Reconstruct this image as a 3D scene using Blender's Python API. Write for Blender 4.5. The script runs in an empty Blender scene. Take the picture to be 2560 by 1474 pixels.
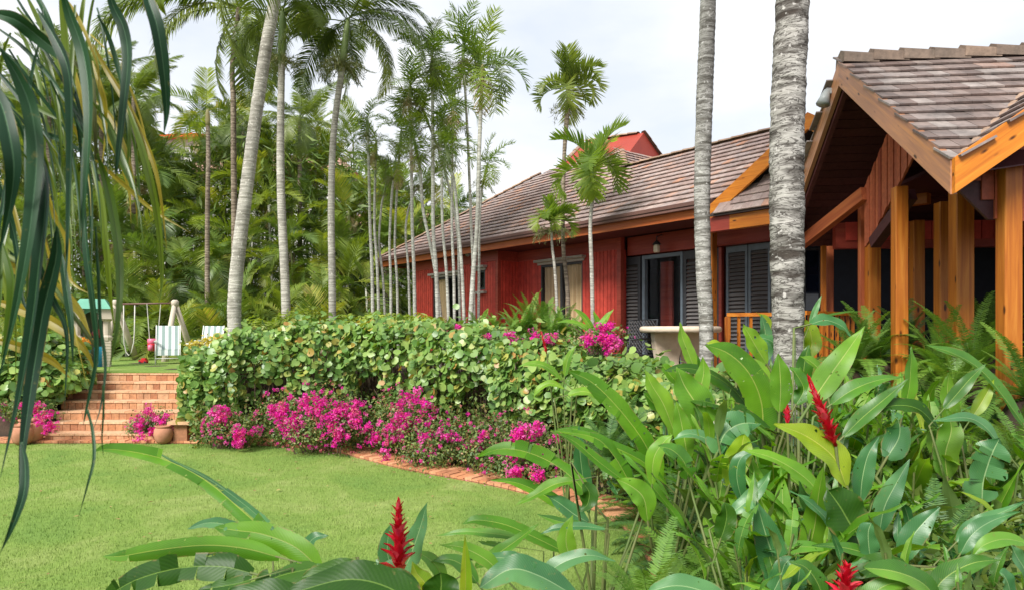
import bpy, math, random
import numpy as np
from mathutils import Vector, Matrix, Quaternion
R = math.radians
random.seed(7)
rnd = random.random
def U(a, b): return a + (b - a) * random.random()
scene = bpy.context.scene
COL = scene.collection

# ------------------------------------------------------------------ camera, sky, sun, exposure
EYE = 1.74
cam_d = bpy.data.cameras.new("camera")
cam = bpy.data.objects.new("camera", cam_d)
COL.objects.link(cam)
cam.location = (0, 0, EYE)
cam.rotation_euler = (R(90), 0, 0)
cam_d.sensor_width = 36
cam_d.lens = 23.9
cam_d.shift_y = 88 / 2560
cam_d.clip_start = 0.05
cam_d.clip_end = 2000
cam_d.dof.use_dof = True
cam_d.dof.focus_distance = 8.0
cam_d.dof.aperture_fstop = 9.0
scene.camera = cam

world = bpy.data.worlds.new("World")
scene.world = world
world.use_nodes = True
wn, wl = world.node_tree.nodes, world.node_tree.links
wn.clear()
w_out = wn.new("ShaderNodeOutputWorld")
w_bg = wn.new("ShaderNodeBackground")
w_bg.inputs["Strength"].default_value = 0.13
w_sky = wn.new("ShaderNodeTexSky")
w_sky.sky_type = 'NISHITA'
w_sky.sun_disc = False
SUN_EL, SUN_AZ = 44, 212          # azimuth: degrees clockwise from +Y
w_sky.sun_elevation = R(SUN_EL)
w_sky.sun_rotation = R(SUN_AZ)
w_tc = wn.new("ShaderNodeTexCoord")
w_map = wn.new("ShaderNodeMapping")
w_map.inputs["Scale"].default_value = (1.3, 1.3, 3.2)
w_ns = wn.new("ShaderNodeTexNoise")
w_ns.inputs["Scale"].default_value = 1.6
w_ns.inputs["Detail"].default_value = 7
w_ns.inputs["Roughness"].default_value = 0.5
w_r = wn.new("ShaderNodeValToRGB")
w_r.color_ramp.elements[0].position = 0.30
w_r.color_ramp.elements[0].color = (0.72, 0.72, 0.72, 1)
w_r.color_ramp.elements[1].position = 0.52
w_r.color_ramp.elements[1].color = (1, 1, 1, 1)
w_ns2 = wn.new("ShaderNodeTexNoise")
w_ns2.inputs["Scale"].default_value = 2.3
w_ns2.inputs["Detail"].default_value = 6
w_r2 = wn.new("ShaderNodeValToRGB")
w_r2.color_ramp.elements[0].position = 0.35
w_r2.color_ramp.elements[0].color = (4.4, 4.7, 5.15, 1)
w_r2.color_ramp.elements[1].position = 0.62
w_r2.color_ramp.elements[1].color = (5.55, 5.62, 5.75, 1)
w_mix = wn.new("ShaderNodeMix")
w_mix.data_type = 'RGBA'
wl.new(w_tc.outputs["Generated"], w_map.inputs["Vector"])
wl.new(w_map.outputs["Vector"], w_ns.inputs["Vector"])
wl.new(w_map.outputs["Vector"], w_ns2.inputs["Vector"])
wl.new(w_ns.outputs["Fac"], w_r.inputs["Fac"])
wl.new(w_ns2.outputs["Fac"], w_r2.inputs["Fac"])
wl.new(w_r.outputs["Color"], w_mix.inputs[0])
wl.new(w_sky.outputs["Color"], w_mix.inputs[6])
wl.new(w_r2.outputs["Color"], w_mix.inputs[7])
wl.new(w_mix.outputs[2], w_bg.inputs["Color"])
wl.new(w_bg.outputs["Background"], w_out.inputs["Surface"])

sun_d = bpy.data.lights.new("sun", 'SUN')
sun_d.energy = 3.6
sun_d.angle = R(22)
sun_d.color = (1.0, 0.96, 0.90)
sun = bpy.data.objects.new("sun", sun_d)
COL.objects.link(sun)
_az = R(SUN_AZ)
sd = Vector((math.sin(_az) * math.cos(R(SUN_EL)), math.cos(_az) * math.cos(R(SUN_EL)), math.sin(R(SUN_EL))))
sun.rotation_euler = sd.to_track_quat('Z', 'Y').to_euler()

scene.view_settings.view_transform = 'Standard'
scene.view_settings.look = 'None'
scene.view_settings.exposure = 0.64
scene.view_settings.gamma = 1
scene.view_settings.use_curve_mapping = False

# ------------------------------------------------------------------ pixel helper (photo shown 2529 px wide)
FD, CXD, HZD = 1679.4, 1264.5, 815.0
def W(px, py, Y):
    return Vector(((px - CXD) * Y / FD, Y, EYE + (HZD - py) * Y / FD))
def XofPx(px, Y): return (px - CXD) * Y / FD

# ------------------------------------------------------------------ objects
def link(name, data, parent=None):
    o = bpy.data.objects.new(name, data)
    COL.objects.link(o)
    if parent is not None: o.parent = parent
    return o
def tag(o, label=None, cat=None, group=None, kind=None):
    if label: o["label"] = label
    if cat: o["category"] = cat
    if group: o["group"] = group
    if kind: o["kind"] = kind
    return o
def thing(name, loc, label, cat, group=None, rz=0.0):
    o = link(name, None)
    o.empty_display_size = 0.1
    o.location = loc
    o.rotation_euler = (0, 0, rz)
    return tag(o, label, cat, group)
def part(name, me, parent, loc=(0, 0, 0), rot=None, scale=None):
    o = link(name, me, parent)
    o.location = loc
    if rot is not None:
        if isinstance(rot, Matrix): o.rotation_euler = rot.to_euler()
        else: o.rotation_euler = rot
    if scale is not None:
        o.scale = (scale,) * 3 if isinstance(scale, (int, float)) else scale
    return o

class MB:
    def __init__(s):
        s.v, s.f, s.uv = [], [], None
    def add(s, vs, fs):
        n = len(s.v)
        s.v += [tuple(p) for p in vs]
        s.f += [tuple(i + n for i in q) for q in fs]
        return s
    def box(s, x0, x1, y0, y1, z0, z1):
        return s.add([(x0,y0,z0),(x1,y0,z0),(x1,y1,z0),(x0,y1,z0),(x0,y0,z1),(x1,y0,z1),(x1,y1,z1),(x0,y1,z1)],
                     [(3,2,1,0),(4,5,6,7),(0,1,5,4),(1,2,6,5),(2,3,7,6),(3,0,4,7)])
    def obox(s, c, ax, ay, az):
        """oriented box: centre and three half-axis vectors"""
        c, ax, ay, az = Vector(c), Vector(ax), Vector(ay), Vector(az)
        P = [c + ax*i + ay*j + az*k for k in (-1,1) for (i,j) in ((-1,-1),(1,-1),(1,1),(-1,1))]
        return s.add(P, [(3,2,1,0),(4,5,6,7),(0,1,5,4),(1,2,6,5),(2,3,7,6),(3,0,4,7)])
    def beam(s, a, b, w, h, up=(0,0,1)):
        """box from a to b, w wide sideways, h tall"""
        a, b, up = Vector(a), Vector(b), Vector(up)
        d = b - a
        t = d.normalized()
        side = t.cross(up).normalized()
        u2 = side.cross(t).normalized()
        return s.obox((a+b)/2, d/2, side*(w/2), u2*(h/2))
    def tube(s, pts, rad, seg=8, cap=True):
        pts = [Vector(p) for p in pts]
        n = len(pts)
        if isinstance(rad, (int, float)): rad = [rad]*n
        base = len(s.v)
        t0 = (pts[1]-pts[0]).normalized()
        ref = Vector((1,0,0)) if abs(t0.x) < 0.9 else Vector((0,1,0))
        for i, p in enumerate(pts):
            t = (pts[min(i+1,n-1)] - pts[max(i-1,0)]).normalized()
            a = t.cross(ref)
            if a.length < 1e-5: a = t.cross(Vector((0,1,0.1)))
            a.normalize(); b = t.cross(a); ref = b.cross(t) if False else ref
            for k in range(seg):
                an = 2*math.pi*k/seg
                q = p + (a*math.cos(an) + b*math.sin(an))*rad[i]
                s.v.append(tuple(q))
        for i in range(n-1):
            for k in range(seg):
                k2 = (k+1) % seg
                s.f.append((base+i*seg+k, base+i*seg+k2, base+(i+1)*seg+k2, base+(i+1)*seg+k))
        if cap:
            s.f.append(tuple(base+k for k in range(seg))[::-1])
            s.f.append(tuple(base+(n-1)*seg+k for k in range(seg)))
        return s
    def lathe(s, prof, c=(0,0,0), seg=20):
        base = len(s.v)
        for (r, z) in prof:
            for k in range(seg):
                an = 2*math.pi*k/seg
                s.v.append((c[0]+r*math.cos(an), c[1]+r*math.sin(an), c[2]+z))
        for i in range(len(prof)-1):
            for k in range(seg):
                k2 = (k+1) % seg
                s.f.append((base+i*seg+k, base+i*seg+k2, base+(i+1)*seg+k2, base+(i+1)*seg+k))
        s.f.append(tuple(base+k for k in range(seg))[::-1])
        s.f.append(tuple(base+(len(prof)-1)*seg+k for k in range(seg)))
        return s
    def poly_slab(s, pts, off):
        """thick sheet: polygon pts (3D, planar) extruded by vector off"""
        off = Vector(off); pts = [Vector(p) for p in pts]; n = len(pts)
        base = len(s.v)
        s.v += [tuple(p) for p in pts] + [tuple(p+off) for p in pts]
        s.f.append(tuple(base+i for i in range(n))[::-1])
        s.f.append(tuple(base+n+i for i in range(n)))
        for i in range(n):
            j = (i+1) % n
            s.f.append((base+i, base+j, base+n+j, base+n+i))
        return s
    def mesh(s, name, mat, smooth=False, bevel=0, origin=None):
        me = bpy.data.meshes.new(name)
        v = s.v
        if origin is not None:
            o = Vector(origin)
            v = [(p[0]-o.x, p[1]-o.y, p[2]-o.z) for p in v]
        me.from_pydata(v, [], s.f)
        if s.uv is not None:
            ul = me.uv_layers.new(name="UVMap")
            idx = np.zeros(len(me.loops), dtype=np.int32)
            me.loops.foreach_get("vertex_index", idx)
            ul.data.foreach_set("uv", np.array(s.uv, dtype=np.float32)[idx].ravel())
        if smooth: me.polygons.foreach_set("use_smooth", [True]*len(me.polygons))
        if mat: me.materials.append(mat)
        me.update()
        return me
def bevelled(o, w=0.006, seg=1):
    m = o.modifiers.new("bevel", 'BEVEL'); m.width = w; m.segments = seg; m.limit_method = 'ANGLE'
    return o
def wpart(name, mb, mat, parent, smooth=False):
    """mesh given in world space, parented to an unrotated thing"""
    return part(name, mb.mesh(name, mat, smooth, origin=parent.location if parent else None), parent)

def basis(fwd, up):
    x = Vector(fwd).normalized()
    y = Vector(up).cross(x)
    if y.length < 1e-4: y = Vector((0,1,0.01)).cross(x)
    y.normalize(); z = x.cross(y)
    m = Matrix((x, y, z)).transposed()
    return m
def np_cloud(name, variants, mats44, mat, parent=None, smooth=False):
    """join many transformed copies of small meshes into one mesh. variants: list of (verts Nx3, faces list, uv or None)"""
    V, F, UVs = [], [], []
    off = 0
    by = {}
    for vi, M in mats44: by.setdefault(vi, []).append(M)
    sizes, loops = [], []
    for vi, Ms in by.items():
        vv, ff, uu = variants[vi]
        vv = np.asarray(vv, dtype=np.float64)
        A = np.array([[list(r) for r in M] for M in Ms])           # k,4,4
        P = np.einsum('kij,nj->kni', A[:, :3, :3], vv) + A[:, None, :3, 3]
        k, n = P.shape[0], P.shape[1]
        V.append(P.reshape(-1, 3))
        fl = np.concatenate([np.array(f) for f in ff])
        fs = np.array([len(f) for f in ff])
        offs = off + np.arange(k)[:, None]*n
        loops.append((fl[None, :] + offs).ravel())
        sizes.append(np.tile(fs, k))
        if uu is not None: UVs.append(np.tile(np.asarray(uu), (k, 1)))
        off += k*n
    V = np.concatenate(V); loops = np.concatenate(loops); sizes = np.concatenate(sizes)
    me = bpy.data.meshes.new(name)
    me.vertices.add(len(V)); me.vertices.foreach_set("co", V.astype(np.float32).ravel())
    me.loops.add(len(loops)); me.loops.foreach_set("vertex_index", loops.astype(np.int32))
    me.polygons.add(len(sizes))
    st = np.concatenate([[0], np.cumsum(sizes)[:-1]]).astype(np.int32)
    me.polygons.foreach_set("loop_start", st)
    me.polygons.foreach_set("loop_total", sizes.astype(np.int32))
    if UVs:
        UV = np.concatenate(UVs).astype(np.float32)
        ul = me.uv_layers.new(name="UVMap"); ul.data.foreach_set("uv", UV[loops].ravel())
    if smooth: me.polygons.foreach_set("use_smooth", [True]*len(sizes))
    me.update(calc_edges=True)
    me.validate()
    me.materials.append(mat)
    return me
def arr(mb): return (np.array(mb.v), mb.f, mb.uv)
def M4(loc, rot3, sc=1.0):
    m = rot3.to_4x4() if isinstance(rot3, Matrix) else Matrix.Identity(4)
    m = m @ Matrix.Scale(sc, 4)
    m.translation = Vector(loc)
    return m
def rand_rot():
    return Quaternion((random.gauss(0,1), random.gauss(0,1), random.gauss(0,1), random.gauss(0,1))).normalized().to_matrix()

# ------------------------------------------------------------------ materials
def newmat(name):
    m = bpy.data.materials.new(name); m.use_nodes = True
    nt = m.node_tree
    for n in list(nt.nodes): nt.nodes.remove(n)
    out = nt.nodes.new("ShaderNodeOutputMaterial")
    bs = nt.nodes.new("ShaderNodeBsdfPrincipled")
    nt.links.new(bs.outputs[0], out.inputs[0])
    return m, nt, bs, out
def N(nt, t, **kw):
    n = nt.nodes.new(t)
    for k, v in kw.items():
        if hasattr(n, k): setattr(n, k, v)
        else: n.inputs[k.replace("_", " ")].default_value = v
    return n
def c4(c): return (c[0], c[1], c[2], 1)
def ramp(nt, stops):
    r = nt.nodes.new("ShaderNodeValToRGB")
    el = r.color_ramp.elements
    while len(el) < len(stops): el.new(0.5)
    for e, (p, c) in zip(el, stops):
        e.position = p; e.color = c4(c) if len(c) == 3 else c
    return r
def rand_node(nt):
    oi = nt.nodes.new("ShaderNodeObjectInfo"); ge = nt.nodes.new("ShaderNodeNewGeometry")
    a = N(nt, "ShaderNodeMath", operation='ADD'); f = N(nt, "ShaderNodeMath", operation='FRACT')
    nt.links.new(oi.outputs["Random"], a.inputs[0]); nt.links.new(ge.outputs["Random Per Island"], a.inputs[1])
    nt.links.new(a.outputs[0], f.inputs[0])
    return f.outputs[0]
def rand_mix(nt, isl):
    oi = nt.nodes.new("ShaderNodeObjectInfo"); ge = nt.nodes.new("ShaderNodeNewGeometry")
    m = nt.nodes.new("ShaderNodeMix"); m.data_type = 'FLOAT'; m.inputs[0].default_value = isl
    nt.links.new(oi.outputs["Random"], m.inputs[2]); nt.links.new(ge.outputs["Random Per Island"], m.inputs[3])
    return m.outputs[0]
def mixc(nt, fac, a, b, mode='MIX'):
    m = nt.nodes.new("ShaderNodeMix"); m.data_type = 'RGBA'; m.blend_type = mode
    for sock, v in ((m.inputs[0], fac), (m.inputs[6], a), (m.inputs[7], b)):
        if isinstance(v, (int, float)): sock.default_value = v
        elif isinstance(v, tuple): sock.default_value = c4(v)
        else: nt.links.new(v, sock)
    return m.outputs[2]
def vec(nt, kind="Object", scale=(1,1,1), rot=(0,0,0)):
    tc = nt.nodes.new("ShaderNodeTexCoord"); mp = nt.nodes.new("ShaderNodeMapping")
    mp.inputs["Scale"].default_value = scale; mp.inputs["Rotation"].default_value = rot
    nt.links.new(tc.outputs[kind], mp.inputs["Vector"])
    return mp.outputs["Vector"]
def noise(nt, v, scale, detail=5, rough=0.55, dist=0.0):
    n = N(nt, "ShaderNodeTexNoise", Scale=scale, Detail=detail, Roughness=rough, Distortion=dist)
    if v is not None: nt.links.new(v, n.inputs["Vector"])
    return n.outputs["Fac"]
def bump(nt, bs, h, strength=0.3, dist=0.01):
    b = N(nt, "ShaderNodeBump", Strength=strength, Distance=dist)
    nt.links.new(h, b.inputs["Height"]); nt.links.new(b.outputs[0], bs.inputs["Normal"])
    return b
def mat_plain(name, c1, c2=None, rough=0.7, scale=8.0, bmp=0.2, bscale=60.0, stretch=(1,1,1), bdist=0.004, rnd_amt=0.0, metal=0.0, spec=0.4):
    m, nt, bs, out = newmat(name)
    c2 = c2 or tuple(x*0.8 for x in c1)
    v = vec(nt, "Object", stretch)
    f = noise(nt, v, scale, 6)
    r = ramp(nt, [(0.35, c1), (0.65, c2)]); nt.links.new(f, r.inputs[0])
    col = r.outputs[0]
    if rnd_amt:
        rn = rand_node(nt)
        rr = ramp(nt, [(0, (1-rnd_amt,)*3), (1, (1+rnd_amt*0.6,)*3)]); nt.links.new(rn, rr.inputs[0])
        col = mixc(nt, 1.0, col, rr.outputs[0], 'MULTIPLY')
    nt.links.new(col, bs.inputs["Base Color"])
    bs.inputs["Roughness"].default_value = rough
    bs.inputs["Metallic"].default_value = metal
    bs.inputs["Specular IOR Level"].default_value = spec
    if bmp: bump(nt, bs, noise(nt, v, bscale, 4), bmp, bdist)
    return m
def mat_leaf(name, stops, rough=0.42, trans=0.3, tcol=None, veins=False, spec=0.5, vein_col=(0.35,0.5,0.12), vein_gap=0.010, patch=True, rib=0.022, back=None, isl=None, vein_amt=0.17):
    """stops: colour ramp over a random number per leaf"""
    m, nt, bs, out = newmat(name)
    rn = rand_node(nt) if isl is None else rand_mix(nt, isl)
    r = ramp(nt, stops); nt.links.new(rn, r.inputs[0])
    col = r.outputs[0]
    if patch:
        g = nt.nodes.new("ShaderNodeNewGeometry")
        f = noise(nt, g.outputs["Position"], 1.7, 3)
        rr = ramp(nt, [(0.3, (0.72,0.76,0.8)), (0.7, (1.22,1.18,1.0))]); nt.links.new(f, rr.inputs[0])
        col = mixc(nt, 1.0, col, rr.outputs[0], 'MULTIPLY')
    if veins:
        uv = nt.nodes.new("ShaderNodeUVMap"); sp = nt.nodes.new("ShaderNodeSeparateXYZ")
        nt.links.new(uv.outputs[0], sp.inputs[0])
        a = N(nt, "ShaderNodeMath", operation='SUBTRACT'); nt.links.new(sp.outputs[0], a.inputs[0]); a.inputs[1].default_value = 0.5
        b = N(nt, "ShaderNodeMath", operation='ABSOLUTE'); nt.links.new(a.outputs[0], b.inputs[0])
        # lateral veins
        c = N(nt, "ShaderNodeMath", operation='MULTIPLY'); nt.links.new(b.outputs[0], c.inputs[0]); c.inputs[1].default_value = -0.11
        d = N(nt, "ShaderNodeMath", operation='ADD'); nt.links.new(c.outputs[0], d.inputs[0]); nt.links.new(sp.outputs[1], d.inputs[1])
        e = N(nt, "ShaderNodeMath", operation='MULTIPLY'); nt.links.new(d.outputs[0], e.inputs[0]); e.inputs[1].default_value = 6.2832/vein_gap
        s = N(nt, "ShaderNodeMath", operation='SINE'); nt.links.new(e.outputs[0], s.inputs[0])
        nz = noise(nt, None, 14, 2)
        mr = N(nt, "ShaderNodeMapRange"); nt.links.new(s.outputs[0], mr.inputs[0]); mr.inputs[1].default_value = -1
        mr.inputs[3].default_value = 0.0; mr.inputs[4].default_value = vein_amt
        col = mixc(nt, mr.outputs[0], col, tuple(x*1.5 for x in stops[-1][1]))
        lt = N(nt, "ShaderNodeMapRange"); nt.links.new(b.outputs[0], lt.inputs[0])
        lt.inputs[1].default_value = rib*0.5; lt.inputs[2].default_value = rib; lt.inputs[3].default_value = 0.85; lt.inputs[4].default_value = 0
        col = mixc(nt, lt.outputs[0], col, vein_col)
        bump(nt, bs, s.outputs[0], 0.12, 0.0007)
        # blemishes
        g2 = nt.nodes.new("ShaderNodeNewGeometry")
        f2 = noise(nt, g2.outputs["Position"], 42, 3, 0.6)
        r2 = ramp(nt, [(0.66, (0,0,0)), (0.74, (1,1,1))]); nt.links.new(f2, r2.inputs[0])
        k = N(nt, "ShaderNodeMath", operation='MULTIPLY'); nt.links.new(r2.outputs[0], k.inputs[0]); k.inputs[1].default_value = 0.45
        col = mixc(nt, k.outputs[0], col, (0.20, 0.17, 0.05))
        # browned, uneven margin
        f5 = noise(nt, g2.outputs["Position"], 16, 3, 0.6)
        ed = N(nt, "ShaderNodeMapRange"); nt.links.new(b.outputs[0], ed.inputs[0]); ed.inputs[1].default_value = 0.43; ed.inputs[2].default_value = 0.5
        pr_ = ramp(nt, [(0.52,(0,0,0)),(0.62,(0.8,)*3)]); nt.links.new(f5, pr_.inputs[0])
        mm = N(nt, "ShaderNodeMath", operation='MULTIPLY'); nt.links.new(ed.outputs[0], mm.inputs[0]); nt.links.new(pr_.outputs[0], mm.inputs[1])
        col = mixc(nt, mm.outputs[0], col, (0.24, 0.16, 0.06))
        # broad tonal drift along the blade
        f6 = noise(nt, g2.outputs["Position"], 7, 2, 0.5)
        r6 = ramp(nt, [(0.3,(0.78,0.82,0.8)),(0.7,(1.2,1.14,1.05))]); nt.links.new(f6, r6.inputs[0])
        col = mixc(nt, 1.0, col, r6.outputs[0], 'MULTIPLY')
    if back:
        g3 = nt.nodes.new("ShaderNodeNewGeometry")
        col = mixc(nt, g3.outputs["Backfacing"], col, back)
    nt.links.new(col, bs.inputs["Base Color"])
    bs.inputs["Roughness"].default_value = rough
    bs.inputs["Specular IOR Level"].default_value = spec
    if trans:
        t = nt.nodes.new("ShaderNodeBsdfTranslucent")
        tc_ = mixc(nt, 1.0, col, tcol or (1.5, 1.5, 0.5), 'MULTIPLY')
        nt.links.new(tc_, t.inputs["Color"])
        ms = nt.nodes.new("ShaderNodeMixShader"); ms.inputs[0].default_value = trans
        nt.links.new(bs.outputs[0], ms.inputs[1]); nt.links.new(t.outputs[0], ms.inputs[2])
        last = ms
        nt.links.new(ms.outputs[0], out.inputs[0])
        if veins and vein_amt > 0:
            gh = nt.nodes.new("ShaderNodeNewGeometry")
            fh = noise(nt, gh.outputs["Position"], 30, 2, 0.4)
            rh = ramp(nt, [(0.715,(0,0,0)),(0.725,(1,1,1))]); nt.links.new(fh, rh.inputs[0])
            tr_ = nt.nodes.new("ShaderNodeBsdfTransparent"); m2 = nt.nodes.new("ShaderNodeMixShader")
            nt.links.new(rh.outputs[0], m2.inputs[0]); nt.links.new(ms.outputs[0], m2.inputs[1]); nt.links.new(tr_.outputs[0], m2.inputs[2])
            nt.links.new(m2.outputs[0], out.inputs[0])
    return m
def mat_pine(name, c1, c2, c3, axis=2, rough=0.45, knots=True):
    """varnished timber: grain runs along local axis"""
    m, nt, bs, out = newmat(name)
    st = [14.0, 14.0, 14.0]; st[axis] = 0.7
    v = vec(nt, "Object", tuple(st))
    f = noise(nt, v, 1.6, 6, 0.6, 0.6)
    r = ramp(nt, [(0.3, c1), (0.52, c2), (0.7, c3)]); nt.links.new(f, r.inputs[0])
    col = r.outputs[0]
    v2 = vec(nt, "Object", tuple([1.0 if i != axis else 0.25 for i in range(3)]))
    f2 = noise(nt, v2, 2.2, 3)
    rr = ramp(nt, [(0.3, (0.75,0.7,0.66)), (0.7, (1.12,1.1,1.05))]); nt.links.new(f2, rr.inputs[0])
    col = mixc(nt, 1.0, col, rr.outputs[0], 'MULTIPLY')
    if knots:
        v3 = vec(nt, "Object", tuple([10.0 if i != axis else 3.6 for i in range(3)]))
        vo = N(nt, "ShaderNodeTexVoronoi", Scale=1.0); nt.links.new(v3, vo.inputs["Vector"])
        r3 = ramp(nt, [(0.09, (1,1,1)), (0.17, (0,0,0))]); nt.links.new(vo.outputs["Distance"], r3.inputs[0])
        col = mixc(nt, r3.outputs[0], col, tuple(x*0.18 for x in c1))
    nt.links.new(col, bs.inputs["Base Color"])
    bs.inputs["Roughness"].default_value = rough
    bs.inputs["Specular IOR Level"].default_value = 0.35
    bump(nt, bs, f, 0.25, 0.004)
    return m
def mat_rand(name, stops, rough=0.8, bmp=0.4, bscale=30, spec=0.3, dirt=0.5, dcol=(0.05,0.045,0.04), dscale=5.0):
    """each piece takes its own colour; mottled with dirt"""
    m, nt, bs, out = newmat(name)
    rn = rand_node(nt)
    r = ramp(nt, stops); nt.links.new(rn, r.inputs[0])
    g = nt.nodes.new("ShaderNodeNewGeometry")
    f = noise(nt, g.outputs["Position"], dscale, 6, 0.65)
    rr = ramp(nt, [(0.42, (0,0,0)), (0.75, (dirt,)*3)]); nt.links.new(f, rr.inputs[0])
    col = mixc(nt, rr.outputs[0], r.outputs[0], dcol)
    f3 = noise(nt, g.outputs["Position"], dscale*5, 4, 0.6)
    r3 = ramp(nt, [(0.3, (0.8,)*3), (0.7, (1.2,)*3)]); nt.links.new(f3, r3.inputs[0])
    col = mixc(nt, 1.0, col, r3.outputs[0], 'MULTIPLY')
    nt.links.new(col, bs.inputs["Base Color"])
    bs.inputs["Roughness"].default_value = rough
    bs.inputs["Specular IOR Level"].default_value = spec
    bump(nt, bs, noise(nt, g.outputs["Position"], bscale, 4), bmp, 0.004)
    return m
def mat_bark(name, light, dark, rings=9.0, moss=None, crack=0.5):
    m, nt, bs, out = newmat(name)
    v = vec(nt, "Object", (1.2, 1.2, rings))
    f = noise(nt, v, 2.4, 8, 0.62, 0.5)
    r = ramp(nt, [(0.36, dark), (0.47, tuple((a+b)/2*0.9 for a, b in zip(light, dark))), (0.56, light), (0.8, tuple(min(1,x*1.25) for x in light))])
    nt.links.new(f, r.inputs[0])
    col = r.outputs[0]
    v2 = vec(nt, "Object", (1,1,0.5))
    f2 = noise(nt, v2, 3.0, 5, 0.6)
    rr = ramp(nt, [(0.32, (0.62,0.6,0.58)), (0.62, (1.15,1.15,1.13))]); nt.links.new(f2, rr.inputs[0])
    col = mixc(nt, 1.0, col, rr.outputs[0], 'MULTIPLY')
    if crack:
        vc = vec(nt, "Object", (1.6, 1.6, rings*1.1))
        fc = noise(nt, vc, 3.4, 6, 0.6, 1.6)
        rc_ = ramp(nt, [(0.0,(0,0,0)),(0.455,(0,0,0)),(0.492,(crack,)*3),(0.51,(crack,)*3),(0.54,(0,0,0)),(1,(0,0,0))]); nt.links.new(fc, rc_.inputs[0])
        col = mixc(nt, rc_.outputs[0], col, tuple(x*0.7 for x in dark))
    # lichen spots
    f3 = noise(nt, vec(nt, "Object"), 26, 3, 0.5)
    r3 = ramp(nt, [(0.62, (0,0,0)), (0.70, (0.75,)*3)]); nt.links.new(f3, r3.inputs[0])
    col = mixc(nt, r3.outputs[0], col, tuple(min(1, x*1.5) for x in light))
    if moss:
        f4 = noise(nt, vec(nt, "Object"), 2.0, 3)
        r4 = ramp(nt, [(0.5, (0,0,0)), (0.7, (0.6,)*3)]); nt.links.new(f4, r4.inputs[0])
        col = mixc(nt, r4.outputs[0], col, moss)
    nt.links.new(col, bs.inputs["Base Color"])
    bs.inputs["Roughness"].default_value = 0.92
    bs.inputs["Specular IOR Level"].default_value = 0.15
    bump(nt, bs, f, 0.9, 0.02)
    return m
# ------------------------------------------------------------------ lawn edge curve (plan), metres
EDGE = [(-14,10.45),(-9,10.45),(-5.0,10.42),(-3.55,10.2),(-2.6,9.75),(-2.05,9.2),(-1.33,8.47),(-0.3,7.65),(0.28,7.07),(0.75,6.6),(0.98,5.9),(1.02,5.2),(0.9,4.4),(0.75,3.4),(0.55,2.75),(-0.2,2.3),(-1.4,2.05),(-3,1.9),(-6,1.8),(-14,1.8)]
def dense(pts, step=0.05):
    P = [Vector((p[0], p[1])) for p in pts]; out = []
    for i in range(len(P)-1):
        p0 = P[max(i-1,0)]; p1 = P[i]; p2 = P[i+1]; p3 = P[min(i+2,len(P)-1)]
        n = max(1, int((p2-p1).length/step))
        for k in range(n):
            t = k/n
            out.append(0.5*((2*p1)+(-p0+p2)*t+(2*p0-5*p1+4*p2-p3)*t*t+(-p0+3*p1-3*p2+p3)*t**3))
    out.append(P[-1]); return out
EDG = dense(EDGE)
EDA = np.array([(p.x, p.y) for p in EDG])
def inside_lawn(x, y):
    c = False; n = len(EDA); X = EDA[:,0]; Y = EDA[:,1]
    j = n-1
    X2 = np.roll(X, 1); Y2 = np.roll(Y, 1)
    cond = ((Y > y) != (Y2 > y))
    with np.errstate(divide='ignore', invalid='ignore'):
        xi = (X2-X)*(y-Y)/(Y2-Y)+X
    return bool(np.count_nonzero(cond & (x < xi)) % 2)
def edge_dist(x, y):
    d = np.sqrt(((EDA-np.array([x,y]))**2).sum(1)).min()
    return -d if inside_lawn(x, y) else d
def smooth(t): t = max(0, min(1, t)); return t*t*(3-2*t)
TOP = 0.96
def gz(x, y):
    """height of the ground: lawn 0, bank up to the upper level, low round the camera"""
    d = edge_dist(x, y)
    if d <= 0.45: z = 0
    else:
        wd = 1.7 + 2.2*smooth((x-0.0)/2.0)
        z = TOP*smooth((d-0.45)/wd)
    z *= smooth((y-2.6)/2.6)
    return z
m_soil = mat_plain("soil", (0.075,0.045,0.028), (0.035,0.024,0.017), rough=0.95, scale=3.5, bmp=0.7, bscale=30, bdist=0.03)
def grid(name, xs, ys, mat, zf):
    vs, fs = [], []
    for y in ys:
        for x in xs: vs.append((x, y, zf(x, y)))
    nx = len(xs)
    for j in range(len(ys)-1):
        for i in range(nx-1):
            a = j*nx+i; fs.append((a, a+1, a+nx+1, a+nx))
    mb = MB().add(vs, fs)
    return mb.mesh(name, mat, True)
xs = [-400,-120,-60,-30,-18] + [-14+0.25*i for i in range(92)] + [9.5,12,18,30,60,120,400]
ys = [-30,-6,-2,0] + [0.5+0.25*i for i in range(62)] + [16.5,18,22,30,45,80,160,600]
g_cache = {}
def gz_far(x, y):
    if y > 16 or y < 0 or abs(x) > 16: return TOP if y > 13 else (0.0 if y < 10 else gz(max(-13.5, min(13,x)), max(0.5,y)))
    if -8.6 < x < -4.9 and y > 10.2 and y < 13: return min(gz(x, y), 0.0 if y < 10.7 else (y-10.7)*0.42)
    return gz(x, y) + (0.03*math.sin(x*3.1)*math.sin(y*2.7) if edge_dist(x,y) > 0.6 and y > 2.8 else -0.02)
o = link("ground", grid("ground", xs, ys, m_soil, gz_far)); tag(o, kind='structure')

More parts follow.
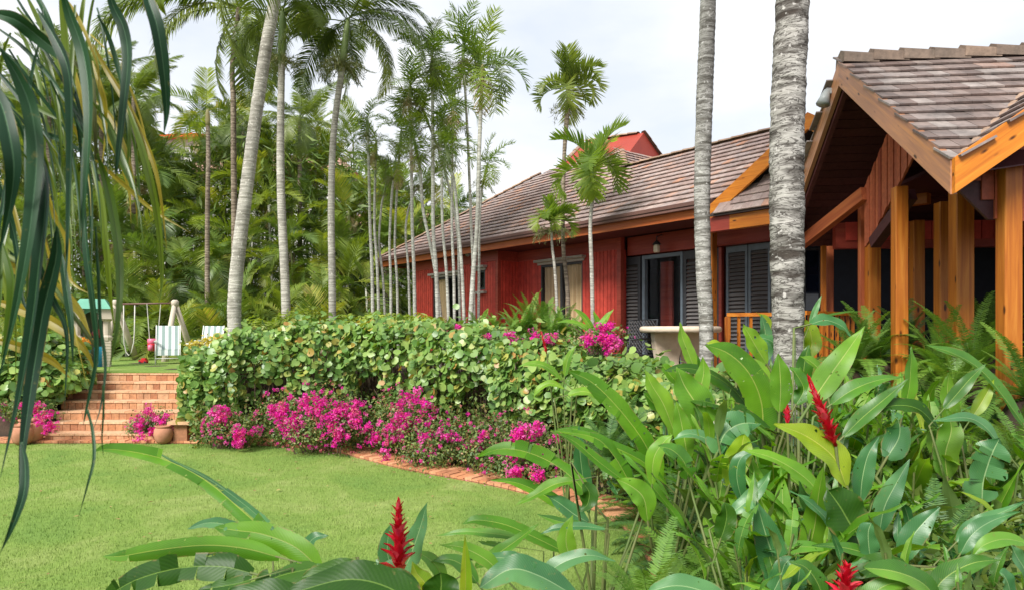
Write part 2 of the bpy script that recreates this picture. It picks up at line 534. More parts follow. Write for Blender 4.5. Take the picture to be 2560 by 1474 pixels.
# lawn
def mat_lawn():
    m, nt, bs, out = newmat("lawn_grass")
    g = nt.nodes.new("ShaderNodeNewGeometry")
    f1 = noise(nt, g.outputs["Position"], 0.9, 5, 0.6, 0.6)
    r1 = ramp(nt, [(0.3, (0.15,0.255,0.058)), (0.5, (0.20,0.295,0.068)), (0.68, (0.285,0.35,0.115))]); nt.links.new(f1, r1.inputs[0])
    f2 = noise(nt, g.outputs["Position"], 11, 5, 0.7)
    r2 = ramp(nt, [(0.3, (0.88,)*3), (0.7, (1.1,)*3)]); nt.links.new(f2, r2.inputs[0])
    col = mixc(nt, 1.0, r1.outputs[0], r2.outputs[0], 'MULTIPLY')
    f3 = noise(nt, g.outputs["Position"], 95, 3, 0.7)
    r3 = ramp(nt, [(0.3, (0.8,0.82,0.78)), (0.7, (1.15,1.13,1.1))]); nt.links.new(f3, r3.inputs[0])
    col = mixc(nt, 1.0, col, r3.outputs[0], 'MULTIPLY')
    nt.links.new(col, bs.inputs["Base Color"]); bs.inputs["Roughness"].default_value = 0.9
    bs.inputs["Specular IOR Level"].default_value = 0.1
    bump(nt, bs, f3, 0.6, 0.02)
    return m
m_lawn = mat_lawn()
me = MB(); n = len(EDG)
ctr = (-6, 5.5, 0.004)
me.add([(p.x, p.y, 0.004) for p in EDG], [tuple(range(n))])
o = link("lawn", me.mesh("lawn", m_lawn)); tag(o, kind='structure')
o = link("upper_lawn", MB().poly_slab([(-16,12.46,TOP+0.002),(-4.7,12.46,TOP+0.002),(-4.4,16.0,TOP+0.002),(-3.2,20.6,TOP+0.002),(-5,27,TOP+0.002),(-16,27,TOP+0.002)], (0,0,0.02)).mesh("upper_lawn", m_lawn)); tag(o, kind='structure')

# short grass blades, near part of the lawn
bl = MB().add([(-0.0016,0,0),(0.0016,0,0),(0.0,0.006,0.02)], [(0,1,2)])
bl2 = MB().add([(-0.0016,0,0),(0.0016,0,0),(0.002,-0.008,0.016)], [(0,1,2)])
def mat_blade():
    m, nt, bs, out = newmat("grass_blade")
    g = nt.nodes.new("ShaderNodeNewGeometry")
    f1 = noise(nt, g.outputs["Position"], 0.9, 5, 0.6, 0.6)
    r1 = ramp(nt, [(0.3, (0.16,0.27,0.058)), (0.5, (0.21,0.315,0.068)), (0.68, (0.30,0.37,0.115))]); nt.links.new(f1, r1.inputs[0])
    rr = ramp(nt, [(0,(0.85,0.88,0.8)),(1,(1.15,1.12,1.08))]); nt.links.new(rand_node(nt), rr.inputs[0])
    nt.links.new(mixc(nt, 1.0, r1.outputs[0], rr.outputs[0], 'MULTIPLY'), bs.inputs["Base Color"])
    bs.inputs["Roughness"].default_value = 0.7; bs.inputs["Specular IOR Level"].default_value = 0.2
    return m
rng = np.random.default_rng(3)
NB = 190000
# density falls with distance
Yb = 2.4 * (10.4/2.4) ** rng.random(NB)
Xb = (rng.random(NB)*1.62 - 0.80) * Yb
step = 0.1
mask_cache = {}
keep = []
for i in range(NB):
    k = (int(Xb[i]//step), int(Yb[i]//step))
    if k not in mask_cache: mask_cache[k] = edge_dist((k[0]+.5)*step, (k[1]+.5)*step) < -0.02
    keep.append(mask_cache[k])
keep = np.array(keep); Xb, Yb = Xb[keep], Yb[keep]
k = len(Xb)
an = rng.random(k)*6.283; sc = 0.7+rng.random(k)*0.7 + Yb*0.05
ca, sa = np.cos(an)*sc, np.sin(an)*sc
bv = np.array(bl.v)
P = np.zeros((k,3,3))
for j in range(3):
    P[:,j,0] = Xb + ca*bv[j,0] - sa*bv[j,1]; P[:,j,1] = Yb + sa*bv[j,0] + ca*bv[j,1]; P[:,j,2] = 0.004 + sc*bv[j,2]*0.8
me = bpy.data.meshes.new("grass")
me.vertices.add(3*k); me.vertices.foreach_set("co", P.astype(np.float32).ravel())
me.loops.add(3*k); me.loops.foreach_set("vertex_index", np.arange(3*k, dtype=np.int32))
me.polygons.add(k); me.polygons.foreach_set("loop_start", np.arange(0,3*k,3,dtype=np.int32)); me.polygons.foreach_set("loop_total", np.full(k,3,dtype=np.int32))
me.update(calc_edges=True); me.materials.append(mat_blade())
o = link("grass", me); tag(o, "short mown green grass blades on the lower lawn", "grass", kind='stuff')

# brick edging along the lawn: two courses of single bricks
BR = [(0,(0.50,0.21,0.10)),(0.3,(0.62,0.27,0.13)),(0.55,(0.42,0.17,0.085)),(0.8,(0.72,0.36,0.19)),(1,(0.55,0.25,0.13))]
m_brick = mat_rand("brick_clay", BR, rough=0.9, bmp=0.6, dirt=0.35, dcol=(0.10,0.07,0.045), dscale=6)
m_mortar = mat_plain("mortar", (0.42,0.25,0.15), (0.26,0.15,0.09), rough=0.95, scale=14, bmp=0.5)
root = tag(link("brick_edging", None), kind='structure')
bm = MB().box(-0.105,0.105,-0.05,0.05,-0.03,0.03)
brick_me = [MB().box(-0.108+U(0,.004),0.108-U(0,.004),-0.052,0.052,-0.03,0.03).mesh("brick", m_brick) for _ in range(3)]
cum = [0.0]
for i in range(1, len(EDG)): cum.append(cum[-1]+(EDG[i]-EDG[i-1]).length)
def edge_at(sl):
    import bisect
    i = min(max(1, bisect.bisect(cum, sl)), len(EDG)-1)
    t = (sl-cum[i-1])/max(1e-6, cum[i]-cum[i-1])
    p = EDG[i-1].lerp(EDG[i], t); d = (EDG[i]-EDG[i-1]).normalized()
    return p, d
sl = 4.0; cnt = 0
rest = []
while sl < 24.5 and cnt < 298:
    p, d = edge_at(sl)
    nrm = Vector((-d.y, d.x))
    if inside_lawn(p.x+nrm.x*0.2, p.y+nrm.y*0.2): nrm = -nrm
    for row in range(2):
        # laid as headers, long side across the band
        c = p + nrm*(0.115+row*0.225) + d*(0.056 if row else 0)
        ang = math.atan2(nrm.y, nrm.x)
        b = part("brick", brick_me[cnt % 3], root, (c.x, c.y, 0.012+U(-.004,.006)), (U(-.03,.03), U(-.03,.03), ang+U(-.03,.03)))
        cnt += 1
    sl += 0.114
mb = MB()
L_, R_ = [], []
for i in range(0, len(EDG), 3):
    sl = cum[i]
    if sl < 3.5 or sl > 24.5: continue
    p, d = EDG[i], (EDG[min(i+1,len(EDG)-1)]-EDG[i-1]).normalized()
    nrm = Vector((-d.y, d.x))
    if inside_lawn(p.x+nrm.x*0.2, p.y+nrm.y*0.2): nrm = -nrm
    L_.append((p.x, p.y, 0.016)); R_.append((p.x+nrm.x*0.47, p.y+nrm.y*0.47, 0.014))
n = len(L_); mb.add(L_+R_, [(i, i+1, n+i+1, n+i) for i in range(n-1)])
part("mortar_bed", mb.mesh("mortar_bed", m_mortar), root)

# ------------------------------------------------------------------ brick steps
SX0, SX1, SY0 = XofPx(104,10.55), XofPx(438,10.55), 10.62
NR, RH, TD = 7, TOP/7, 0.31
BR2 = [(0,(0.42,0.19,0.09)),(0.25,(0.55,0.28,0.14)),(0.5,(0.33,0.13,0.065)),(0.7,(0.62,0.38,0.21)),(0.85,(0.40,0.165,0.08)),(1,(0.50,0.30,0.17))]
m_brick2 = mat_rand("step_brick", BR2, rough=0.88, bmp=0.5, dirt=0.45, dcol=(0.16,0.10,0.065), dscale=4)
m_nose = mat_rand("step_tread", [(0,(0.60,0.35,0.20)),(0.5,(0.68,0.44,0.27)),(1,(0.52,0.28,0.15))], rough=0.85, bmp=0.4, dirt=0.3, dcol=(0.35,0.2,0.12))
st = tag(link("brick_steps", None), "wide flight of orange brick steps rising from the lower lawn", "steps")
st.location = ((SX0+SX1)/2, SY0, 0)
bw = 0.118; hb = RH-0.034
rb = [MB().box(-bw/2+0.003,bw/2-0.003,-0.03,0.03,0,hb-0.004).mesh("brick", m_brick2), MB().box(-bw*0.8,bw*0.8,-0.03,0.03,0,hb-0.004).mesh("brick", m_brick2)]
tw = 0.236
tr = MB().box(-tw/2+0.003,tw/2-0.003,-0.03,0.30,0,0.03).mesh("tread_tile", m_nose)
xl = [XofPx(112,10.6)+(XofPx(198,12.6)-XofPx(112,10.6))*i/(NR-1) for i in range(NR)]
for i in range(NR):
    y = SY0+i*TD
    x = xl[i]; cx_ = st.location.x
    while x < SX1:
        w2 = bw if rnd() < 0.8 else bw*1.6
        b = part("brick", rb[0 if w2 == bw else 1], st, (x+w2/2-cx_, y-SY0+U(-.003,.003), i*RH))
        x += w2+0.003
    x = xl[i]-U(0,0.1)
    while x < SX1:
        part("tread_tile", tr, st, (x+tw/2-cx_, y-SY0-0.012, (i+1)*RH-0.032+U(-.002,.002)))
        x += tw
mb = MB()
for i in range(NR):
    mb.box(xl[i]+0.01, SX1-0.0, SY0+i*TD-0.018+0.01, SY0+i*TD+0.012+TD, -0.1, (i+1)*RH-0.036)
wpart("mortar_core", mb, m_mortar, st)
# cheek kerbs either side
for nm, (x0, x1) in (("right", (SX1+0.01, SX1+0.28)),):
    mb = MB().poly_slab([(x0, SY0-0.1, 0),(x0, SY0-0.1, 0.06),(x0, SY0+0.25, 0.22),(x0, SY0+NR*TD-.1, TOP-0.06),(x0, SY0+NR*TD+.1, TOP-0.06),(x0, SY0+NR*TD+.1, 0)], (x1-x0,0,0))
    wpart("cheek_wall", mb, mat_plain("cheek_"+nm, (0.36,0.20,0.12),(0.22,0.13,0.08), rough=0.95, scale=6, bmp=0.5), st)
# small brick pier at the right foot of the steps
pr = thing("brick_pier", (XofPx(449,10.5), 10.55, 0), "short tapered brick pier between the flower pot and the hedge foot", "pier")
part("shaft", MB().lathe([(0.15,0),(0.14,0.30)], seg=4).mesh("shaft", m_brick2), pr, (0,0,0), (0,0,R(45)))
part("cap", MB().box(-0.17,0.17,-0.17,0.17,0.30,0.345).mesh("cap", m_nose), pr)
# ------------------------------------------------------------------ main house (local x right/near, y into the house)
vx = Vector((0.62,-0.785,0)).normalized(); vn = Vector((0.785,0.62,0)).normalized()
E0 = Vector((3.15, 11.12, 0)); EC = E0.dot(vn)
house = thing("red_house", tuple(E0), "long red boarded house with brown tiled hip roof behind the slim palms", "house", rz=math.atan2(vx.y, vx.x))
def HT(px, s):
    a = (px-CXD)/FD
    return (s+EC)/(vn.x*a+vn.y)
def HX(px, s):
    t = HT(px, s); P = Vector(((px-CXD)/FD*t, t, 0))
    return (P-E0).dot(vx)
def HZ(px, py, s): return EYE + (HZD-py)*HT(px, s)/FD
FL = TOP                      # floor level
m_red = mat_rand("red_boards", [(0,(0.50,0.055,0.038)),(0.5,(0.58,0.070,0.046)),(1,(0.42,0.045,0.032))], rough=0.55, bmp=0.15, dirt=0.35, dcol=(0.17,0.025,0.02), dscale=1.5, spec=0.35)
m_redt = mat_pine("red_trim", (0.28,0.042,0.03), (0.36,0.06,0.04), (0.42,0.085,0.05), axis=0, knots=False)
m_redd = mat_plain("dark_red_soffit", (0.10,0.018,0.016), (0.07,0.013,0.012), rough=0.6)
m_fascia = mat_pine("fascia_wood", (0.42,0.10,0.03), (0.52,0.14,0.04), (0.58,0.19,0.055), axis=0, knots=False)
m_pine = mat_pine("orange_pine", (0.32,0.085,0.012), (0.48,0.155,0.018), (0.60,0.235,0.034), axis=2)
m_pinex = mat_pine("orange_pine_x", (0.42,0.115,0.011), (0.61,0.205,0.018), (0.72,0.29,0.033), axis=0)
TL = [(0,(0.30,0.20,0.17)),(0.2,(0.42,0.31,0.275)),(0.4,(0.36,0.265,0.24)),(0.6,(0.46,0.355,0.315)),(0.78,(0.38,0.30,0.28)),(0.92,(0.50,0.31,0.235)),(1,(0.52,0.26,0.16))]
m_tile = mat_rand("roof_tile", TL, rough=0.75, bmp=0.35, dirt=0.5, dcol=(0.11,0.085,0.08), dscale=2.2, spec=0.35)
m_ridge = mat_rand("ridge_tile", [(0,(0.38,0.23,0.15)),(0.5,(0.30,0.20,0.15)),(1,(0.42,0.29,0.2))], rough=0.85, dirt=0.6, dcol=(0.12,0.09,0.07))
m_under = mat_plain("roof_underlay", (0.06,0.045,0.04), (0.04,0.03,0.028), rough=0.9)
m_gutter = mat_plain("gutter_metal", (0.17,0.085,0.07), (0.13,0.07,0.06), rough=0.5, scale=1.5, bmp=0.05)
m_black = mat_plain("dark_frame", (0.045,0.047,0.052), (0.03,0.03,0.035), rough=0.45, bmp=0.05)
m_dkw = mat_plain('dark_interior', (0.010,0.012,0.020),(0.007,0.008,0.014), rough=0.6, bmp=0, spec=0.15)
m_slat = mat_plain("louver_slat", (0.17,0.16,0.155), (0.13,0.12,0.12), rough=0.45, bmp=0.05)
m_steel = mat_plain("grey_frame", (0.15,0.19,0.23), (0.12,0.15,0.18), rough=0.4, bmp=0.05)
m_stone = mat_plain("cream_stone", (0.72,0.60,0.46), (0.60,0.48,0.36), rough=0.85, scale=12, bmp=0.4)
m_sillm = mat_plain("grey_sill", (0.42,0.38,0.33), (0.34,0.31,0.27), rough=0.8, bmp=0.3)
def glass_mat(name, col=(0.02,0.025,0.03), rough=0.05):
    m, nt, bs, out = newmat(name)
    bs.inputs["Base Color"].default_value = c4(col); bs.inputs["Roughness"].default_value = rough
    bs.inputs["Specular IOR Level"].default_value = 0.55
    bs.inputs["Alpha"].default_value = 0.10
    return m
m_glass = glass_mat("window_glass", (0.02,0.025,0.032))
def curtain_mat():
    m, nt, bs, out = newmat("curtain_cloth")
    v = vec(nt, "Object", (9,1,0.15)); f = noise(nt, v, 2.5, 4)
    r = ramp(nt, [(0.35,(0.52,0.34,0.16)),(0.6,(0.86,0.64,0.36))]); nt.links.new(f, r.inputs[0])
    nt.links.new(r.outputs[0], bs.inputs["Base Color"]); bs.inputs["Roughness"].default_value = 0.9
    return m
m_curt = curtain_mat()
H = house
def hpart(nm, mb, mat, par=None, smooth=False, loc=None):
    me = mb.mesh(nm, mat, smooth)
    return part(nm, me, par or H, loc or (0,0,0))
SA, SB, SC = 0.45, 1.05, 1.25
PITCH = math.tan(R(35))
ZE = 3.86                      # top of roof at the eave line
def ztop(s): return ZE + PITCH*s
xA0, xA1 = HX(1026,SA), HX(1232,SA)
xB0, xB1 = xA1+0.018, HX(1530,SB)
xC0, xC1 = HX(1546,SC), 1.35
ZB = 3.40                      # foot of the frieze board
def planks(par, x0, x1, s, z0, z1, holes=(), pitch=0.105):
    """vertical boards with proud battens, each its own piece"""
    n = max(1, round((x1-x0)/pitch)); w = (x1-x0)/n
    cache = {}
    for i in range(n):
        xa = x0+i*w
        spans = [(z0, z1)]
        for (hx0, hx1, hz0, hz1) in holes:
            if xa+w*0.5 > hx0 and xa+w*0.5 < hx1:
                ns = []
                for a, b in spans:
                    if hz0 > a: ns.append((a, min(b, hz0)))
                    if hz1 < b: ns.append((max(a, hz1), b))
                spans = ns
        for a, b in spans:
            if b-a < 0.02: continue
            key = (round(b-a, 3))
            if key not in cache:
                cache[key] = MB().box(0, w-0.014, -0.018, 0.0, 0, b-a).mesh("board", m_red)
            part("board", cache[key], par, (xa, s+U(-.002,.001), a))
def wall(nm, x0, x1, s, holes=()):
    w_ = hpart(nm, MB(), m_redd); w_.data = wall_mesh(x0, x1, s, holes).mesh(nm, m_redd)
    planks(w_, x0, x1, s, FL, ZB, holes)
    return w_
def wall_mesh(x0, x1, s, holes):
    mb = MB(); th = 0.12
    xs_ = sorted(set([x0, x1]+[h for q in holes for h in q[:2]]))
    for a, b in zip(xs_[:-1], xs_[1:]):
        zs = [(FL-0.9, ztop(s)-0.03)]
        for (hx0, hx1, hz0, hz1) in holes:
            if (a+b)/2 > hx0 and (a+b)/2 < hx1:
                ns = []
                for p, q in zs:
                    if hz0 > p: ns.append((p, hz0))
                    if hz1 < q: ns.append((hz1, q))
                zs = ns
        for p, q in zs: mb.box(a, b, s+0.002, s+th, p, q)
    return mb
# openings
wA = (HX(1072,SA), HX(1142,SA), FL+0.1, HZ(1107,683,SA))
wA2 = (HX(1180,SA), HX(1199,SA), HZ(1190,716,SA), HZ(1190,668,SA))
wB = (HX(1336,SB), HX(1441,SB), FL+0.12, HZ(1388,650,SB))
wallA = wall("wall", xA0, xA1, SA, (wA, wA2))
wallB = wall("wall", xB0, xB1, SB, (wB,))
# returns
def ret(x, s0, s1, face):
    w_ = hpart("wall", MB().box(x-0.1 if face > 0 else x+0.002, x-0.002 if face > 0 else x+0.1, s0, s1, FL-0.9, ztop(s0)-0.03), m_redd)
    n = max(1, round((s1-s0)/0.105)); w = (s1-s0)/n
    me = MB().box(-0.002, 0.016, 0, w-0.014, 0, ZB-FL).mesh("board", m_red)
    for i in range(n): part("board", me, w_, (x, s0+i*w, FL))
ret(xA1, SA+0.01, SB, 1)
ret(xB1, SB+0.01, SC, 1)
hpart("wall", MB().box(xA0, xA0+0.1, SA+0.13, 7.0, FL-0.9, ztop(SA)-0.05), m_redd)
hpart("wall", MB().box(xA0, 5.0, 7.0, 7.12, FL-0.9, ztop(SA)-0.05), m_redd)
# frieze boards (plain) above the planks
for (x0, x1, s) in ((xA0-0.02, xA1+0.02, SA), (xB0+0.02, xB1+0.03, SB)):
    hpart("frieze_board", MB().box(x0, x1, s-0.045, s-0.02, ZB, ztop(s)-0.2), m_redt)
hpart("frieze_board", MB().box(xA1+0.018, xA1+0.04, SA, SB-0.05, ZB, ztop(SA)-0.2), m_redt)
hpart("corner_post", MB().box(xB1-0.02, xB1+0.09, SB-0.06, SB+0.05, FL, ztop(SB)-0.2), m_redt)
hpart("corner_post", MB().box(xA1-0.06, xA1+0.03, SA-0.055, SA+0.035, FL, ztop(SA)-0.25), m_redt)
def window(hole, s, cols, hood=True, curtain=True, sill=False):
    x0, x1, z0, z1 = hole
    f = MB(); t = 0.05
    f.box(x0, x0+t, s-0.01, s+0.06, z0, z1); f.box(x1-t, x1, s-0.01, s+0.06, z0, z1)
    f.box(x0+t, x1-t, s-0.01, s+0.06, z1-t, z1); f.box(x0+t, x1-t, s-0.01, s+0.06, z0, z0+t)
    w_ = hpart("window", f, m_black)
    for c in range(1, cols):
        xm = x0+(x1-x0)*c/cols
        hpart("mullion", MB().box(xm-0.035, xm+0.035, s-0.006, s+0.055, z0+t, z1-t), m_black, w_)
    for c in range(cols):
        xa = x0+(x1-x0)*c/cols+0.03; xb = x0+(x1-x0)*(c+1)/cols-0.03
        hpart("pane", MB().box(xa, xb, s+0.03, s+0.036, z0+t, z1-t), m_glass, w_)
    if curtain:
        for c in range(cols):
            xa = x0+(x1-x0)*c/cols+0.04; xb = x0+(x1-x0)*(c+1)/cols-0.04
            if curtain == 2 and c == 1: continue
            mb = MB(); n = 26; vs = []
            for i in range(n+1):
                x = xa+(xb-xa)*i/n; y = s+0.09+0.035*math.sin(i*1.9)+0.012*math.sin(i*5)
                vs += [(x, y, z0), (x, y, z1-t)]
            mb.add(vs, [(2*i, 2*i+2, 2*i+3, 2*i+1) for i in range(n)])
            hpart("curtain", mb, m_curt, w_, True)
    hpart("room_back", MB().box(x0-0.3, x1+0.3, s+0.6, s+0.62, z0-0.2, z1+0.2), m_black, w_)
    if hood:
        hpart("hood", MB().box(x0-0.10, x1+0.10, s-0.15, s-0.02, z1+0.06, z1+0.115).box(x0-0.06, x1+0.06, s-0.06, s-0.02, z1+0.0, z1+0.058), m_sillm, w_)
    if sill:
        hpart("sill", MB().box(x0-0.08, x1+0.08, s-0.12, s-0.02, z0-0.09, z0-0.03), m_sillm, w_)
window(wA, SA, 2, curtain=2)
window(wA2, SA, 1, curtain=False, sill=True)
window(wB, SB, 2)
# section C: sliding doors with louvered shutters
zdh = HZ(1640,627,SC)
hpart("beam", MB().box(xB1+0.1, 1.5, SC-0.07, SC+0.08, zdh+0.03, zdh+0.40), m_redt)
hpart("upper_wall", MB().box(xB1+0.1, 5.0, SC+0.1, SC+0.2, zdh+0.03, ztop(SC)-0.05), m_redd)
xd0, xd1 = HX(1590,SC), HX(1688,SC)
def shutter(x0, x1, s, z0, z1, frame=m_black, fw=0.07):
    w_ = hpart("louvered_shutter", MB().box(x0, x0+fw, s, s+0.045, z0, z1).box(x1-fw, x1, s, s+0.045, z0, z1).box(x0+fw, x1-fw, s, s+0.045, z1-fw*2.2, z1).box(x0+fw, x1-fw, s, s+0.045, z0, z0+fw*1.5), frame)
    n = int((z1-z0-fw*3.7)/0.072)
    me = MB().obox((0,0,0), ((x1-x0)/2-fw,0,0), (0,0.024,0.026), (0,-0.004,0.0037)).mesh("slat", m_slat)
    for i in range(n):
        part("slat", me, w_, ((x0+x1)/2, s+0.022, z0+fw*1.5+0.035+i*0.072))
    hpart("shutter_back", MB().box(x0+fw, x1-fw, s+0.06, s+0.065, z0+.05, z1-.05), m_under, w_)
shutter(HX(1534,SC), HX(1583,SC), SC-0.02, FL+0.02, zdh-0.0)
shutter(HX(1689,SC), HX(1742,SC), SC-0.02, FL+0.02, zdh-0.0)
hpart("door_frame", MB().box(xd0-0.02, xd0+0.05, SC-0.03, SC+0.07, FL, zdh).box(xd1-0.05, xd1+0.0, SC-0.03, SC+0.07, FL, zdh).box(xd0+0.05, xd1-0.05, SC-0.03, SC+0.07, zdh-0.07, zdh), m_steel)
hpart("door_pane", MB().box(xd0+0.05, xd1-0.05, SC+0.05, SC+0.056, FL, zdh-0.07), m_glass)
hpart('inner_wall_panel', MB().box(xd0+0.06, xd0+0.36, SC+0.45, SC+0.5, FL, zdh-0.1), m_pinex if False else m_redt)  # panel added close behind the pane, standing in for the unlit red room wall
hpart('inner_cabinet', MB().box(xd0+0.5, xd0+0.95, SC+0.9, SC+1.3, FL, FL+0.85).box(xd0+0.55, xd0+0.60, SC+0.85, SC+0.9, FL+0.85, FL+1.7), mat_plain('cabinet_blue',(0.05,0.07,0.10),(0.03,0.04,0.06), rough=0.4))
# a room behind the door: floor, red side wall, dresser, back wall
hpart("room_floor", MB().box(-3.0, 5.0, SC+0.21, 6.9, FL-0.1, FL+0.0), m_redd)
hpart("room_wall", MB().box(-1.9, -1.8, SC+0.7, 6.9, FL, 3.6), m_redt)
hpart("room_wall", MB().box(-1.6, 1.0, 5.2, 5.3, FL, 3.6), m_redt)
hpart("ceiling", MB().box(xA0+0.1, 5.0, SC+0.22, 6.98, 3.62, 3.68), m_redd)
# section D : right of the orange post, louvered doors
xp = HX(1761,SC-0.5)
hpart("post", MB().box(xp-0.07, xp+0.07, SC-0.62, SC-0.48, FL, 3.75), m_pine)
SD = SC+0.15
zD = HZ(1850,604,SD)
hpart("beam", MB().box(HX(1765,SD), 5.0, SD-0.25, SD-0.1, zD+0.02, zD+0.36), m_redt)
for a, b in ((1793,1846),(1848,1903),(1905,1960)):
    shutter(HX(a,SD), HX(b,SD), SD, FL+0.02, zD, m_steel, 0.05)
hpart("post", MB().box(HX(1784,SD)-0.03, HX(1784,SD)+0.03, SD-0.07, SD+0.0, FL, zD), m_redt)
hpart("louver_panel", MB().box(HX(1768,SD), HX(1781,SD), SD-0.02, SD, FL, zD), m_black)
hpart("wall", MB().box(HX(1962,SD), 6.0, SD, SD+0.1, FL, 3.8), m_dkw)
# ---- roof: underlay slab + single tiles
XL = HX(940, 0.0)              # left eave corner
def hipx(s): return XL + s     # 45 degree hip
S_R = 2.25                     # ridge of the right, lower part
S_T = 3.45                     # top of the left, higher part
x_P2 = HX(1540, S_R)+0.05
x_P1b = HX(1500, S_T)
XR = 6.2
def inroof(x, s):
    if s < -0.02 or x < hipx(s)+0.02: return False
    if s < S_R: return x < XR
    return s < S_T and x < x_P2-(s-S_R)
xl_d = HX(1757, -0.12)         # foot of the small gable's barge board
xa_d = xl_d+1.62               # its apex
def in_dormer(x, s):
    # region of the front slope covered by the gable wing
    z = ztop(s)
    zl = ztop(0)-0.15 + (x-xl_d)*0.66 if x < xa_d else ztop(0)-0.15+(xa_d-xl_d)*0.66-(x-xa_d)*0.66
    return x > xl_d and z < zl+0.02
slab = MB()
def rp(x, s, dz=-0.05): return (x, s, ztop(s)+dz)
off = (0,0,-0.06)
slab.poly_slab([rp(XL,0), rp(XR,0), rp(XR,S_R), rp(x_P2,S_R), rp(hipx(S_R),S_R)], off)
x_c = x_P2-(S_T-S_R)
slab.poly_slab([rp(hipx(S_R),S_R), rp(x_P2,S_R), rp(x_c,S_T), rp(hipx(S_T),S_T)], off)
# back slopes and the side hip
slab.poly_slab([rp(x_P2,S_R), rp(XR,S_R), (XR, 2*S_R, ZE-0.05), (x_P2, 2*S_R, ZE-0.05)], off)
slab.poly_slab([(hipx(S_T),S_T+2.6,ztop(S_T)-.05), (x_c,S_T+2.6,ztop(S_T)-.05), (x_c+3.4, 2*S_T+2.6, ZE-0.05), (XL, 2*S_T+2.6, ZE-0.05)], off)
slab.poly_slab([(XL,0,ZE-0.05), (hipx(S_T),S_T,ztop(S_T)-0.05), (hipx(S_T),S_T+2.6,ztop(S_T)-0.05), (XL,2*S_T+2.6,ZE-0.05)], off)
slab.poly_slab([rp(x_P2,S_R), (x_P2,S_T+2.6+(S_T-S_R),ztop(S_R)-.05), (x_c,S_T+2.6,ztop(S_T)-.05), rp(x_c,S_T)], off)
print('XL hip', XL, hipx(S_T), x_c, x_P2)
roof = hpart("roof", slab, m_under)
EXP, TW = 0.213, 0.166
tile_mb = lambda: MB().obox((0,0.125,0.0), (TW/2-0.002,0,0), (0,0.14,0), (0,0,0.008))
tile_me = [tile_mb().mesh("roof_tile", m_tile) for _ in range(1)]
pa = math.atan(PITCH)
cand = []
row = 0; s = -0.02
while s < S_T-0.05:
    x = XL + (row % 2)*TW/2 + 0.03
    while x < XR:
        if inroof(x, s) and inroof(x, s+0.12) and not in_dormer(x, s+0.05): cand.append((x, s, row))
        x += TW
    row += 1; s += EXP*math.cos(pa)
def roof_M(x, s):
    rot = Matrix.Rotation(pa+R(-8.5)+U(-.006,.006), 3, 'X') @ Matrix.Rotation(U(-.012,.012), 3, 'Z')
    return (x, s, ztop(s)+0.028), rot
cand.sort(key=lambda q: -q[0]*1.0 + 0.0*q[1] if q[0] < 1.2 else 99)
lim = cand[:290]
for (x, s, r_) in lim:
    l, rot = roof_M(x, s); part("roof_tile", tile_me[0], roof, l, rot)
ms = []
for (x, s, r_) in cand[290:]:
    l, rot = roof_M(x, s); ms.append((0, M4(l, rot)))
o = part("roof_tiles", np_cloud("roof_tiles", [arr(tile_mb())], ms, m_tile), roof); tag(o, kind='stuff')
# side hip tiles are out of sight; hip and ridge caps
cap = MB()
for i in range(8):
    an = math.pi*i/7
    cap.v += [(0, 0.085*math.cos(an), 0.05*math.sin(an)), (0.34, 0.075*math.cos(an), 0.045*math.sin(an))]
cap.f = [(2*i, 2*i+1, 2*i+3, 2*i+2) for i in range(7)]
cap_me = cap.mesh("ridge_tile", m_ridge, True)
def caps(par, a, b, step=0.29, me=cap_me):
    a, b = Vector(a), Vector(b); d = (b-a); n = int(d.length/step); d.normalize()
    rot = basis(d, (0,0,1))
    for i in range(n):
        part("ridge_tile", me, par, a+d*(i*step), rot @ Matrix.Rotation(R(2)+U(-.01,.01), 3, 'Y'))
caps(roof, rp(XL+0.02,0.0,0.03), rp(hipx(S_T),S_T,0.03))
caps(roof, rp(x_P2-0.1,S_R,0.03), rp(XR,S_R,0.03))
caps(roof, rp(x_P2,S_R,0.03), rp(x_c,S_T,0.03))
# tiles of the slope that faces right, seen over the lower ridge
ms = []
r_ = 0; s = S_R
while s < S_T-0.03:
    y = s; 
    while y < S_T+2.6:
        l = (x_P2-(s-S_R), y, ztop(s)+0.028); ms.append((0, M4(l, Matrix.Rotation(R(90),3,'Z') @ Matrix.Rotation(pa-R(8.5),3,'X')))); y += TW
    s += EXP*math.cos(pa)
o = part("roof_tiles", np_cloud("roof_tiles", [arr(tile_mb())], ms, m_tile), roof); tag(o, kind='stuff')
# gutter, fascia, soffit
hpart("gutter", MB().obox(((XL+xl_d)/2, -0.07, ZE-0.075), ((xl_d-XL)/2,0,0), (0,0.06,0), (0,0.012,0.055)).box(XL-.0, xl_d, -0.155, -0.135, ZE-0.075, ZE-0.015), m_gutter)
hpart("fascia", MB().box(XL+0.03, xl_d, -0.02, 0.015, ZE-0.27, ZE-0.10), m_fascia)
hpart("fascia", MB().box(XL+0.03, XL+0.06, 0.02, 6.0, ZE-0.27, ZE-0.10), m_fascia)
hpart("soffit", MB().box(XL+0.07, 5.0, 0.017, 1.0, ZE-0.23, ZE-0.20).box(XL+0.07, xA0, 1.0, 7.0, ZE-0.23, ZE-0.20), m_redd)
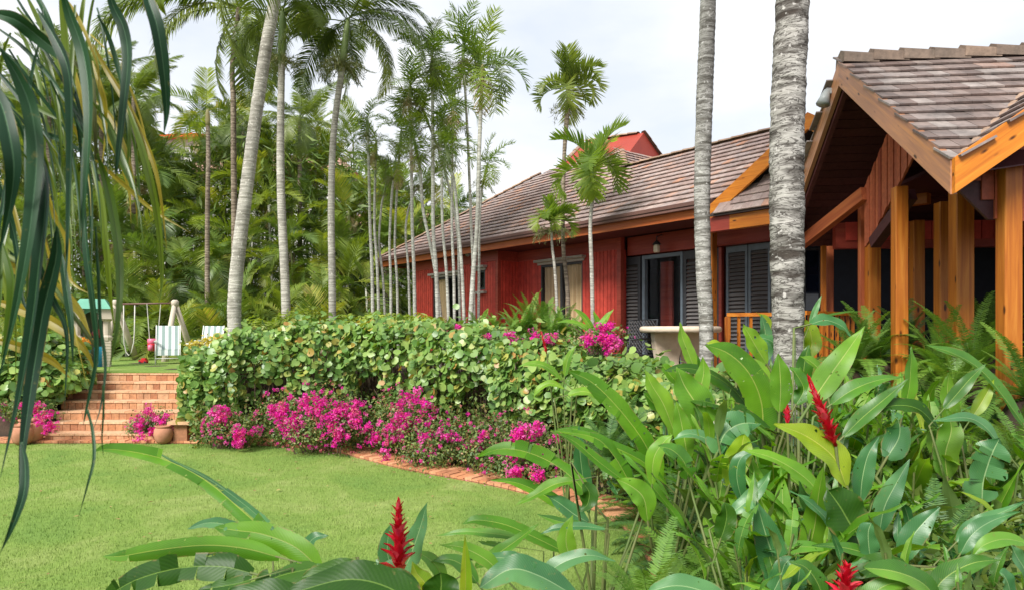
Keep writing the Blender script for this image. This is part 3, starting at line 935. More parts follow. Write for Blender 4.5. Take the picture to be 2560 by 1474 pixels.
# red gablet on top of the roof
def Hl(px, py, t):
    P = W(px, py, t); q = P-E0
    return Vector((q.dot(vx), q.dot(vn), P.z))
m_redflat = mat_plain("red_gablet", (0.36,0.048,0.026), (0.30,0.038,0.022), rough=0.6, scale=2, bmp=0.1)
def HP(px, py, s): return Vector((HX(px,s), s, HZ(px,py,s)))
fl_, fr_, br_, ar_, al_ = HP(1378,418,3.5), HP(1543,392,3.5), HP(1643,404,5.5), HP(1590,328,4.5), HP(1442,352,4.5)
bl_ = Vector((fl_.x, br_.y, br_.z)); dn = Vector((0,0,-0.9))
g = MB().add([fl_, fr_, br_, bl_, ar_, al_, fl_+dn, fr_+dn, br_+dn, bl_+dn], [(0,1,4,5),(1,2,4),(2,3,5,4),(3,0,5),(0,6,7,1),(1,7,8,2),(3,9,6,0)])
gb = hpart("gablet", g, m_redflat)
dzc = Vector((0,0,0.02))
caps(gb, al_+dzc, ar_+dzc); caps(gb, br_+dzc, ar_+dzc); caps(gb, fl_+dzc, al_+dzc)
caps(gb, fr_-Vector((-0.03,0,0.03)), br_-Vector((-0.03,0,0.03)))
# small gable wing: barge board, pent roof, beam
zb0 = ztop(0)-0.15
sl_ = 0.66
dg = hpart("gable_wing", MB().poly_slab([(xl_d+0.15,0.55,zb0+0.02),(xa_d,0.55,zb0+(xa_d-xl_d)*sl_-0.12),(2*xa_d-xl_d-0.15,0.55,zb0+0.02)], (0,0.05,0)), m_redd)
def dz(x): return zb0 + (min(x, 2*xa_d-x)-xl_d)*sl_
bt = 0.21
for (a, b) in ((xl_d, xa_d), (2*xa_d-xl_d, xa_d)):
    hpart("barge_board", MB().poly_slab([(a,-0.16,dz(a)-bt),(b,-0.16,dz(b)-bt),(b,-0.16,dz(b)+0.03),(a,-0.16,dz(a)+0.03)], (0,0.05,0)), m_pinex, dg)
hpart("wing_roof", MB().poly_slab([(xl_d,-0.10,dz(xl_d)),(xa_d,-0.10,dz(xa_d)),(xa_d,2.2,dz(xa_d)),(xl_d,0.1,dz(xl_d))], (0,0,-0.05)).poly_slab([(2*xa_d-xl_d,-0.1,zb0),(xa_d,-0.1,dz(xa_d)),(xa_d,2.4,dz(xa_d)),(2*xa_d-xl_d,1.4,zb0)], (0,0,-0.05)), m_under, dg)
# pent roof tiles inside the gable
pt = hpart("pent_roof", MB().poly_slab([(xl_d+0.1,-0.32,zb0-0.17),(3.4,-0.32,zb0-0.17),(3.4,0.5,zb0+0.85),(xl_d+1.2,0.5,zb0+0.85),(xl_d+0.5,0.1,zb0+0.35)], (0,0,-0.03)), m_under, dg)
ppent = math.atan2(1.02, 0.82)
pl = []
for r_ in range(7):
    s = -0.34+r_*0.16*math.cos(ppent); z = zb0-0.15+r_*0.16*math.sin(ppent)
    x = xl_d+0.1+(r_ % 2)*TW/2
    while x < 3.2:
        if z+0.05 < dz(x)-bt and x < xa_d+0.9: pl.append((x, s, z))
        x += TW
for (x, s, z) in pl:
    part("roof_tile", tile_me[0], pt, (x, s, z), Matrix.Rotation(ppent-R(8), 3, 'X'))
hpart("post", MB().box(xl_d+0.62, xl_d+0.70, -0.02, 0.06, zb0-0.05, dz(xl_d+0.62)-bt), m_pine, dg)
hpart("beam", MB().box(xl_d+0.02, xl_d+0.42, -0.25, -0.12, zb0-0.42, zb0-0.2), m_redt, dg)
hpart("beam", MB().box(xl_d+0.42, 3.4, -0.25, -0.12, zb0-0.42, zb0-0.2), m_pinex, dg)

# terrace in front of the house
tpts = []
for (x, s) in ((-7.5,0.6),(-6.8,-0.35),(-3,-0.7),(0,-1.6),(1.2,-2.0),(2.4,-2.2),(5.5,-1.2),(6.5,3.0),(6.5,6.5),(-7.5,6.5)):
    P = E0+vx*x+vn*s; tpts.append((P.x, P.y, TOP-0.18))
o = link("terrace", MB().poly_slab(tpts, (0,0,0.18+0.01)).mesh("terrace", mat_plain("terrace_stone", (0.38,0.28,0.21),(0.28,0.2,0.15), rough=0.85, scale=3, bmp=0.4)))
tag(o, kind='structure')

# wall lamp, security lamp
p = E0+vx*HX(1622,SC-0.3)+vn*(SC-0.3); zl = HZ(1622,612,SC-0.3)
wl_ = thing("wall_lantern", (p.x, p.y, zl-0.09), "small cream glass lantern hanging over the louvered sliding door", "lamp")
m_lampg = mat_plain("lantern_glass", (0.78,0.70,0.52),(0.70,0.62,0.45), rough=0.3, bmp=0)
part("shade", MB().lathe([(0.035,0.16),(0.06,0.13),(0.065,0.02),(0.05,0.0)], seg=8).mesh("shade", m_lampg, False), wl_)
part("cap", MB().lathe([(0.09,0.15),(0.05,0.2),(0.015,0.23)], seg=8).mesh("cap", m_black), wl_)
part("bracket", MB().tube([(0,0,0.22),(0.0,0.0,0.30),(0.12,0.16,0.36),(0.18,0.26,0.36)], 0.012, 6).mesh("bracket", m_black), wl_)
p = E0+vx*HX(1166,SA-0.1)+vn*(SA-0.1); zl = HZ(1166,625,SA-0.1)
fl = thing("flood_lamp", (p.x, p.y, zl), "small grey twin flood lamp under the eave beside the narrow window", "lamp")
m_gl = mat_plain("lamp_metal", (0.35,0.38,0.38),(0.28,0.3,0.3), rough=0.4, bmp=0)
part("mount", MB().box(-0.05,0.05,-0.02,0.06,0.05,0.15).mesh("mount", m_gl), fl)
for dx in (-0.07, 0.07):
    part("lamp_head", MB().tube([(0,0,0.06),(dx,-0.06,0.0),(dx*1.6,-0.14,-0.06)], [0.02,0.05,0.06], 8).mesh("lamp_head", m_gl, True), fl)
# ------------------------------------------------------------------ open pavilion on the right
PY0 = 5.05; PX0 = (2365-CXD)*PY0/FD
ZC = EYE+(HZD-393)*PY0/FD      # top of roof at the near corner
pav = thing("timber_pavilion", (PX0, PY0, 0), "open timber pavilion with orange posts and steep brown tiled gables at right", "pavilion", rz=R(-6.0))
HW = 2.21; PP = 0.722; pp = math.atan(PP)
ZA = ZC+HW*PP
pa_x = Vector((math.cos(R(-6)), math.sin(R(-6)), 0)); pa_y = Vector((-math.sin(R(-6)), math.cos(R(-6)), 0))
def PL(px, Y, z=None):
    """local x,y of the point at picture column px and depth Y"""
    q = Vector((XofPx(px, Y), Y, 0))-Vector((PX0, PY0, 0))
    return q.dot(pa_x), q.dot(pa_y)
def pz(py, Y): return EYE+(HZD-py)*Y/FD
def ppart(nm, mb, mat, par=None, smooth=False):
    return part(nm, mb.mesh(nm, mat, smooth), par or pav)
TL2 = [(0,(0.15,0.105,0.09)),(0.2,(0.22,0.165,0.145)),(0.38,(0.27,0.21,0.185)),(0.55,(0.19,0.14,0.125)),(0.7,(0.29,0.24,0.22)),(0.88,(0.33,0.285,0.26)),(1,(0.35,0.22,0.17))]
m_tile2 = mat_rand("pavilion_tile", TL2, rough=0.6, bmp=0.35, dirt=0.85, dcol=(0.06,0.05,0.048), dscale=3.0, spec=0.4)
m_barge = mat_pine("weathered_barge", (0.30,0.15,0.10), (0.42,0.21,0.12), (0.58,0.28,0.11), axis=0)
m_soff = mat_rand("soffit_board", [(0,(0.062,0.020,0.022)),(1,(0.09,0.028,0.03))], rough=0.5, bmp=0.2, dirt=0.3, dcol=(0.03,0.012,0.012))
m_beamr = mat_pine("redwood_beam", (0.28,0.07,0.03), (0.40,0.11,0.045), (0.50,0.17,0.06), axis=0, knots=False)
m_postr = mat_pine("redwood_post", (0.28,0.07,0.03), (0.40,0.11,0.045), (0.50,0.17,0.06), axis=2, knots=False)
m_sid = mat_rand("gable_siding", [(0,(0.36,0.085,0.04)),(0.5,(0.46,0.12,0.055)),(1,(0.30,0.065,0.035))], rough=0.5, bmp=0.2, dirt=0.3, dcol=(0.15,0.03,0.02))
def zn(ly): return ZC+PP*min(ly, 2*HW-ly)
LX = 5.4
roof2 = ppart("roof", MB()
    .poly_slab([(0,0,ZC-.04),(HW,HW,ZA-.04),(0,HW,ZA-.04)], (0,0,-0.05))
    .poly_slab([(HW*2,0,ZC-.04),(HW*2,HW*2,ZC-.04),(HW*2+1.2,HW*2,ZC-.04),(HW*2+1.2,HW,ZA-.04),(HW,HW,ZA-.04)], (0,0,-0.05))
    .poly_slab([(0,0,ZC-.04),(HW,0,ZA-.04),(HW,HW,ZA-.04)], (0,0,-0.05))
    .poly_slab([(HW,0,ZA-.04),(2*HW,0,ZC-.04),(2*HW,HW*0.1,ZC-.04),(HW,HW,ZA-.04)], (0,0,-0.05)), m_under)
# soffit boards below the far slope, single boards running along the ridge
far = ppart("roof_slope", MB().poly_slab([(0,HW,ZA-.04),(HW*2+1.2,HW,ZA-.04),(HW*2+1.2,2*HW,ZC-.04),(0,2*HW,ZC-.04)], (0,0,-0.05)), m_under)
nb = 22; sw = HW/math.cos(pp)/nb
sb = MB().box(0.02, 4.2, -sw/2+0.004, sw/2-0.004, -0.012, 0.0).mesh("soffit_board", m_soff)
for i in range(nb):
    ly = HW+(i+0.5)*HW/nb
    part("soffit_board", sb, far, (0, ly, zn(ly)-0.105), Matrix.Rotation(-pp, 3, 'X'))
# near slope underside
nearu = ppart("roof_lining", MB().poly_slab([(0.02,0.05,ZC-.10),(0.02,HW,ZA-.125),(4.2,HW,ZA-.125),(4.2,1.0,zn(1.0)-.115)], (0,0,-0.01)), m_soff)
# tiles
T2, E2 = 0.152, 0.205
t2mb = MB().obox((0,0.125,0.0), (T2/2-0.0018,0,0), (0,0.14,0), (0,0,0.0085))
t2 = t2mb.mesh("roof_tile", m_tile2)
t2v = MB().obox((0,0.125,0.0), (0.042,0,0), (0,0.14,0), (0,0,0.0085)).mesh('roof_tile', m_tile2)
r_ = 0; s = -0.01
while s < HW-0.03:
    x = 0.02+T2/2+(r_ % 2)*T2/2-T2/2+(0 if r_ % 2 else T2/2)-(T2/2 if r_ % 2 else 0)
    if r_ % 2 == 0: part('roof_tile', t2v, roof2, (-0.022, s, zn(s)+0.018), Matrix.Rotation(pp-R(6.5), 3, 'X'))
    while x < HW+0.3:
        if x < s+0.16 and x > -0.09:
            part("roof_tile", t2, roof2, (x, s, zn(s)+0.018+U(0,.003)), Matrix.Rotation(pp-R(6.5)+U(-.008,.008), 3, 'X') @ Matrix.Rotation(U(-.015,.015), 3, 'Z'))
        x += T2
    r_ += 1; s += E2*math.cos(pp)
# slope of the front gable (faces left)
r_ = 0; s = -0.01
while s < HW-0.03:
    y = -0.02+T2/2+(r_ % 2)*T2/2-T2/2
    while y < HW:
        if y < s+0.13:
            part("roof_tile", t2, roof2, (s, y, ZC+PP*s+0.018+U(0,.003)), Matrix.Rotation(R(-90), 3, 'Z') @ Matrix.Rotation(pp-R(6.5)+U(-.008,.008), 3, 'X'))
        y += T2
    r_ += 1; s += E2*math.cos(pp)
# far slope tiles show their ends along the verge
rot_f = Matrix.Rotation(R(180), 3, 'Z') @ Matrix.Rotation(pp-R(6.5), 3, 'X')
r_ = 0; s = -0.01
while s < HW-0.03:
    for k in range(3 if s < HW-0.3 else 0):
        part("roof_tile", t2, far, (0.0+k*T2-(0.05 if r_ % 2 else -0.0), 2*HW-s, zn(s)+0.012), rot_f)
    r_ += 1; s += E2*math.cos(pp)
# ridge caps, stepped
rc = MB().add([(0,-0.12,0.01),(0,0,0.068),(0,0.12,0.01),(0.36,-0.11,0.0),(0.36,0,0.050),(0.36,0.11,0.0),(0,-0.12,-0.09),(0.36,-0.11,-0.09),(0,0.12,-0.09),(0.36,0.11,-0.09)],
              [(0,3,4,1),(1,4,5,2),(6,7,3,0),(2,5,9,8),(6,0,1,2,8)])
rcm = rc.mesh("ridge_tile", mat_rand('weathered_ridge', [(0,(0.27,0.19,0.14)),(0.5,(0.22,0.165,0.13)),(1,(0.32,0.23,0.17))], rough=0.9, dirt=0.7, dcol=(0.10,0.085,0.07)))
rcm2 = rcm
for i in range(9):
    part("ridge_tile", rcm, roof2, (-0.04+i*0.30, HW, ZA+0.05+U(-.004,.006)), (0, R(3.2), U(-.01,.01)))
# valley mortar line
part("valley_flashing", MB().beam((0.03,0.03,ZC+0.03),(HW,HW,ZA+0.03),0.05,0.02).mesh("valley_flashing", m_ridge), roof2)
# barge boards
BH = 0.262; BT = 0.045
def barge(a, b, off, mat):
    a, b = Vector(a), Vector(b)
    me = MB().poly_slab([a-Vector((0,0,BH)), b-Vector((0,0,BH)), b, a], off)
    return ppart("barge_board", me, mat)
def barge_local(a, b, off, mat):
    """board whose own x axis runs along it, so the grain does too"""
    a, b = Vector(a), Vector(b); d = b-a; L = d.length
    rot = basis(d, (0,0,1)); inv = rot.inverted()
    dn = inv @ Vector((0,0,-BH)); of = inv @ Vector(off)
    me = MB().poly_slab([dn, Vector((L,0,0))+dn, Vector((L,0,0)), Vector((0,0,0))], of).mesh("barge_board", mat)
    return part("barge_board", me, pav, a, rot)
barge_local((-0.01,-0.01,ZC+0.0),(-0.01,HW,ZA+0.0),(-BT,0,0), m_barge)
barge_local((-0.01,2*HW,ZC),(-0.01,HW+0.004,ZA),(-BT,0,0), m_barge)
barge_local((-0.045,-0.012,ZC+0.0),(HW,-0.012,ZA+0.0),(0,-BT,0), m_pinex)
barge_local((2*HW,-0.012,ZC),(HW+0.004,-0.012,ZA),(0,-BT,0), m_pinex)
# inner dark face of the far verge
ppart("verge_lining", MB().poly_slab([(0.0,2*HW,ZC-0.32),(0.0,HW,ZA-0.32),(0.0,HW,ZA-0.27),(0.0,2*HW,ZC-0.27)], (0.05,0,0)), m_soff)
# grey downlight at the apex
dl = thing("spot_lamp", tuple(Vector((PX0,PY0,0))+pa_x*(-0.10)+pa_y*(HW+0.22)+Vector((0,0,ZA-0.33))), "grey spot lamp fixed below the apex of the pavilion gable", "lamp")
part("lamp_body", MB().tube([(0,0,0.10),(-0.02,-0.0,0.03),(-0.05,-0.01,-0.06)], [0.03,0.05,0.075], 10).mesh("lamp_body", m_gl, True), dl)
part("bracket", MB().box(-0.01,0.05,-0.02,0.02,0.06,0.12).mesh("bracket", m_gl), dl)
# wall of vertical boards, set back under the verge
GX = 0.45
def GL_(px):
    k = (px-CXD)/FD   # X = k*Y on plane GX
    # X = PX0+.9945GX+.1045 l ; Y = PY0-.1045GX+.9945 l
    l = (k*(PY0-0.1045*GX)-PX0-0.9945*GX)/(0.1045-k*0.9945)
    return l, PY0-0.1045*GX+0.9945*l
def gp(px, py): l, Y = GL_(px); return l, pz(py, Y)
def interp(pts, l):
    pts = sorted(pts)
    for (a, za), (b, zb) in zip(pts[:-1], pts[1:]):
        if a <= l <= b: return za+(zb-za)*(l-a)/(b-a)
    return pts[0][1] if l < pts[0][0] else pts[-1][1]
topl = [gp(2141,460), gp(2195,333), (gp(2262,330)[0], gp(2262,330)[1]+0.3)]
botl = [gp(2262,385), gp(2150,600), gp(2138,612)]
l0, l1 = gp(2275,400)[0], gp(2141,460)[0]
gw = ppart("gable_wall", MB().box(GX+0.003, GX+0.03, l1-0.02, l1+0.02, gp(2141,600)[1], gp(2141,465)[1]), m_soff)
y = l0; wb = 0.075; k_ = 0
while y < l1:
    ym = y+wb/2; zt = min(interp(topl, ym), zn(ym)-0.13); zb = interp(botl, ym)
    if zt-zb > 0.03:
        part("board", MB().poly_slab([(0,0.001,interp(botl,y)),(0,wb-0.008,interp(botl,y+wb)),(0,wb-0.008,min(interp(topl,y+wb),zn(y+wb)-.13)),(0,0.001,min(interp(topl,y),zn(y)-.13))], (-0.02-0.008*(k_%2),0,0)).mesh("board", m_sid), gw, (GX, y, 0))
    y += wb; k_ += 1
# sloping brace beams
def pbeam(a, b, w, h, mat, nm="brace_beam"):
    a, b = Vector(a), Vector(b); d = b-a; rot = basis(d, (0,0,1))
    me = MB().box(0, d.length, -w/2, w/2, -h/2, h/2).mesh(nm, mat)
    return part(nm, me, pav, a, rot)
def pt_(px, py, Y):
    lx, ly = PL(px, Y); return Vector((lx, ly, pz(py, Y)))
pbeam(pt_(2137,478,7.7), pt_(1978,602,9.2), 0.09, 0.15, m_beamr)
pbeam(pt_(2250,480,6.6), pt_(2160,600,7.4), 0.10, 0.12, m_soff, "brace_beam")
# posts:  px, width px, top py, depth, foot z, material
def ppost(px, wpx, ytop, Y, zf, mat, nm="post"):
    lx, ly = PL(px, Y); w = wpx*Y/FD/2*0.93
    me = MB().box(-w, w, -w, w, 0, pz(ytop, Y)-zf).mesh(nm, mat)
    return bevelled(part(nm, me, pav, (lx, ly, zf)), 0.006)
ppost(2492, 44, 395, 5.35, 0.45, m_pine)
ppost(2374, 44, 430, 6.2, 0.75, m_pine)
ppost(2222, 32, 462, 6.5, 0.70, m_pine)
ppost(2330, 34, 500, 6.9, TOP, m_pine)
ppost(2265, 28, 545, 7.6, TOP, m_pine)
ppost(2155, 31, 520, 8.1, TOP, m_pine)
ppost(2129, 16, 500, 8.2, TOP, m_postr)
ppost(2034, 12, 590, 9.4, TOP, m_pine)
ppost(2048, 18, 600, 9.6, TOP, m_postr)
# triangular brackets with boards, under the front gable
def board_at(px0, px1, ytop0, ytop1, ybot0, ybot1, Y, mat, nm="board", par=None):
    a, b = pt_(px0,ytop0,Y), pt_(px1,ytop1,Y); c, d = pt_(px1,ybot1,Y), pt_(px0,ybot0,Y)
    return ppart(nm, MB().poly_slab([d, c, b, a], (0,0.03,0)), mat, par)
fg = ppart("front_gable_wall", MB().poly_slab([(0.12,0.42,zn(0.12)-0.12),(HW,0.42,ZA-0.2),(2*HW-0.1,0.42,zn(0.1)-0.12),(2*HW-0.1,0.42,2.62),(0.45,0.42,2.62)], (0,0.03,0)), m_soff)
nbb = 22
for i in range(nbb):
    x0 = 0.20+i*0.095
    zt = ZC+PP*x0-0.14; zb = 2.60 if x0 > 0.50 else 2.60+(0.50-x0)*1.6
    if x0 < HW and zt-zb > 0.03:
        part("board", MB().box(0,0.088,0.398,0.418,zb,zt).mesh("board", m_sid), fg, (x0,0,0))
# beams, back of the pavilion: dark glazed walls, red lintels, louvers
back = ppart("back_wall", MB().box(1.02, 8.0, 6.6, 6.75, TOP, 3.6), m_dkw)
ppart("lintel", MB().box(1.02, 7.0, 6.35, 6.5, pz(590,11.2), pz(590,11.2)+0.45), m_redt)
ppart("lintel", MB().box(0.5, 6.0, 3.86, 3.98, 2.80, 3.13), m_redt)
lb_me = MB().box(0,0.14,3.838,3.858,0,0.235).mesh('board', m_red)
for i in range(34):
    x0 = 0.62+i*0.15
    part("board", lb_me, pav, (x0,0,2.90))
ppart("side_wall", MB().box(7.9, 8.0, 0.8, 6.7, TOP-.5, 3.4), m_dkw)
ppart("ceiling", MB().box(0.9, 8.0, 1.6, 6.7, 3.42, 3.46), m_soff)
ppart("floor", MB().box(0.6, 8.0, 1.5, 6.7, TOP-0.5, TOP+0.01), mat_plain("deck_floor", (0.22,0.08,0.035),(0.16,0.06,0.03), rough=0.5))
# dark glazing with red and orange frames
def pframe(px0, px1, py0, py1, Y, fr, gl, slats=0, nm="glazed_panel"):
    a = pt_(px0,py1,Y); b = pt_(px1,py0,Y)
    x0, x1, y, z0, z1 = a.x, b.x, (a.y+b.y)/2, a.z, b.z; t = 0.045
    f = ppart(nm, MB().box(x0,x0+t,y,y+.05,z0,z1).box(x1-t,x1,y,y+.05,z0,z1).box(x0+t,x1-t,y,y+.05,z1-t,z1).box(x0+t,x1-t,y,y+.05,z0,z0+t), fr)
    ppart("pane", MB().box(x0+t,x1-t,y+.02,y+.03,z0+t,z1-t), gl, f)
    if slats:
        me = MB().obox((0,0,0), ((x1-x0)/2-t,0,0), (0,0.02,0.016), (0,-0.003,0.0035)).mesh("slat", slats if not isinstance(slats, int) else m_slat)
        n = int((z1-z0-2*t)/0.06)
        for i in range(n): part("slat", me, f, ((x0+x1)/2, y-0.005, z0+t+0.03+i*0.06))
    return f
m_navy = glass_mat("navy_glass", (0.006,0.010,0.022), 0.04)
m_navy.node_tree.nodes["Principled BSDF"].inputs["Alpha"].default_value = 1.0
m_whites = mat_plain("white_louver", (0.62,0.66,0.70),(0.52,0.56,0.6), rough=0.5, bmp=0)
pframe(1984,2030,612,772,11.0,m_black,m_navy)
pframe(2066,2116,640,775,11.0,m_redt,m_navy, 1)
pframe(2172,2208,620,775,10.9,m_black,m_navy)
pframe(2225,2262,625,765,10.8,m_black,m_navy)
pframe(2282,2330,680,760,10.7,m_black,m_whites, m_whites)
pframe(2400,2470,590,765,10.0,m_black,m_navy)
pframe(2500,2570,600,780,9.6,m_black,m_navy)
# balustrade
def rail_run(a, b, zr, name_lbl):
    a, b = Vector(a), Vector(b)
    t = thing("balustrade", (a.x, a.y, TOP), name_lbl, "railing", "orange deck railings")
    d = b-a; d.z = 0; L = d.length; d.normalize(); side = Vector((-d.y, d.x, 0))
    rel = lambda q: q-Vector((a.x, a.y, TOP))
    mb = MB().beam(rel(Vector((a.x,a.y,zr))), rel(Vector((b.x,b.y,zr))), 0.09, 0.05)
    part("top_rail", mb.mesh("top_rail", m_pinex), t)
    part("bottom_rail", MB().beam(rel(Vector((a.x,a.y,zr-0.75))), rel(Vector((b.x,b.y,zr-0.75))), 0.05, 0.06).mesh("bottom_rail", m_pinex), t)
    n = max(2, int(L/0.13)); me = MB().box(-0.018,0.018,-0.018,0.018,-0.72,-0.026).mesh("baluster", m_pine)
    for i in range(n+1):
        p = rel(a+d*(L*i/n)); part("baluster", me, t, (p.x, p.y, zr-TOP))
    return t
pA = W(1795,780,9.6); pB = W(2106,773,9.3)
rail_run(pA, W(1915,777,9.4), EYE+(HZD-776)*9.5/FD, "orange timber railing between the two grey palm trunks")
rail_run(W(1985,773,8.6), pB, EYE+(HZD-773)*8.9/FD, "orange timber railing right of the thick grey palm trunk")
p0_ = ppost(1797, 14, 782, 9.3, TOP, m_pine, "rail_post")
# ------------------------------------------------------------------ palms
G_A = [(0,(0.13,0.20,0.03)),(0.35,(0.20,0.28,0.04)),(0.7,(0.29,0.35,0.055)),(0.88,(0.40,0.40,0.08)),(1,(0.50,0.38,0.14))]
G_D = [(0,(0.075,0.14,0.034)),(0.5,(0.14,0.22,0.045)),(1,(0.23,0.30,0.065))]
G_C = [(0,(0.09,0.145,0.04)),(0.5,(0.15,0.21,0.055)),(0.9,(0.23,0.28,0.075)),(1,(0.34,0.32,0.13))]
G_Y = [(0,(0.16,0.24,0.03)),(0.5,(0.25,0.31,0.045)),(1,(0.38,0.36,0.07))]
G_B = [(0,(0.36,0.25,0.13)),(0.5,(0.50,0.37,0.22)),(1,(0.58,0.50,0.36))]
m_fr = {'A': mat_leaf("areca_leaflet", G_A, isl=0.3, rough=0.5, trans=0.34), 'D': mat_leaf("dark_leaflet", G_D, isl=0.3, rough=0.45, trans=0.28),
        'C': mat_leaf("coconut_leaflet", G_C, isl=0.3, rough=0.4, trans=0.42), 'Y': mat_leaf("yellow_leaflet", G_Y, isl=0.3, rough=0.5, trans=0.4),
        'B': mat_leaf("dead_leaflet", G_B, rough=0.8, trans=0.1, spec=0.1)}
m_fr['M'] = mat_leaf('light_leaflet', [(0,(0.12,0.21,0.04)),(0.5,(0.19,0.29,0.05)),(0.95,(0.29,0.38,0.07)),(1,(0.38,0.38,0.09))], isl=0.3, rough=0.45, trans=0.5)
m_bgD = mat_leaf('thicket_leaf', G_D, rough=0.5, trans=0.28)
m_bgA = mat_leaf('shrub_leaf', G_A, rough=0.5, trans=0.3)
def frond_mb(L, n, ll, lw, droop, vang=0.35, hang=0.8, start=0.14, seed=0, fwd=0.75, segs=3, width_rachis=0.012, wavy=0.15, curve=1.4):
    rs = random.Random(seed)
    mb = MB()
    K = 16; P, T = [], []
    p = Vector((0,0,0))
    for i in range(K+1):
        th = -droop*(i/K)**curve
        t = Vector((math.cos(th),0,math.sin(th))); P.append(p.copy()); T.append(t)
        p = p + t*(L/K)
    mb.tube(P[::2], [width_rachis*(1-0.8*i/(len(P[::2])-1)) for i in range(len(P[::2]))], 5, False)
    for i in range(n):
        s = start+(1-start)*(i+rs.random()*0.5)/n
        k = min(K-1, int(s*K)); f = s*K-k
        pos = P[k].lerp(P[k+1], f); t = T[k].lerp(T[k+1], f).normalized()
        nrm = Vector((-t.z,0,t.x))
        prof = (0.45+0.55*math.sin(math.pi*min(1,(s-start)/(1-start)*0.75+0.18)))*(1-0.45*max(0,(s-0.8)/0.2))
        for sd in (-1, 1):
            l = ll*prof*(0.85+0.3*rs.random())
            fw = fwd*(0.6+0.9*s)+rs.uniform(-wavy,wavy)
            d = (t*fw + Vector((0,sd,0)) + nrm*(vang+rs.uniform(-wavy,wavy))).normalized()
            q = pos.copy(); base = len(mb.v)
            wv = t*(lw*0.5)
            pr = [0.55,1.0,0.75,0.06] if segs == 3 else [0.55,0.95,1.0,0.8,0.45,0.05]
            for j in range(segs+1):
                w_ = wv*pr[j]
                mb.v += [tuple(q-w_), tuple(q+w_)]
                q = q + d*(l/segs)
                d = (d + Vector((0,0,-1))*hang*(0.45+0.25*j)*(1.0+rs.uniform(-.3,.3))/segs*1.6).normalized()
                wv = (wv + (t - d*t.dot(d))*lw*0.15).normalized()*(lw*0.5)
            mb.f += [(base+2*j, base+2*j+2, base+2*j+3, base+2*j+1) for j in range(segs)]
    return mb
def variants(nm, mat, count, **kw):
    out = []
    for i in range(count):
        k = dict(kw); k['droop'] = kw['droop']*(0.55+0.9*i/max(1,count-1)); k['seed'] = hash(nm) % 1000 + i if False else len(nm)*37+i
        out.append(frond_mb(**k).mesh("frond", mat))
    return out
FR = {
 'areca': variants("areca", m_fr['A'], 5, L=2.1, n=34, ll=0.62, lw=0.044, droop=1.5, vang=0.5, hang=0.55, start=0.2),
 'arecaY': variants("arecay", m_fr['Y'], 3, L=2.0, n=32, ll=0.62, lw=0.045, droop=1.6, vang=0.45, hang=0.6, start=0.2),
 'arecaD': variants("arecad", m_fr['D'], 4, L=2.2, n=34, ll=0.66, lw=0.05, droop=1.5, vang=0.4, hang=0.7, start=0.2),
 'manila': variants("manila", m_fr['C'], 5, L=1.2, n=32, ll=0.36, lw=0.028, droop=1.7, vang=0.4, hang=0.8, start=0.1, wavy=0.6),
 'manilaL': variants("manilaL", m_fr['M'], 4, L=1.2, n=32, ll=0.36, lw=0.030, droop=1.6, vang=0.45, hang=0.75, start=0.1, wavy=0.55),
 'christ': variants("christ", m_fr['C'], 5, L=1.05, n=24, ll=0.40, lw=0.050, droop=2.1, vang=0.75, hang=0.25, start=0.10, wavy=0.12, segs=3),
 'christL': variants("christl", m_fr['M'], 5, L=1.15, n=25, ll=0.44, lw=0.055, droop=2.0, vang=0.65, hang=0.25, start=0.10, wavy=0.12, segs=3),
 'coco': variants("coco", m_fr['C'], 5, L=3.3, n=105, ll=0.72, lw=0.034, droop=1.5, vang=0.05, hang=1.5, start=0.16, segs=3, width_rachis=0.022, fwd=0.55),
 'dead': variants("dead", m_fr['B'], 3, L=1.5, n=20, ll=0.5, lw=0.035, droop=2.6, vang=0.1, hang=1.6, start=0.2),
}
m_bark = mat_bark("palm_bark_grey", (0.46,0.45,0.43), (0.14,0.13,0.115), rings=9, crack=0.8)
m_bark2 = mat_bark("palm_bark_thick", (0.40,0.385,0.36), (0.06,0.05,0.043), rings=6, crack=0.9)
m_barkw = mat_bark("palm_bark_pale", (0.52,0.50,0.45), (0.30,0.285,0.25), rings=16, crack=0.45)
m_barkp = mat_bark('palm_bark_white', (0.66,0.66,0.60), (0.40,0.40,0.35), rings=14, crack=0.25)
m_barkb = mat_bark("palm_bark_brown", (0.33,0.27,0.21), (0.11,0.085,0.06), rings=12)
m_barkg = mat_bark("cane_green", (0.30,0.33,0.14), (0.15,0.19,0.07), rings=5)
m_shaft = mat_plain("crownshaft", (0.20,0.30,0.10),(0.27,0.33,0.13), rough=0.45, scale=3, bmp=0.05)
m_shafty = mat_plain("old_crownshaft", (0.30,0.24,0.10),(0.22,0.22,0.09), rough=0.6, scale=4, bmp=0.1)
m_twig = mat_plain("flower_spray", (0.34,0.33,0.16),(0.26,0.25,0.12), rough=0.8)
m_fruit = mat_leaf("seed_spray", [(0,(0.20,0.24,0.10)),(1,(0.34,0.33,0.16))], rough=0.8, trans=0.1, patch=False)
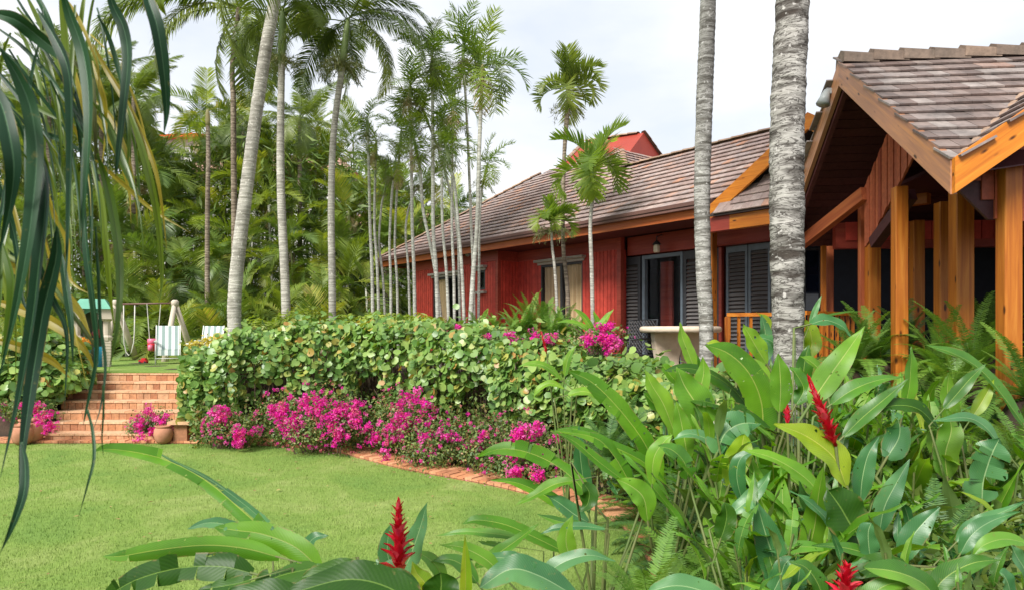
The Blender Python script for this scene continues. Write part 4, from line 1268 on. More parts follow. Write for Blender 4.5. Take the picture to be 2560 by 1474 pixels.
def trunk_mb(pts, radii, ring=0.10, amp=0.06, seg=14, wob=0.0, seed=1, root=True):
    """pts local; smooth path with ring scars"""
    rs = random.Random(seed)
    P = [Vector(p) for p in pts]; path = []; rad = []
    for i in range(len(P)-1):
        p0, p1, p2, p3 = P[max(i-1,0)], P[i], P[i+1], P[min(i+2,len(P)-1)]
        n = max(2, int((p2-p1).length/(ring/3)))
        for k in range(n):
            t = k/n
            path.append(0.5*((2*p1)+(-p0+p2)*t+(2*p0-5*p1+4*p2-p3)*t*t+(-p0+3*p1-3*p2+p3)*t**3))
            rad.append(radii[i]*(1-t)+radii[i+1]*t)
    path.append(P[-1]); rad.append(radii[-1])
    r2 = [r*(1+amp*(1 if i % 3 == 0 else (-0.6 if i % 3 == 1 else 0))*rs.uniform(0.3,1)) for i, r in enumerate(rad)]
    mb = MB().tube(path, r2, seg)
    if wob:
        n = len(path)
        for i in range(n):
            c = path[i]
            for k in range(seg):
                v = Vector(mb.v[i*seg+k])-c
                a = k/seg*6.283
                w_ = 1+wob*(math.sin(a*2+i*0.31+seed)*0.5+math.sin(a*3-i*0.53)*0.35+rs.uniform(-.45,.45))
                q = c+v*w_+Vector((0,0,wob*rad[i]*1.2*math.sin(a*2+i*0.9)))
                mb.v[i*seg+k] = tuple(q)
    return mb
def crown(par, c, tdir, kinds, n, el=(75,-20), scale=1.0, sc_j=0.15, seed=0, az0=None, dead=0):
    rs = random.Random(seed)
    for i in range(n):
        az = (az0 if az0 is not None else rs.random()*6.28)+i*2.39996
        f = (i+0.5)/n
        e = R(el[0]+(el[1]-el[0])*f+rs.uniform(-9,9))
        d = Vector((math.cos(az)*math.cos(e), math.sin(az)*math.cos(e), math.sin(e)))
        if tdir is not None: d = (d+Vector((tdir.x,tdir.y,0))*0.3).normalized()
        up = Vector((0,0,1)) if e < R(80) else Vector((math.cos(az),math.sin(az),0))
        k = rs.choice(kinds); vs = FR[k]
        vi = min(len(vs)-1, max(0, int(f*len(vs)+rs.uniform(-.6,.6))))
        m = basis(d, up) @ Matrix.Rotation(rs.uniform(-.35,.35), 3, 'X')
        part("frond", vs[vi], par, c, m, scale*(1+rs.uniform(-sc_j,sc_j)))
    for i in range(dead):
        az = rs.random()*6.28; e = R(rs.uniform(-65,-35))
        d = Vector((math.cos(az)*math.cos(e), math.sin(az)*math.cos(e), math.sin(e)))
        part("dead_frond", FR['dead'][i % 3], par, c-Vector((0,0,0.1)), basis(d, (0,0,1)), scale*0.7)
def spray_mesh(seed=0, L=0.55, n=16):
    """branching flower or seed spray that hangs below a crownshaft"""
    rs = random.Random(seed); mb = MB()
    for i in range(n):
        a = rs.random()*6.28; q = Vector((0,0,0)); d = Vector((math.cos(a),math.sin(a),rs.uniform(-.1,.7))).normalized(); pts = [q.copy()]
        for j in range(4):
            q = q+d*L/4*rs.uniform(.7,1.1); d = (d+Vector((rs.uniform(-.3,.3),rs.uniform(-.3,.3),-0.4))).normalized(); pts.append(q.copy())
        mb.tube(pts, [0.009,0.007,0.006,0.005,0.003], 3, False)
        for j in range(1,5):
            for k in range(5):
                e = Vector((rs.gauss(0,1),rs.gauss(0,1),rs.gauss(0,1))).normalized()
                b = pts[j]; t2_ = b+e*0.11*rs.uniform(.6,1.2); s_ = e.cross(Vector((0,0,1))).normalized()*0.008
                mb.add([b-s_, b+s_, t2_], [(0,1,2)])
    return mb.mesh("flower_spray", m_fruit)
SPR = [spray_mesh(i) for i in range(3)]
def palm(name, label, path, radii, bark, kinds, n, cat="palm tree", group=None, el=(78,-25), scale=1.0, shaft=None, shaft_r=1.25, sprays=0, seg=12, amp=0.05, wob=0.0, ring=0.10, seed=0, dead=0, sh_mat=None, spray_s=1.0):
    """path: world points, foot first"""
    base = Vector(path[0]); t = thing(name, tuple(base), label, cat, group)
    loc = [Vector(p)-base for p in path]
    part("trunk", trunk_mb(loc, radii, ring, amp, seg, wob, seed).mesh("trunk", bark, True), t)
    top = loc[-1]; d = (loc[-1]-loc[-2]).normalized()
    if shaft:
        r = radii[-1]
        part("crownshaft", MB().tube([top-d*0.02, top+d*shaft*0.3, top+d*shaft*0.8, top+d*shaft], [r*0.95, r*shaft_r, r*shaft_r*0.8, r*0.5], 10).mesh("crownshaft", sh_mat or m_shaft, True), t)
        for i in range(sprays):
            part("flower_spray", SPR[i % 3], t, top-d*0.02, (0,0,i*2.1+seed), spray_s)
        top = top+d*shaft*0.92
    crown(t, top, d, kinds, n, el=el, scale=scale, seed=seed, dead=dead)
    return t

def gnd(x, y): return gz(x, y)-0.05
# the two grey trunks at right, crowns above the frame
def trunk_from_px(pxs, Y, foot_z=None, up_z=None):
    pts = [W(px, py, Y) for px, py in pxs]
    return pts
p = trunk_from_px([(1748,880),(1744,800),(1739,700),(1734,500),(1740,250),(1749,0),(1756,-350),(1765,-980)], 8.0)
p[0].z = gnd(p[0].x, 8.0); 
palm("coconut_palm", "slim grey ringed palm trunk standing in front of the louvered sliding door", p, [0.088,0.082,0.088,0.092,0.096,0.09,0.085,0.08], m_bark, ['coco'], 11, group=None, el=(80,-20), seg=20, amp=0.035, wob=0.03, ring=0.075, seed=5)
p = trunk_from_px([(1966,1080),(1956,960),(1948,860),(1944,600),(1944,330),(1952,120),(1958,0),(1972,-400),(1990,-1350)], 5.2)
p[0].z = gnd(p[0].x, 5.2)
tk = palm("coconut_palm", "thick rough grey palm trunk crossing the frame before the pavilion", p, [0.098,0.102,0.110,0.124,0.125,0.122,0.120,0.112,0.105], m_bark2, ['coco'], 12, el=(80,-5), seg=40, amp=0.03, wob=0.045, ring=0.06, seed=9)
# one frond of it hangs low enough for its tip to show
part("frond", FR['coco'][4], tk, W(2066,-560,5.2)-p[0], basis(Vector((0.03,0.1,-0.9)), (1,0,0.2)), 0.52)

# left group of tall palms
p = [W(582,905,11.4), W(580,850,11.4), W(579,740,11.4), W(592,600,11.4), W(612,440,11.4), W(630,300,11.4), W(655,130,11.4), W(681,-20,11.4), W(712,-260,11.4)]
p[0].z = gnd(p[0].x, 11.4)
palm("coconut_palm", "leaning pale ringed coconut trunk rising from the left end of the hedge", p, [0.125,0.112,0.11,0.11,0.105,0.102,0.098,0.094,0.09], m_barkw, ['coco'], 13, el=(75,-35), seg=18, amp=0.035, wob=0.02, ring=0.085, seed=21)
p = [W(580,840,14.5), W(579,600,14.5), W(577,400,14.5), W(576,250,14.5), W(574,160,14.5), W(590,20,14.5)]
p[0].z = TOP
t = palm("coconut_palm", "thin dark trunk behind the leaning palm with big hanging fronds at the top left", p, [0.075,0.062,0.058,0.055,0.05,0.05], m_barkb, ['coco'], 9, el=(70,5), seg=10, amp=0.05, seed=33)
tp = Vector(p[-1])-Vector(p[0])
for (dx, dz, k, sc) in ((-0.9,-0.15,3,0.80),(-0.55,-0.75,3,0.85),(-0.25,-0.95,4,0.85),(0.3,-0.9,4,0.75),(-1.0,0.25,4,0.8),(0.6,-0.6,3,0.7)):
    part("frond", FR['coco'][k], t, tp, basis(Vector((dx, U(-.5,.1), dz)), (0,-0.3,1)), sc)
p = [W(711,815,13.2), W(704,700,13.2), W(694,480,13.2), W(693,300,13.2), W(696,150,13.2)]
p[0].z = TOP
palm("royal_palm", "straight white trunk with green crownshaft, middle of the three tall slim palms", p, [0.095,0.085,0.078,0.07,0.062], m_barkw, ['coco'], 11, el=(70,-30), scale=0.5, shaft=1.0, sprays=3, spray_s=0.9, seed=41, amp=0.03)
p = [W(822,820,13.2), W(820,700,13.2), W(818,500,13.2), W(824,330,13.2), W(845,165,13.2)]
p[0].z = TOP
t = palm("royal_palm", "slightly leaning white trunk, rightmost of the tall slim palms, long fronds drooping right", p, [0.075,0.07,0.066,0.062,0.058], m_barkw, ['coco'], 10, el=(70,-20), scale=0.55, shaft=0.95, sprays=4, spray_s=1.0, seed=43, amp=0.03)
tp = W(864,42,13.2)-Vector(p[0])
for (dx, dz, k, sc) in ((0.9,0.1,3,0.62),(0.7,-0.35,4,0.6),(0.45,0.35,4,0.6),(1,0.5,3,0.55),(-0.55,-0.2,4,0.5),(-0.2,-0.7,3,0.4)):
    part("frond", FR['coco'][k], t, tp, basis(Vector((dx, U(-.4,.2), dz)), (0,-0.2,1)), sc)

# cluster of slim ringed palms in front of the house
CL = [  # base px, mid px, mid py, crown px, crown py, depth, kind, crown size
 (922,800,914,560,908,275,15.5,'manilaL',0.95,0.034),(938,800,925,560,928,330,15.8,'manila',0.9,0.03),(955,800,936,600,948,420,15.9,'manilaL',0.8,0.026),
 (966,795,962,600,972,380,15.2,'manila',0.9,0.028),(984,795,975,600,988,300,15.6,'manilaL',0.9,0.026),(1026,815,1018,560,1013,195,14.6,'manilaL',1.05,0.034),
 (1084,815,1070,560,1068,125,14.2,'manila',1.15,0.038),(1102,815,1045,520,1032,330,14.4,'manilaL',0.95,0.032),(1112,815,1093,560,1088,300,14.0,'manila',0.95,0.028),
 (1124,815,1116,560,1118,235,14.0,'manilaL',1.0,0.028),(1150,815,1132,560,1112,345,13.6,'manila',0.9,0.03),(1156,815,1178,560,1190,150,13.4,'manila',1.2,0.042),
 (1180,800,1184,560,1194,390,13.6,'manilaL',0.85,0.024),(1172,800,1164,560,1145,95,14.6,'manilaL',1.1,0.03),(1138,815,1128,560,1060,250,14.9,'manila',1.0,0.028),(1014,800,1002,560,1040,400,15.5,'manila',0.85,0.024)]
ORD = ["leftmost of the cluster of slim pale palms before the roof", "slim palm second from left in the cluster, crown above the far tiled roof", "short slim palm at the left of the cluster with light green crown"]
LB = ["leftmost slim pale palm of the cluster beside the house corner","slim palm of the cluster just right of its leftmost trunk","low light green palm left of the roof's eave corner","slim palm rising in front of the roof's eave corner",
 "thin palm with light crown above the left eave corner","slim pale palm with feathery crown against the sky, left part of cluster","tall dark-crowned slim palm in the middle of the cluster","slim palm leaning left across the red wall's first window",
 "straight slim palm in front of the curtained left window","thin straight palm right of the curtained left window","low slim palm leaning left before the narrow window","tallest slim palm with biggest crown, right side of the cluster",
 "short thin palm at the right edge of the cluster","high light green crown reaching the top of the cluster","thin leaning palm with crown in the cluster's middle","short thin palm behind the cluster's left half"]
for i, (bx, by, mx, my, cx_, cy_, Y, kd, sc, r) in enumerate(CL):
    b = W(bx, by, Y); b.z = TOP
    pts = [b, W((bx+mx)/2+1, (by+my)/2, Y), W(mx, my, Y), W((mx+cx_)/2, (my+cy_)/2, Y), W(cx_, cy_+62, Y)]
    palm("manila_palm", LB[i], pts, [r*1.25, r*1.1, r, r*0.95, r*0.85], m_barkp, [kd, 'manilaL', 'manilaL'], 12 if sc > 1 else 9, group="slim palms in front of the red house",
         el=(86,-45), scale=sc*(0.74 if sc > 0.98 else 0.64), shaft=0.42, shaft_r=1.5, sprays=2 if i % 2 else 1, spray_s=0.7, seed=100+i, seg=8, amp=0.04, dead=1 if i % 2 else 0, sh_mat=m_shafty if i in (6,11) else None)
# single palms before the roof
p = [W(1408,800,12.4), W(1402,720,12.4), W(1391,600,12.4), W(1393,400,12.4), W(1402,268,12.4)]; p[0].z = TOP
palm("christmas_palm", "tall single palm with round dark crown against the sky left of the red gablet", p, [0.042,0.04,0.036,0.034,0.05], m_barkb, ['christ'], 12, el=(84,2), scale=0.80, shaft=0.36, shaft_r=0.95, sprays=2, spray_s=0.7, seed=61, seg=9, sh_mat=m_shafty)
p = [W(1466,790,11.6), W(1462,680,11.6), W(1458,560,11.6), W(1464,490,11.6), W(1465,475,11.6)]; p[0].z = TOP
palm("christmas_palm", "bright green single palm whose crown hides the red gablet", p, [0.038,0.036,0.032,0.032,0.035], m_barkw, ['christL'], 11, el=(84,0), scale=0.80, shaft=0.42, shaft_r=1.25, sprays=2, spray_s=0.5, seed=66, seg=9)
p = [W(1384,800,11.9), W(1372,690,11.9), W(1364,610,11.9), W(1362,570,11.9)]; p[0].z = TOP
palm("christmas_palm", "young low palm with upright yellow-green fronds in front of the eave", p, [0.03,0.027,0.024,0.022], m_barkw, ['christL'], 10, el=(88,35), scale=0.5, shaft=0.12, shaft_r=1.2, sprays=2, spray_s=0.75, seed=70, seg=7)

# ---- palm thicket behind the upper lawn
_used = {}
def place_words(px):
    for a, w_ in ((60,"at the far left edge"),(150,"behind the hanging dark leaflets"),(230,"behind the playhouse"),(330,"behind the rope swing"),(450,"behind the striped chair"),(560,"left of the leaning coconut trunk"),(640,"just right of the leaning coconut trunk"),(700,"behind the straight white trunk"),(770,"between the two white trunks"),(830,"behind the rightmost white trunk"),(930,"left of the slim palm cluster"),(1040,"behind the slim cluster's left half"),(5000,"behind the slim cluster's right half")):
        if px < a: return w_
def uniq(*opts):
    for o_ in opts:
        if o_ not in _used: _used[o_] = 1; return o_
    return opts[0]
def thicket_palm(x, y, h, kinds, n, sc, r, seed, dead=0, bark=None, lab="areca palm in the dense green thicket behind the upper lawn", lean=0.25):
    rs = random.Random(seed)
    px_ = CXD+x*FD/y; col_ = {'arecaY': 'yellowish', 'arecaD': 'dark green', 'areca': 'light green'}[kinds[0]]; hw = 'very tall' if h > 6 else 'tall' if h > 4.4 else 'middling' if h > 2.6 else 'low'
    pw = place_words(px_); lab = uniq(*['%s %s%s areca palm %s' % (hw, col_, e_, pw) for e_ in ('', ' leafy', ' drooping', ' crowded', ' ragged', ' full-crowned')])
    b = Vector((x, y, TOP)); l = Vector((rs.uniform(-lean,lean), rs.uniform(-lean,lean), 0))
    pts = [b, b+l*0.25*h/4+Vector((0,0,h*0.4)), b+l*h/4+Vector((0,0,h))]
    t = thing("areca_palm", tuple(b), lab, "palm tree", "areca palms of the thicket")
    lp = [q-b for q in pts]
    part("trunk", MB().tube(lp, [r*1.2,r,r*0.8], 6).mesh("trunk", bark or m_barkg, True), t)
    crown(t, lp[-1], None, kinds, n, el=(82,-25), scale=sc, seed=seed, dead=dead)
    return t
rs = random.Random(11)
# silhouette of the thicket: display px -> top py
SIL = [(-60,130),(0,190),(60,170),(110,110),(200,100),(290,150),(340,180),(400,260),(440,330),(520,260),(600,250),(660,260),(740,250),(800,270),(860,300),(930,330),(1000,420),(1100,450),(1210,470)]
def sil(px):
    for (a, ya), (b, yb) in zip(SIL[:-1], SIL[1:]):
        if a <= px <= b: return ya+(yb-ya)*(px-a)/(b-a)
    return 450
cntp = 0
for layer, (Y0, dens) in enumerate(((27.5, 26), (25.6, 26), (24.0, 28), (22.0, 28), (20.4, 24))):
    for i in range(dens):
        px = -80+(1130 if layer else 1300)*(i+rs.random()*0.9)/dens
        Y = Y0+rs.uniform(-.9,.9)
        frac = (1.0, 0.9, 0.74, 0.52, 0.28)[layer]*rs.uniform(0.80,1.04)
        if px > 930 and layer > 2: continue
        tz = EYE+(HZD-sil(px))*Y/FD
        h = (tz-TOP)*frac-0.85
        if h < 0.3: h = 0.3
        kinds = rs.choice([['areca'],['areca','arecaY'],['arecaD'],['areca','arecaD'],['arecaY','areca'],['arecaD','areca']])
        thicket_palm(XofPx(px, Y), Y, h, kinds, 10 if layer else 11, rs.uniform(0.6,0.9), rs.uniform(0.03,0.05), 300+cntp, dead=rs.choice([0,1,2,4]), bark=rs.choice([m_barkg, m_barkg, m_barkb, m_barkp]))
        cntp += 1
# undergrowth of young palms along the thicket's foot
for i in range(22):
    px = 0+960*(i+rs.random())/22; Y = rs.uniform(18.8,19.8)
    if 190 < px < 450: Y = 20.2
    t = thing("young_areca_palm", (XofPx(px,Y), Y, TOP), uniq(*["%s trunkless areca palm at the thicket's foot %s" % (e_, place_words(px)) for e_ in ("young", "small bushy", "short spreading", "fresh green")]), "palm tree", "young palms at the thicket's foot")
    crown(t, Vector((0,0,0.05)), None, ['areca','arecaD','arecaY'], 9, el=(85,25), scale=rs.uniform(.55,.9), seed=900+i)
# named palms that stand out against the sky on the left
p = [W(512,800,20), W(512,560,20), W(514,400,20), W(513,312,20)]; p[0].z = TOP
palm("fan_crowned_palm", "solitary palm with few upswept fronds seen against the sky between the left palms", p, [0.08,0.07,0.065,0.06], m_barkb, ['areca'], 8, el=(60,-20), scale=0.75, shaft=0.5, shaft_r=1.2, seed=77, seg=8, sh_mat=m_shafty)
for (px, py, Y, s_) in ((250,210,23,81),(330,240,22.4,82),(120,240,22,83),(740,300,24.3,84),(600,320,24.8,85)):
    b = W(px, 815, Y); b.z = TOP; b2 = W(px, py, Y)
    palm("feather_palm", {81:"tall bushy palm crown behind the hanging foreground leaflets",82:"dense round palm crown left of the orange roof tip",83:"tall palm crown behind the upper left foreground fronds",84:"bright palm crown between the two white trunks",85:"palm crown behind the leaning coconut trunk"}[s_],
         [b, b.lerp(b2,.5), b2], [0.09,0.08,0.07], m_barkb, ['coco'], 15, el=(80,-35), scale=0.62, seed=s_, seg=8)
# dark leafy mass low behind the palms
def leafcloud(n, fn, size, seed=0):
    rs_ = random.Random(seed); ms = []
    for i in range(n):
        ms.append((rs_.randrange(2), M4(fn(rs_), Quaternion((rs_.gauss(0,1),rs_.gauss(0,1),rs_.gauss(0,1),rs_.gauss(0,1))).normalized().to_matrix(), size*rs_.uniform(.6,1.4))))
    return ms
lf1 = MB().add([(0,0,0),(0.5,-0.055,0.04),(1,0,-0.1),(0.5,0.055,0.04)], [(0,1,2),(0,2,3)])
lf2 = MB().add([(0,0,0),(0.4,-0.09,0.08),(1,0,-0.2),(0.4,0.09,0.08)], [(0,1,2,3)])
lg1 = MB().add([(0,0,0),(0.5,-0.22,0.04),(1,0,0),(0.5,0.22,0.04)], [(0,1,2),(0,2,3)])
lg2 = MB().add([(0,0,0),(0.4,-0.3,0.08),(1,0,-0.1),(0.4,0.3,0.08)], [(0,1,2,3)])
def fn(r):
    px = r.uniform(-120,1230); Y = r.uniform(23,31)
    lim = sil(px)+75
    z0 = TOP; z1 = EYE+(HZD-lim)*Y/FD
    return (XofPx(px,Y), Y, z0+(z1-z0)*r.random()**1.45)
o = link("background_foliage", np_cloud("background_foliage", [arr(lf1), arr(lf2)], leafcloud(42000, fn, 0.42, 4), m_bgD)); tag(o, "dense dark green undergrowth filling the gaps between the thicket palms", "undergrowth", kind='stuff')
def fn(r):
    px = r.uniform(20,960); Y = r.uniform(20.6,22.2)
    return (XofPx(px,Y), Y, TOP+0.1+1.6*r.random()**1.6)
o = link("undergrowth", np_cloud("undergrowth", [arr(lf1), arr(lf2)], leafcloud(12000, fn, 0.2, 5), m_bgA)); tag(o, "low green shrubs along the foot of the palm thicket", "undergrowth", kind='stuff')

# ------------------------------------------------------------------ neighbouring houses seen through the palms
m_white = mat_plain("white_render", (0.74,0.73,0.70),(0.66,0.65,0.62), rough=0.9, scale=2, bmp=0.1)
m_ptile = mat_rand("pink_tile", [(0,(0.45,0.25,0.19)),(0.5,(0.55,0.36,0.28)),(1,(0.36,0.20,0.16))], rough=0.85, dirt=0.4, dcol=(0.2,0.15,0.13))
def villa(cx_, Y, w, d, z0, zr, label, roofmat=None, ridge=1.6):
    t = thing("white_villa", (cx_, Y, TOP), label, "house")
    part("wall", MB().box(-w/2,w/2,0,d,0,z0-TOP).mesh("wall", m_white), t)
    o_ = 0.5; zb, zt = z0-TOP, zr-TOP
    rf = part("roof", MB().add([(-w/2-o_,-o_,zb),(w/2+o_,-o_,zb),(w/2+o_,d+o_,zb),(-w/2-o_,d+o_,zb),(-w/2+ridge,d/2,zt),(w/2-ridge,d/2,zt)],
          [(0,1,5,4),(1,2,5),(2,3,4,5),(3,0,4),(3,2,1,0)]).mesh("roof", roofmat or m_ptile), t)
    # courses of tiles on the front slope
    n = 14
    for i in range(n):
        f = (i+0.5)/n; z = zb+(zt-zb)*f+0.02; y = -o_+(d/2+o_)*f
        x0 = -w/2-o_+(ridge+o_)*f; 
        part("tile_course", MB().obox((0,y,z), (-x0-0.05,0,0), (0,(d/2+o_)/n*0.55,(zt-zb)/n*0.45), (0,-0.01,0.02)).mesh("tile_course", roofmat or m_ptile), rf)
    for k in range(3):
        xw = -w/2+w*(k+0.5)/3
        wn_ = part("window", MB().box(xw-0.45,xw+0.45,-0.03,0.02,(z0-TOP)-1.9,(z0-TOP)-0.7).mesh("window", m_white), t)
        part("pane", MB().box(xw-0.38,xw+0.38,-0.045,-0.032,(z0-TOP)-1.83,(z0-TOP)-0.77).mesh("pane", m_black), wn_)
    return t
villa(XofPx(640,34), 34, 9.0, 8, EYE+(HZD-430)*34/FD, EYE+(HZD-335)*34/FD, "white villa with pinkish tiled roof glimpsed behind the leaning palm")
villa(XofPx(985,33), 33, 6.0, 7, EYE+(HZD-560)*33/FD, EYE+(HZD-480)*33/FD, "far white house with faded tile roof left of the red house's eave")
villa(XofPx(430,38), 38, 4.2, 5, EYE+(HZD-345)*38/FD, EYE+(HZD-298)*38/FD, "house whose bright orange roof tip shows above the left palms", mat_rand("orange_tile", [(0,(0.62,0.14,0.04)),(1,(0.75,0.20,0.06))]), ridge=2.0)
# boundary wall behind the thicket
bw_ = thing("boundary_wall", (0, 31.5, TOP), "long white garden wall glimpsed behind the palm thicket", "wall")
part("wall_face", MB().box(-26,0,0,0.2,0,2.2).mesh("wall_face", m_white), bw_)
part("coping", MB().box(-26,0,-0.05,0.25,2.2,2.3).mesh("coping", m_sillm), bw_)
# ------------------------------------------------------------------ sea grape hedge
def disc_mb(r=1.0, n=8, cup=0.12, notch=0.75):
    vs = [(0.0,0,0)]
    for k in range(n):
        a = 2*math.pi*k/n
        rr = r*(1.0 if k else notch)
        vs.append((rr*math.cos(a)*1.0, rr*math.sin(a)*1.05, cup*abs(math.sin(a))))
    mb = MB().add(vs, [(0, 1+k, 1+(k+1) % n) for k in range(n)])
    mb.uv = [(0.5,0.5)]+[(0.5+0.5*math.sin(2*math.pi*k/n), 0.5+0.5*math.cos(2*math.pi*k/n)) for k in range(n)]
    return mb
SG = [(0,(0.09,0.195,0.045)),(0.3,(0.14,0.265,0.06)),(0.6,(0.205,0.335,0.085)),(0.85,(0.285,0.40,0.12)),(0.95,(0.38,0.38,0.09)),(1,(0.42,0.22,0.07))]
m_sg = mat_leaf("sea_grape_leaf", SG, rough=0.38, trans=0.22, spec=0.5)
# bright rib: lay a thin pale strip through vertex layout is needless at this size
dv = [disc_mb(1.0, 8, 0.16), disc_mb(1.0, 8, 0.3), disc_mb(0.9, 7, -0.08)]
dmesh = [d.mesh("leaf", m_sg) for d in dv]
m_stem = mat_plain("hedge_stem", (0.17,0.11,0.075),(0.09,0.06,0.045), rough=0.9, scale=10)
def build_bush(name, label, cat, centre, leaves, stems, mats, meshes, vs, nparts=290, group=None, mat=None):
    """leaves: list of (pos, rot3, size) in world space"""
    t = thing(name, centre, label, cat, group)
    c = Vector(centre)
    leaves.sort(key=lambda q: (q[0]-Vector((0,0,EYE))).length - 3.0*q[3])
    for i, (p_, r_, s_, e_) in enumerate(leaves[:nparts]):
        part("leaf", meshes[i % len(meshes)], t, p_-c, r_, s_)
    if leaves[nparts:]:
        o = part("foliage", np_cloud("foliage", vs, [(i % len(vs), M4(p_-c, r_, s_)) for i, (p_, r_, s_, e_) in enumerate(leaves[nparts:])], mat), t)
        tag(o, kind='stuff')
    if stems is not None:
        o = part("stems", stems.mesh("stems", m_stem, False, origin=c), t); tag(o, kind='stuff')
    return t
# hedge spine: x, y, z of foot, z of top, half thickness
HS = [(-5.35,11.0,0.10,1.15,0.55),(-5.0,11.15,0.15,1.42,0.75),(-4.35,11.3,0.30,1.66,0.85),(-3.3,11.3,0.42,1.80,0.85),(-2.1,11.05,0.45,1.82,0.85),(-1.1,10.4,0.45,1.78,0.85),(-0.2,9.7,0.45,1.71,0.85),(0.6,9.0,0.42,1.50,0.85),(1.25,8.3,0.38,1.30,0.8),(1.9,7.6,0.34,1.16,0.75),(2.5,7.0,0.34,1.12,0.7)]
def hs(t):
    t *= len(HS)-1; i = min(int(t), len(HS)-2); f = t-i
    return [HS[i][k]*(1-f)+HS[i+1][k]*f for k in range(5)]
rs = random.Random(5)
leaves = []; stems = MB()
for i in range(13500):
    t = rs.random(); x, y, zf, zt, th = hs(t)
    x2, y2, *_ = hs(min(1, t+0.01)); x1, y1, *_ = hs(max(0, t-0.01))
    d = Vector((x2-x1, y2-y1, 0)).normalized(); nf = Vector((d.y, -d.x, 0))      # toward the camera
    lump = 0.15*math.sin(t*47)+0.11*math.sin(t*91+2)+rs.gauss(0,0.035)
    # position on the shell: angle from low front over the top to the back
    a = rs.random()**0.9
    H_ = zt-zf-0.0
    under = 0.20+0.16*math.sin(t*33)+0.12*math.sin(t*71+1)       # foliage starts above the stems
    if t < 0.22: under = 0.02+0.1*rs.random()
    if a < 0.52:   # front face
        f = (a/0.52)**0.8; z = zf+H_*(under+(1-under)*f)
        bulge = math.sin(min(1,f*0.9+0.15)*math.pi*0.8)
        off = th*(0.75+0.35*bulge)+lump*0.7-rs.random()**2*0.25
        nrm = nf*0.9+Vector((0,0,0.25+0.6*f))
    elif a < 0.9:   # top
        f = (a-0.52)/0.38; off = th*(0.95-1.9*f); z = zt+lump*0.45-0.12*(2*f-1)**2-rs.random()**2*0.15+0.05*rs.random()
        nrm = Vector((0,0,1))+nf*0.5
    else:
        f = (a-0.9)/0.1; off = -th*0.95; z = zf+H_*(0.4+0.6*f); nrm = -nf
    p_ = Vector((x, y, z))+nf*off
    e_ = 1 if a < 0.7 else 0
    if 0.45 < a < 0.9 and rs.random() < 0.16:
        p_ = p_+Vector((0,0,rs.random()**1.6*0.26*(0.4+0.6*abs(math.sin(t*23+1)))))
    nn = (nrm.normalized()+Vector((rs.gauss(0,.6),rs.gauss(0,.6),rs.gauss(0,.55)))).normalized()
    b_ = basis(Vector((rs.gauss(0,1),rs.gauss(0,1),rs.gauss(-0.5,.6))).cross(nn), nn)
    sz = rs.choice([rs.uniform(0.026,0.045),rs.uniform(0.040,0.066),rs.uniform(0.045,0.070)])
    if a > 0.6 and t > 0.25 and t < 0.75 and rs.random() < 0.5: sz *= 0.8
    leaves.append((p_, b_, sz, e_*rs.random()))
for i in range(520):
    t = 0.12+0.86*rs.random(); x, y, zf, zt, th = hs(t)
    x2, y2, *_ = hs(min(1, t+0.01)); x1, y1, *_ = hs(max(0, t-0.01))
    d = Vector((x2-x1, y2-y1, 0)).normalized(); nf = Vector((d.y, -d.x, 0))
    o1 = rs.uniform(-0.3,0.75); b = Vector((x,y,zf-0.35))+nf*o1*0.7
    m_ = b+Vector((0,0,(zt-zf)*0.45))+nf*rs.uniform(-.1,.2)+d*rs.uniform(-.1,.1); e = m_+Vector((0,0,(zt-zf)*0.5))+nf*rs.uniform(-.1,.2)+d*rs.uniform(-.15,.15)
    stems.tube([b, m_, e], [0.013,0.010,0.005], 4, False)
build_bush("sea_grape_hedge", "long clipped hedge of round pale green leaves above the pink flowers", "hedge", (-1.5,10.8,0.5), leaves, stems, None, dmesh, [arr(d) for d in dv], 295, mat=m_sg)
# dark earth bank behind the stems
bank = []
o = link("planting_bank", None)
mbk = MB(); n = 40; rows = []
for i in range(n+1):
    t = i/n; x, y, zf, zt, th = hs(t)
    x2, y2, *_ = hs(min(1, t+0.01)); x1, y1, *_ = hs(max(0, t-0.01))
    d = Vector((x2-x1, y2-y1, 0)).normalized(); nf = Vector((d.y, -d.x, 0)); c = Vector((x,y,0))
    rows.append([c+nf*0.45+Vector((0,0,-0.2)), c+nf*0.30+Vector((0,0,zf+0.28)), c-nf*0.3+Vector((0,0,zf+0.42)), c-nf*0.9+Vector((0,0,TOP-0.02))])
for r_ in rows: mbk.v += [tuple(q) for q in r_]
mbk.f = [(4*i+j, 4*(i+1)+j, 4*(i+1)+j+1, 4*i+j+1) for i in range(n) for j in range(3)]
bpy.data.objects.remove(o)
o = link("planting_bank", mbk.mesh("planting_bank", m_soil, True)); tag(o, kind='structure')

def blob_leaves(c, rad, n, size, rs, shell=0.55, up=0.6, zmin=None):
    out = []
    c = Vector(c)
    ph = [rs.uniform(0,6.28) for _ in range(6)]
    for i in range(n):
        d = Vector((rs.gauss(0,1),rs.gauss(0,1),rs.gauss(0,1))).normalized()
        lump = 1+0.16*math.sin(d.x*5+ph[0])+0.14*math.sin(d.y*6+ph[1])+0.13*math.sin(d.z*7+ph[2])
        r_ = (shell+(1-shell)*rs.random())*lump
        p_ = c+Vector((d.x*rad[0], d.y*rad[1], d.z*rad[2]))*r_
        if zmin is not None and p_.z < zmin(p_.x, p_.y): continue
        nn = (d+Vector((0,0,up))+Vector((rs.gauss(0,.5),rs.gauss(0,.5),rs.gauss(0,.5)))).normalized()
        b_ = basis(Vector((rs.gauss(0,1),rs.gauss(0,1),rs.gauss(0,1))).cross(nn), nn)
        out.append((p_, b_, size*rs.uniform(.7,1.3), rs.random() if d.y < 0.2 else 0))
    return out
rs = random.Random(8)
lv = []
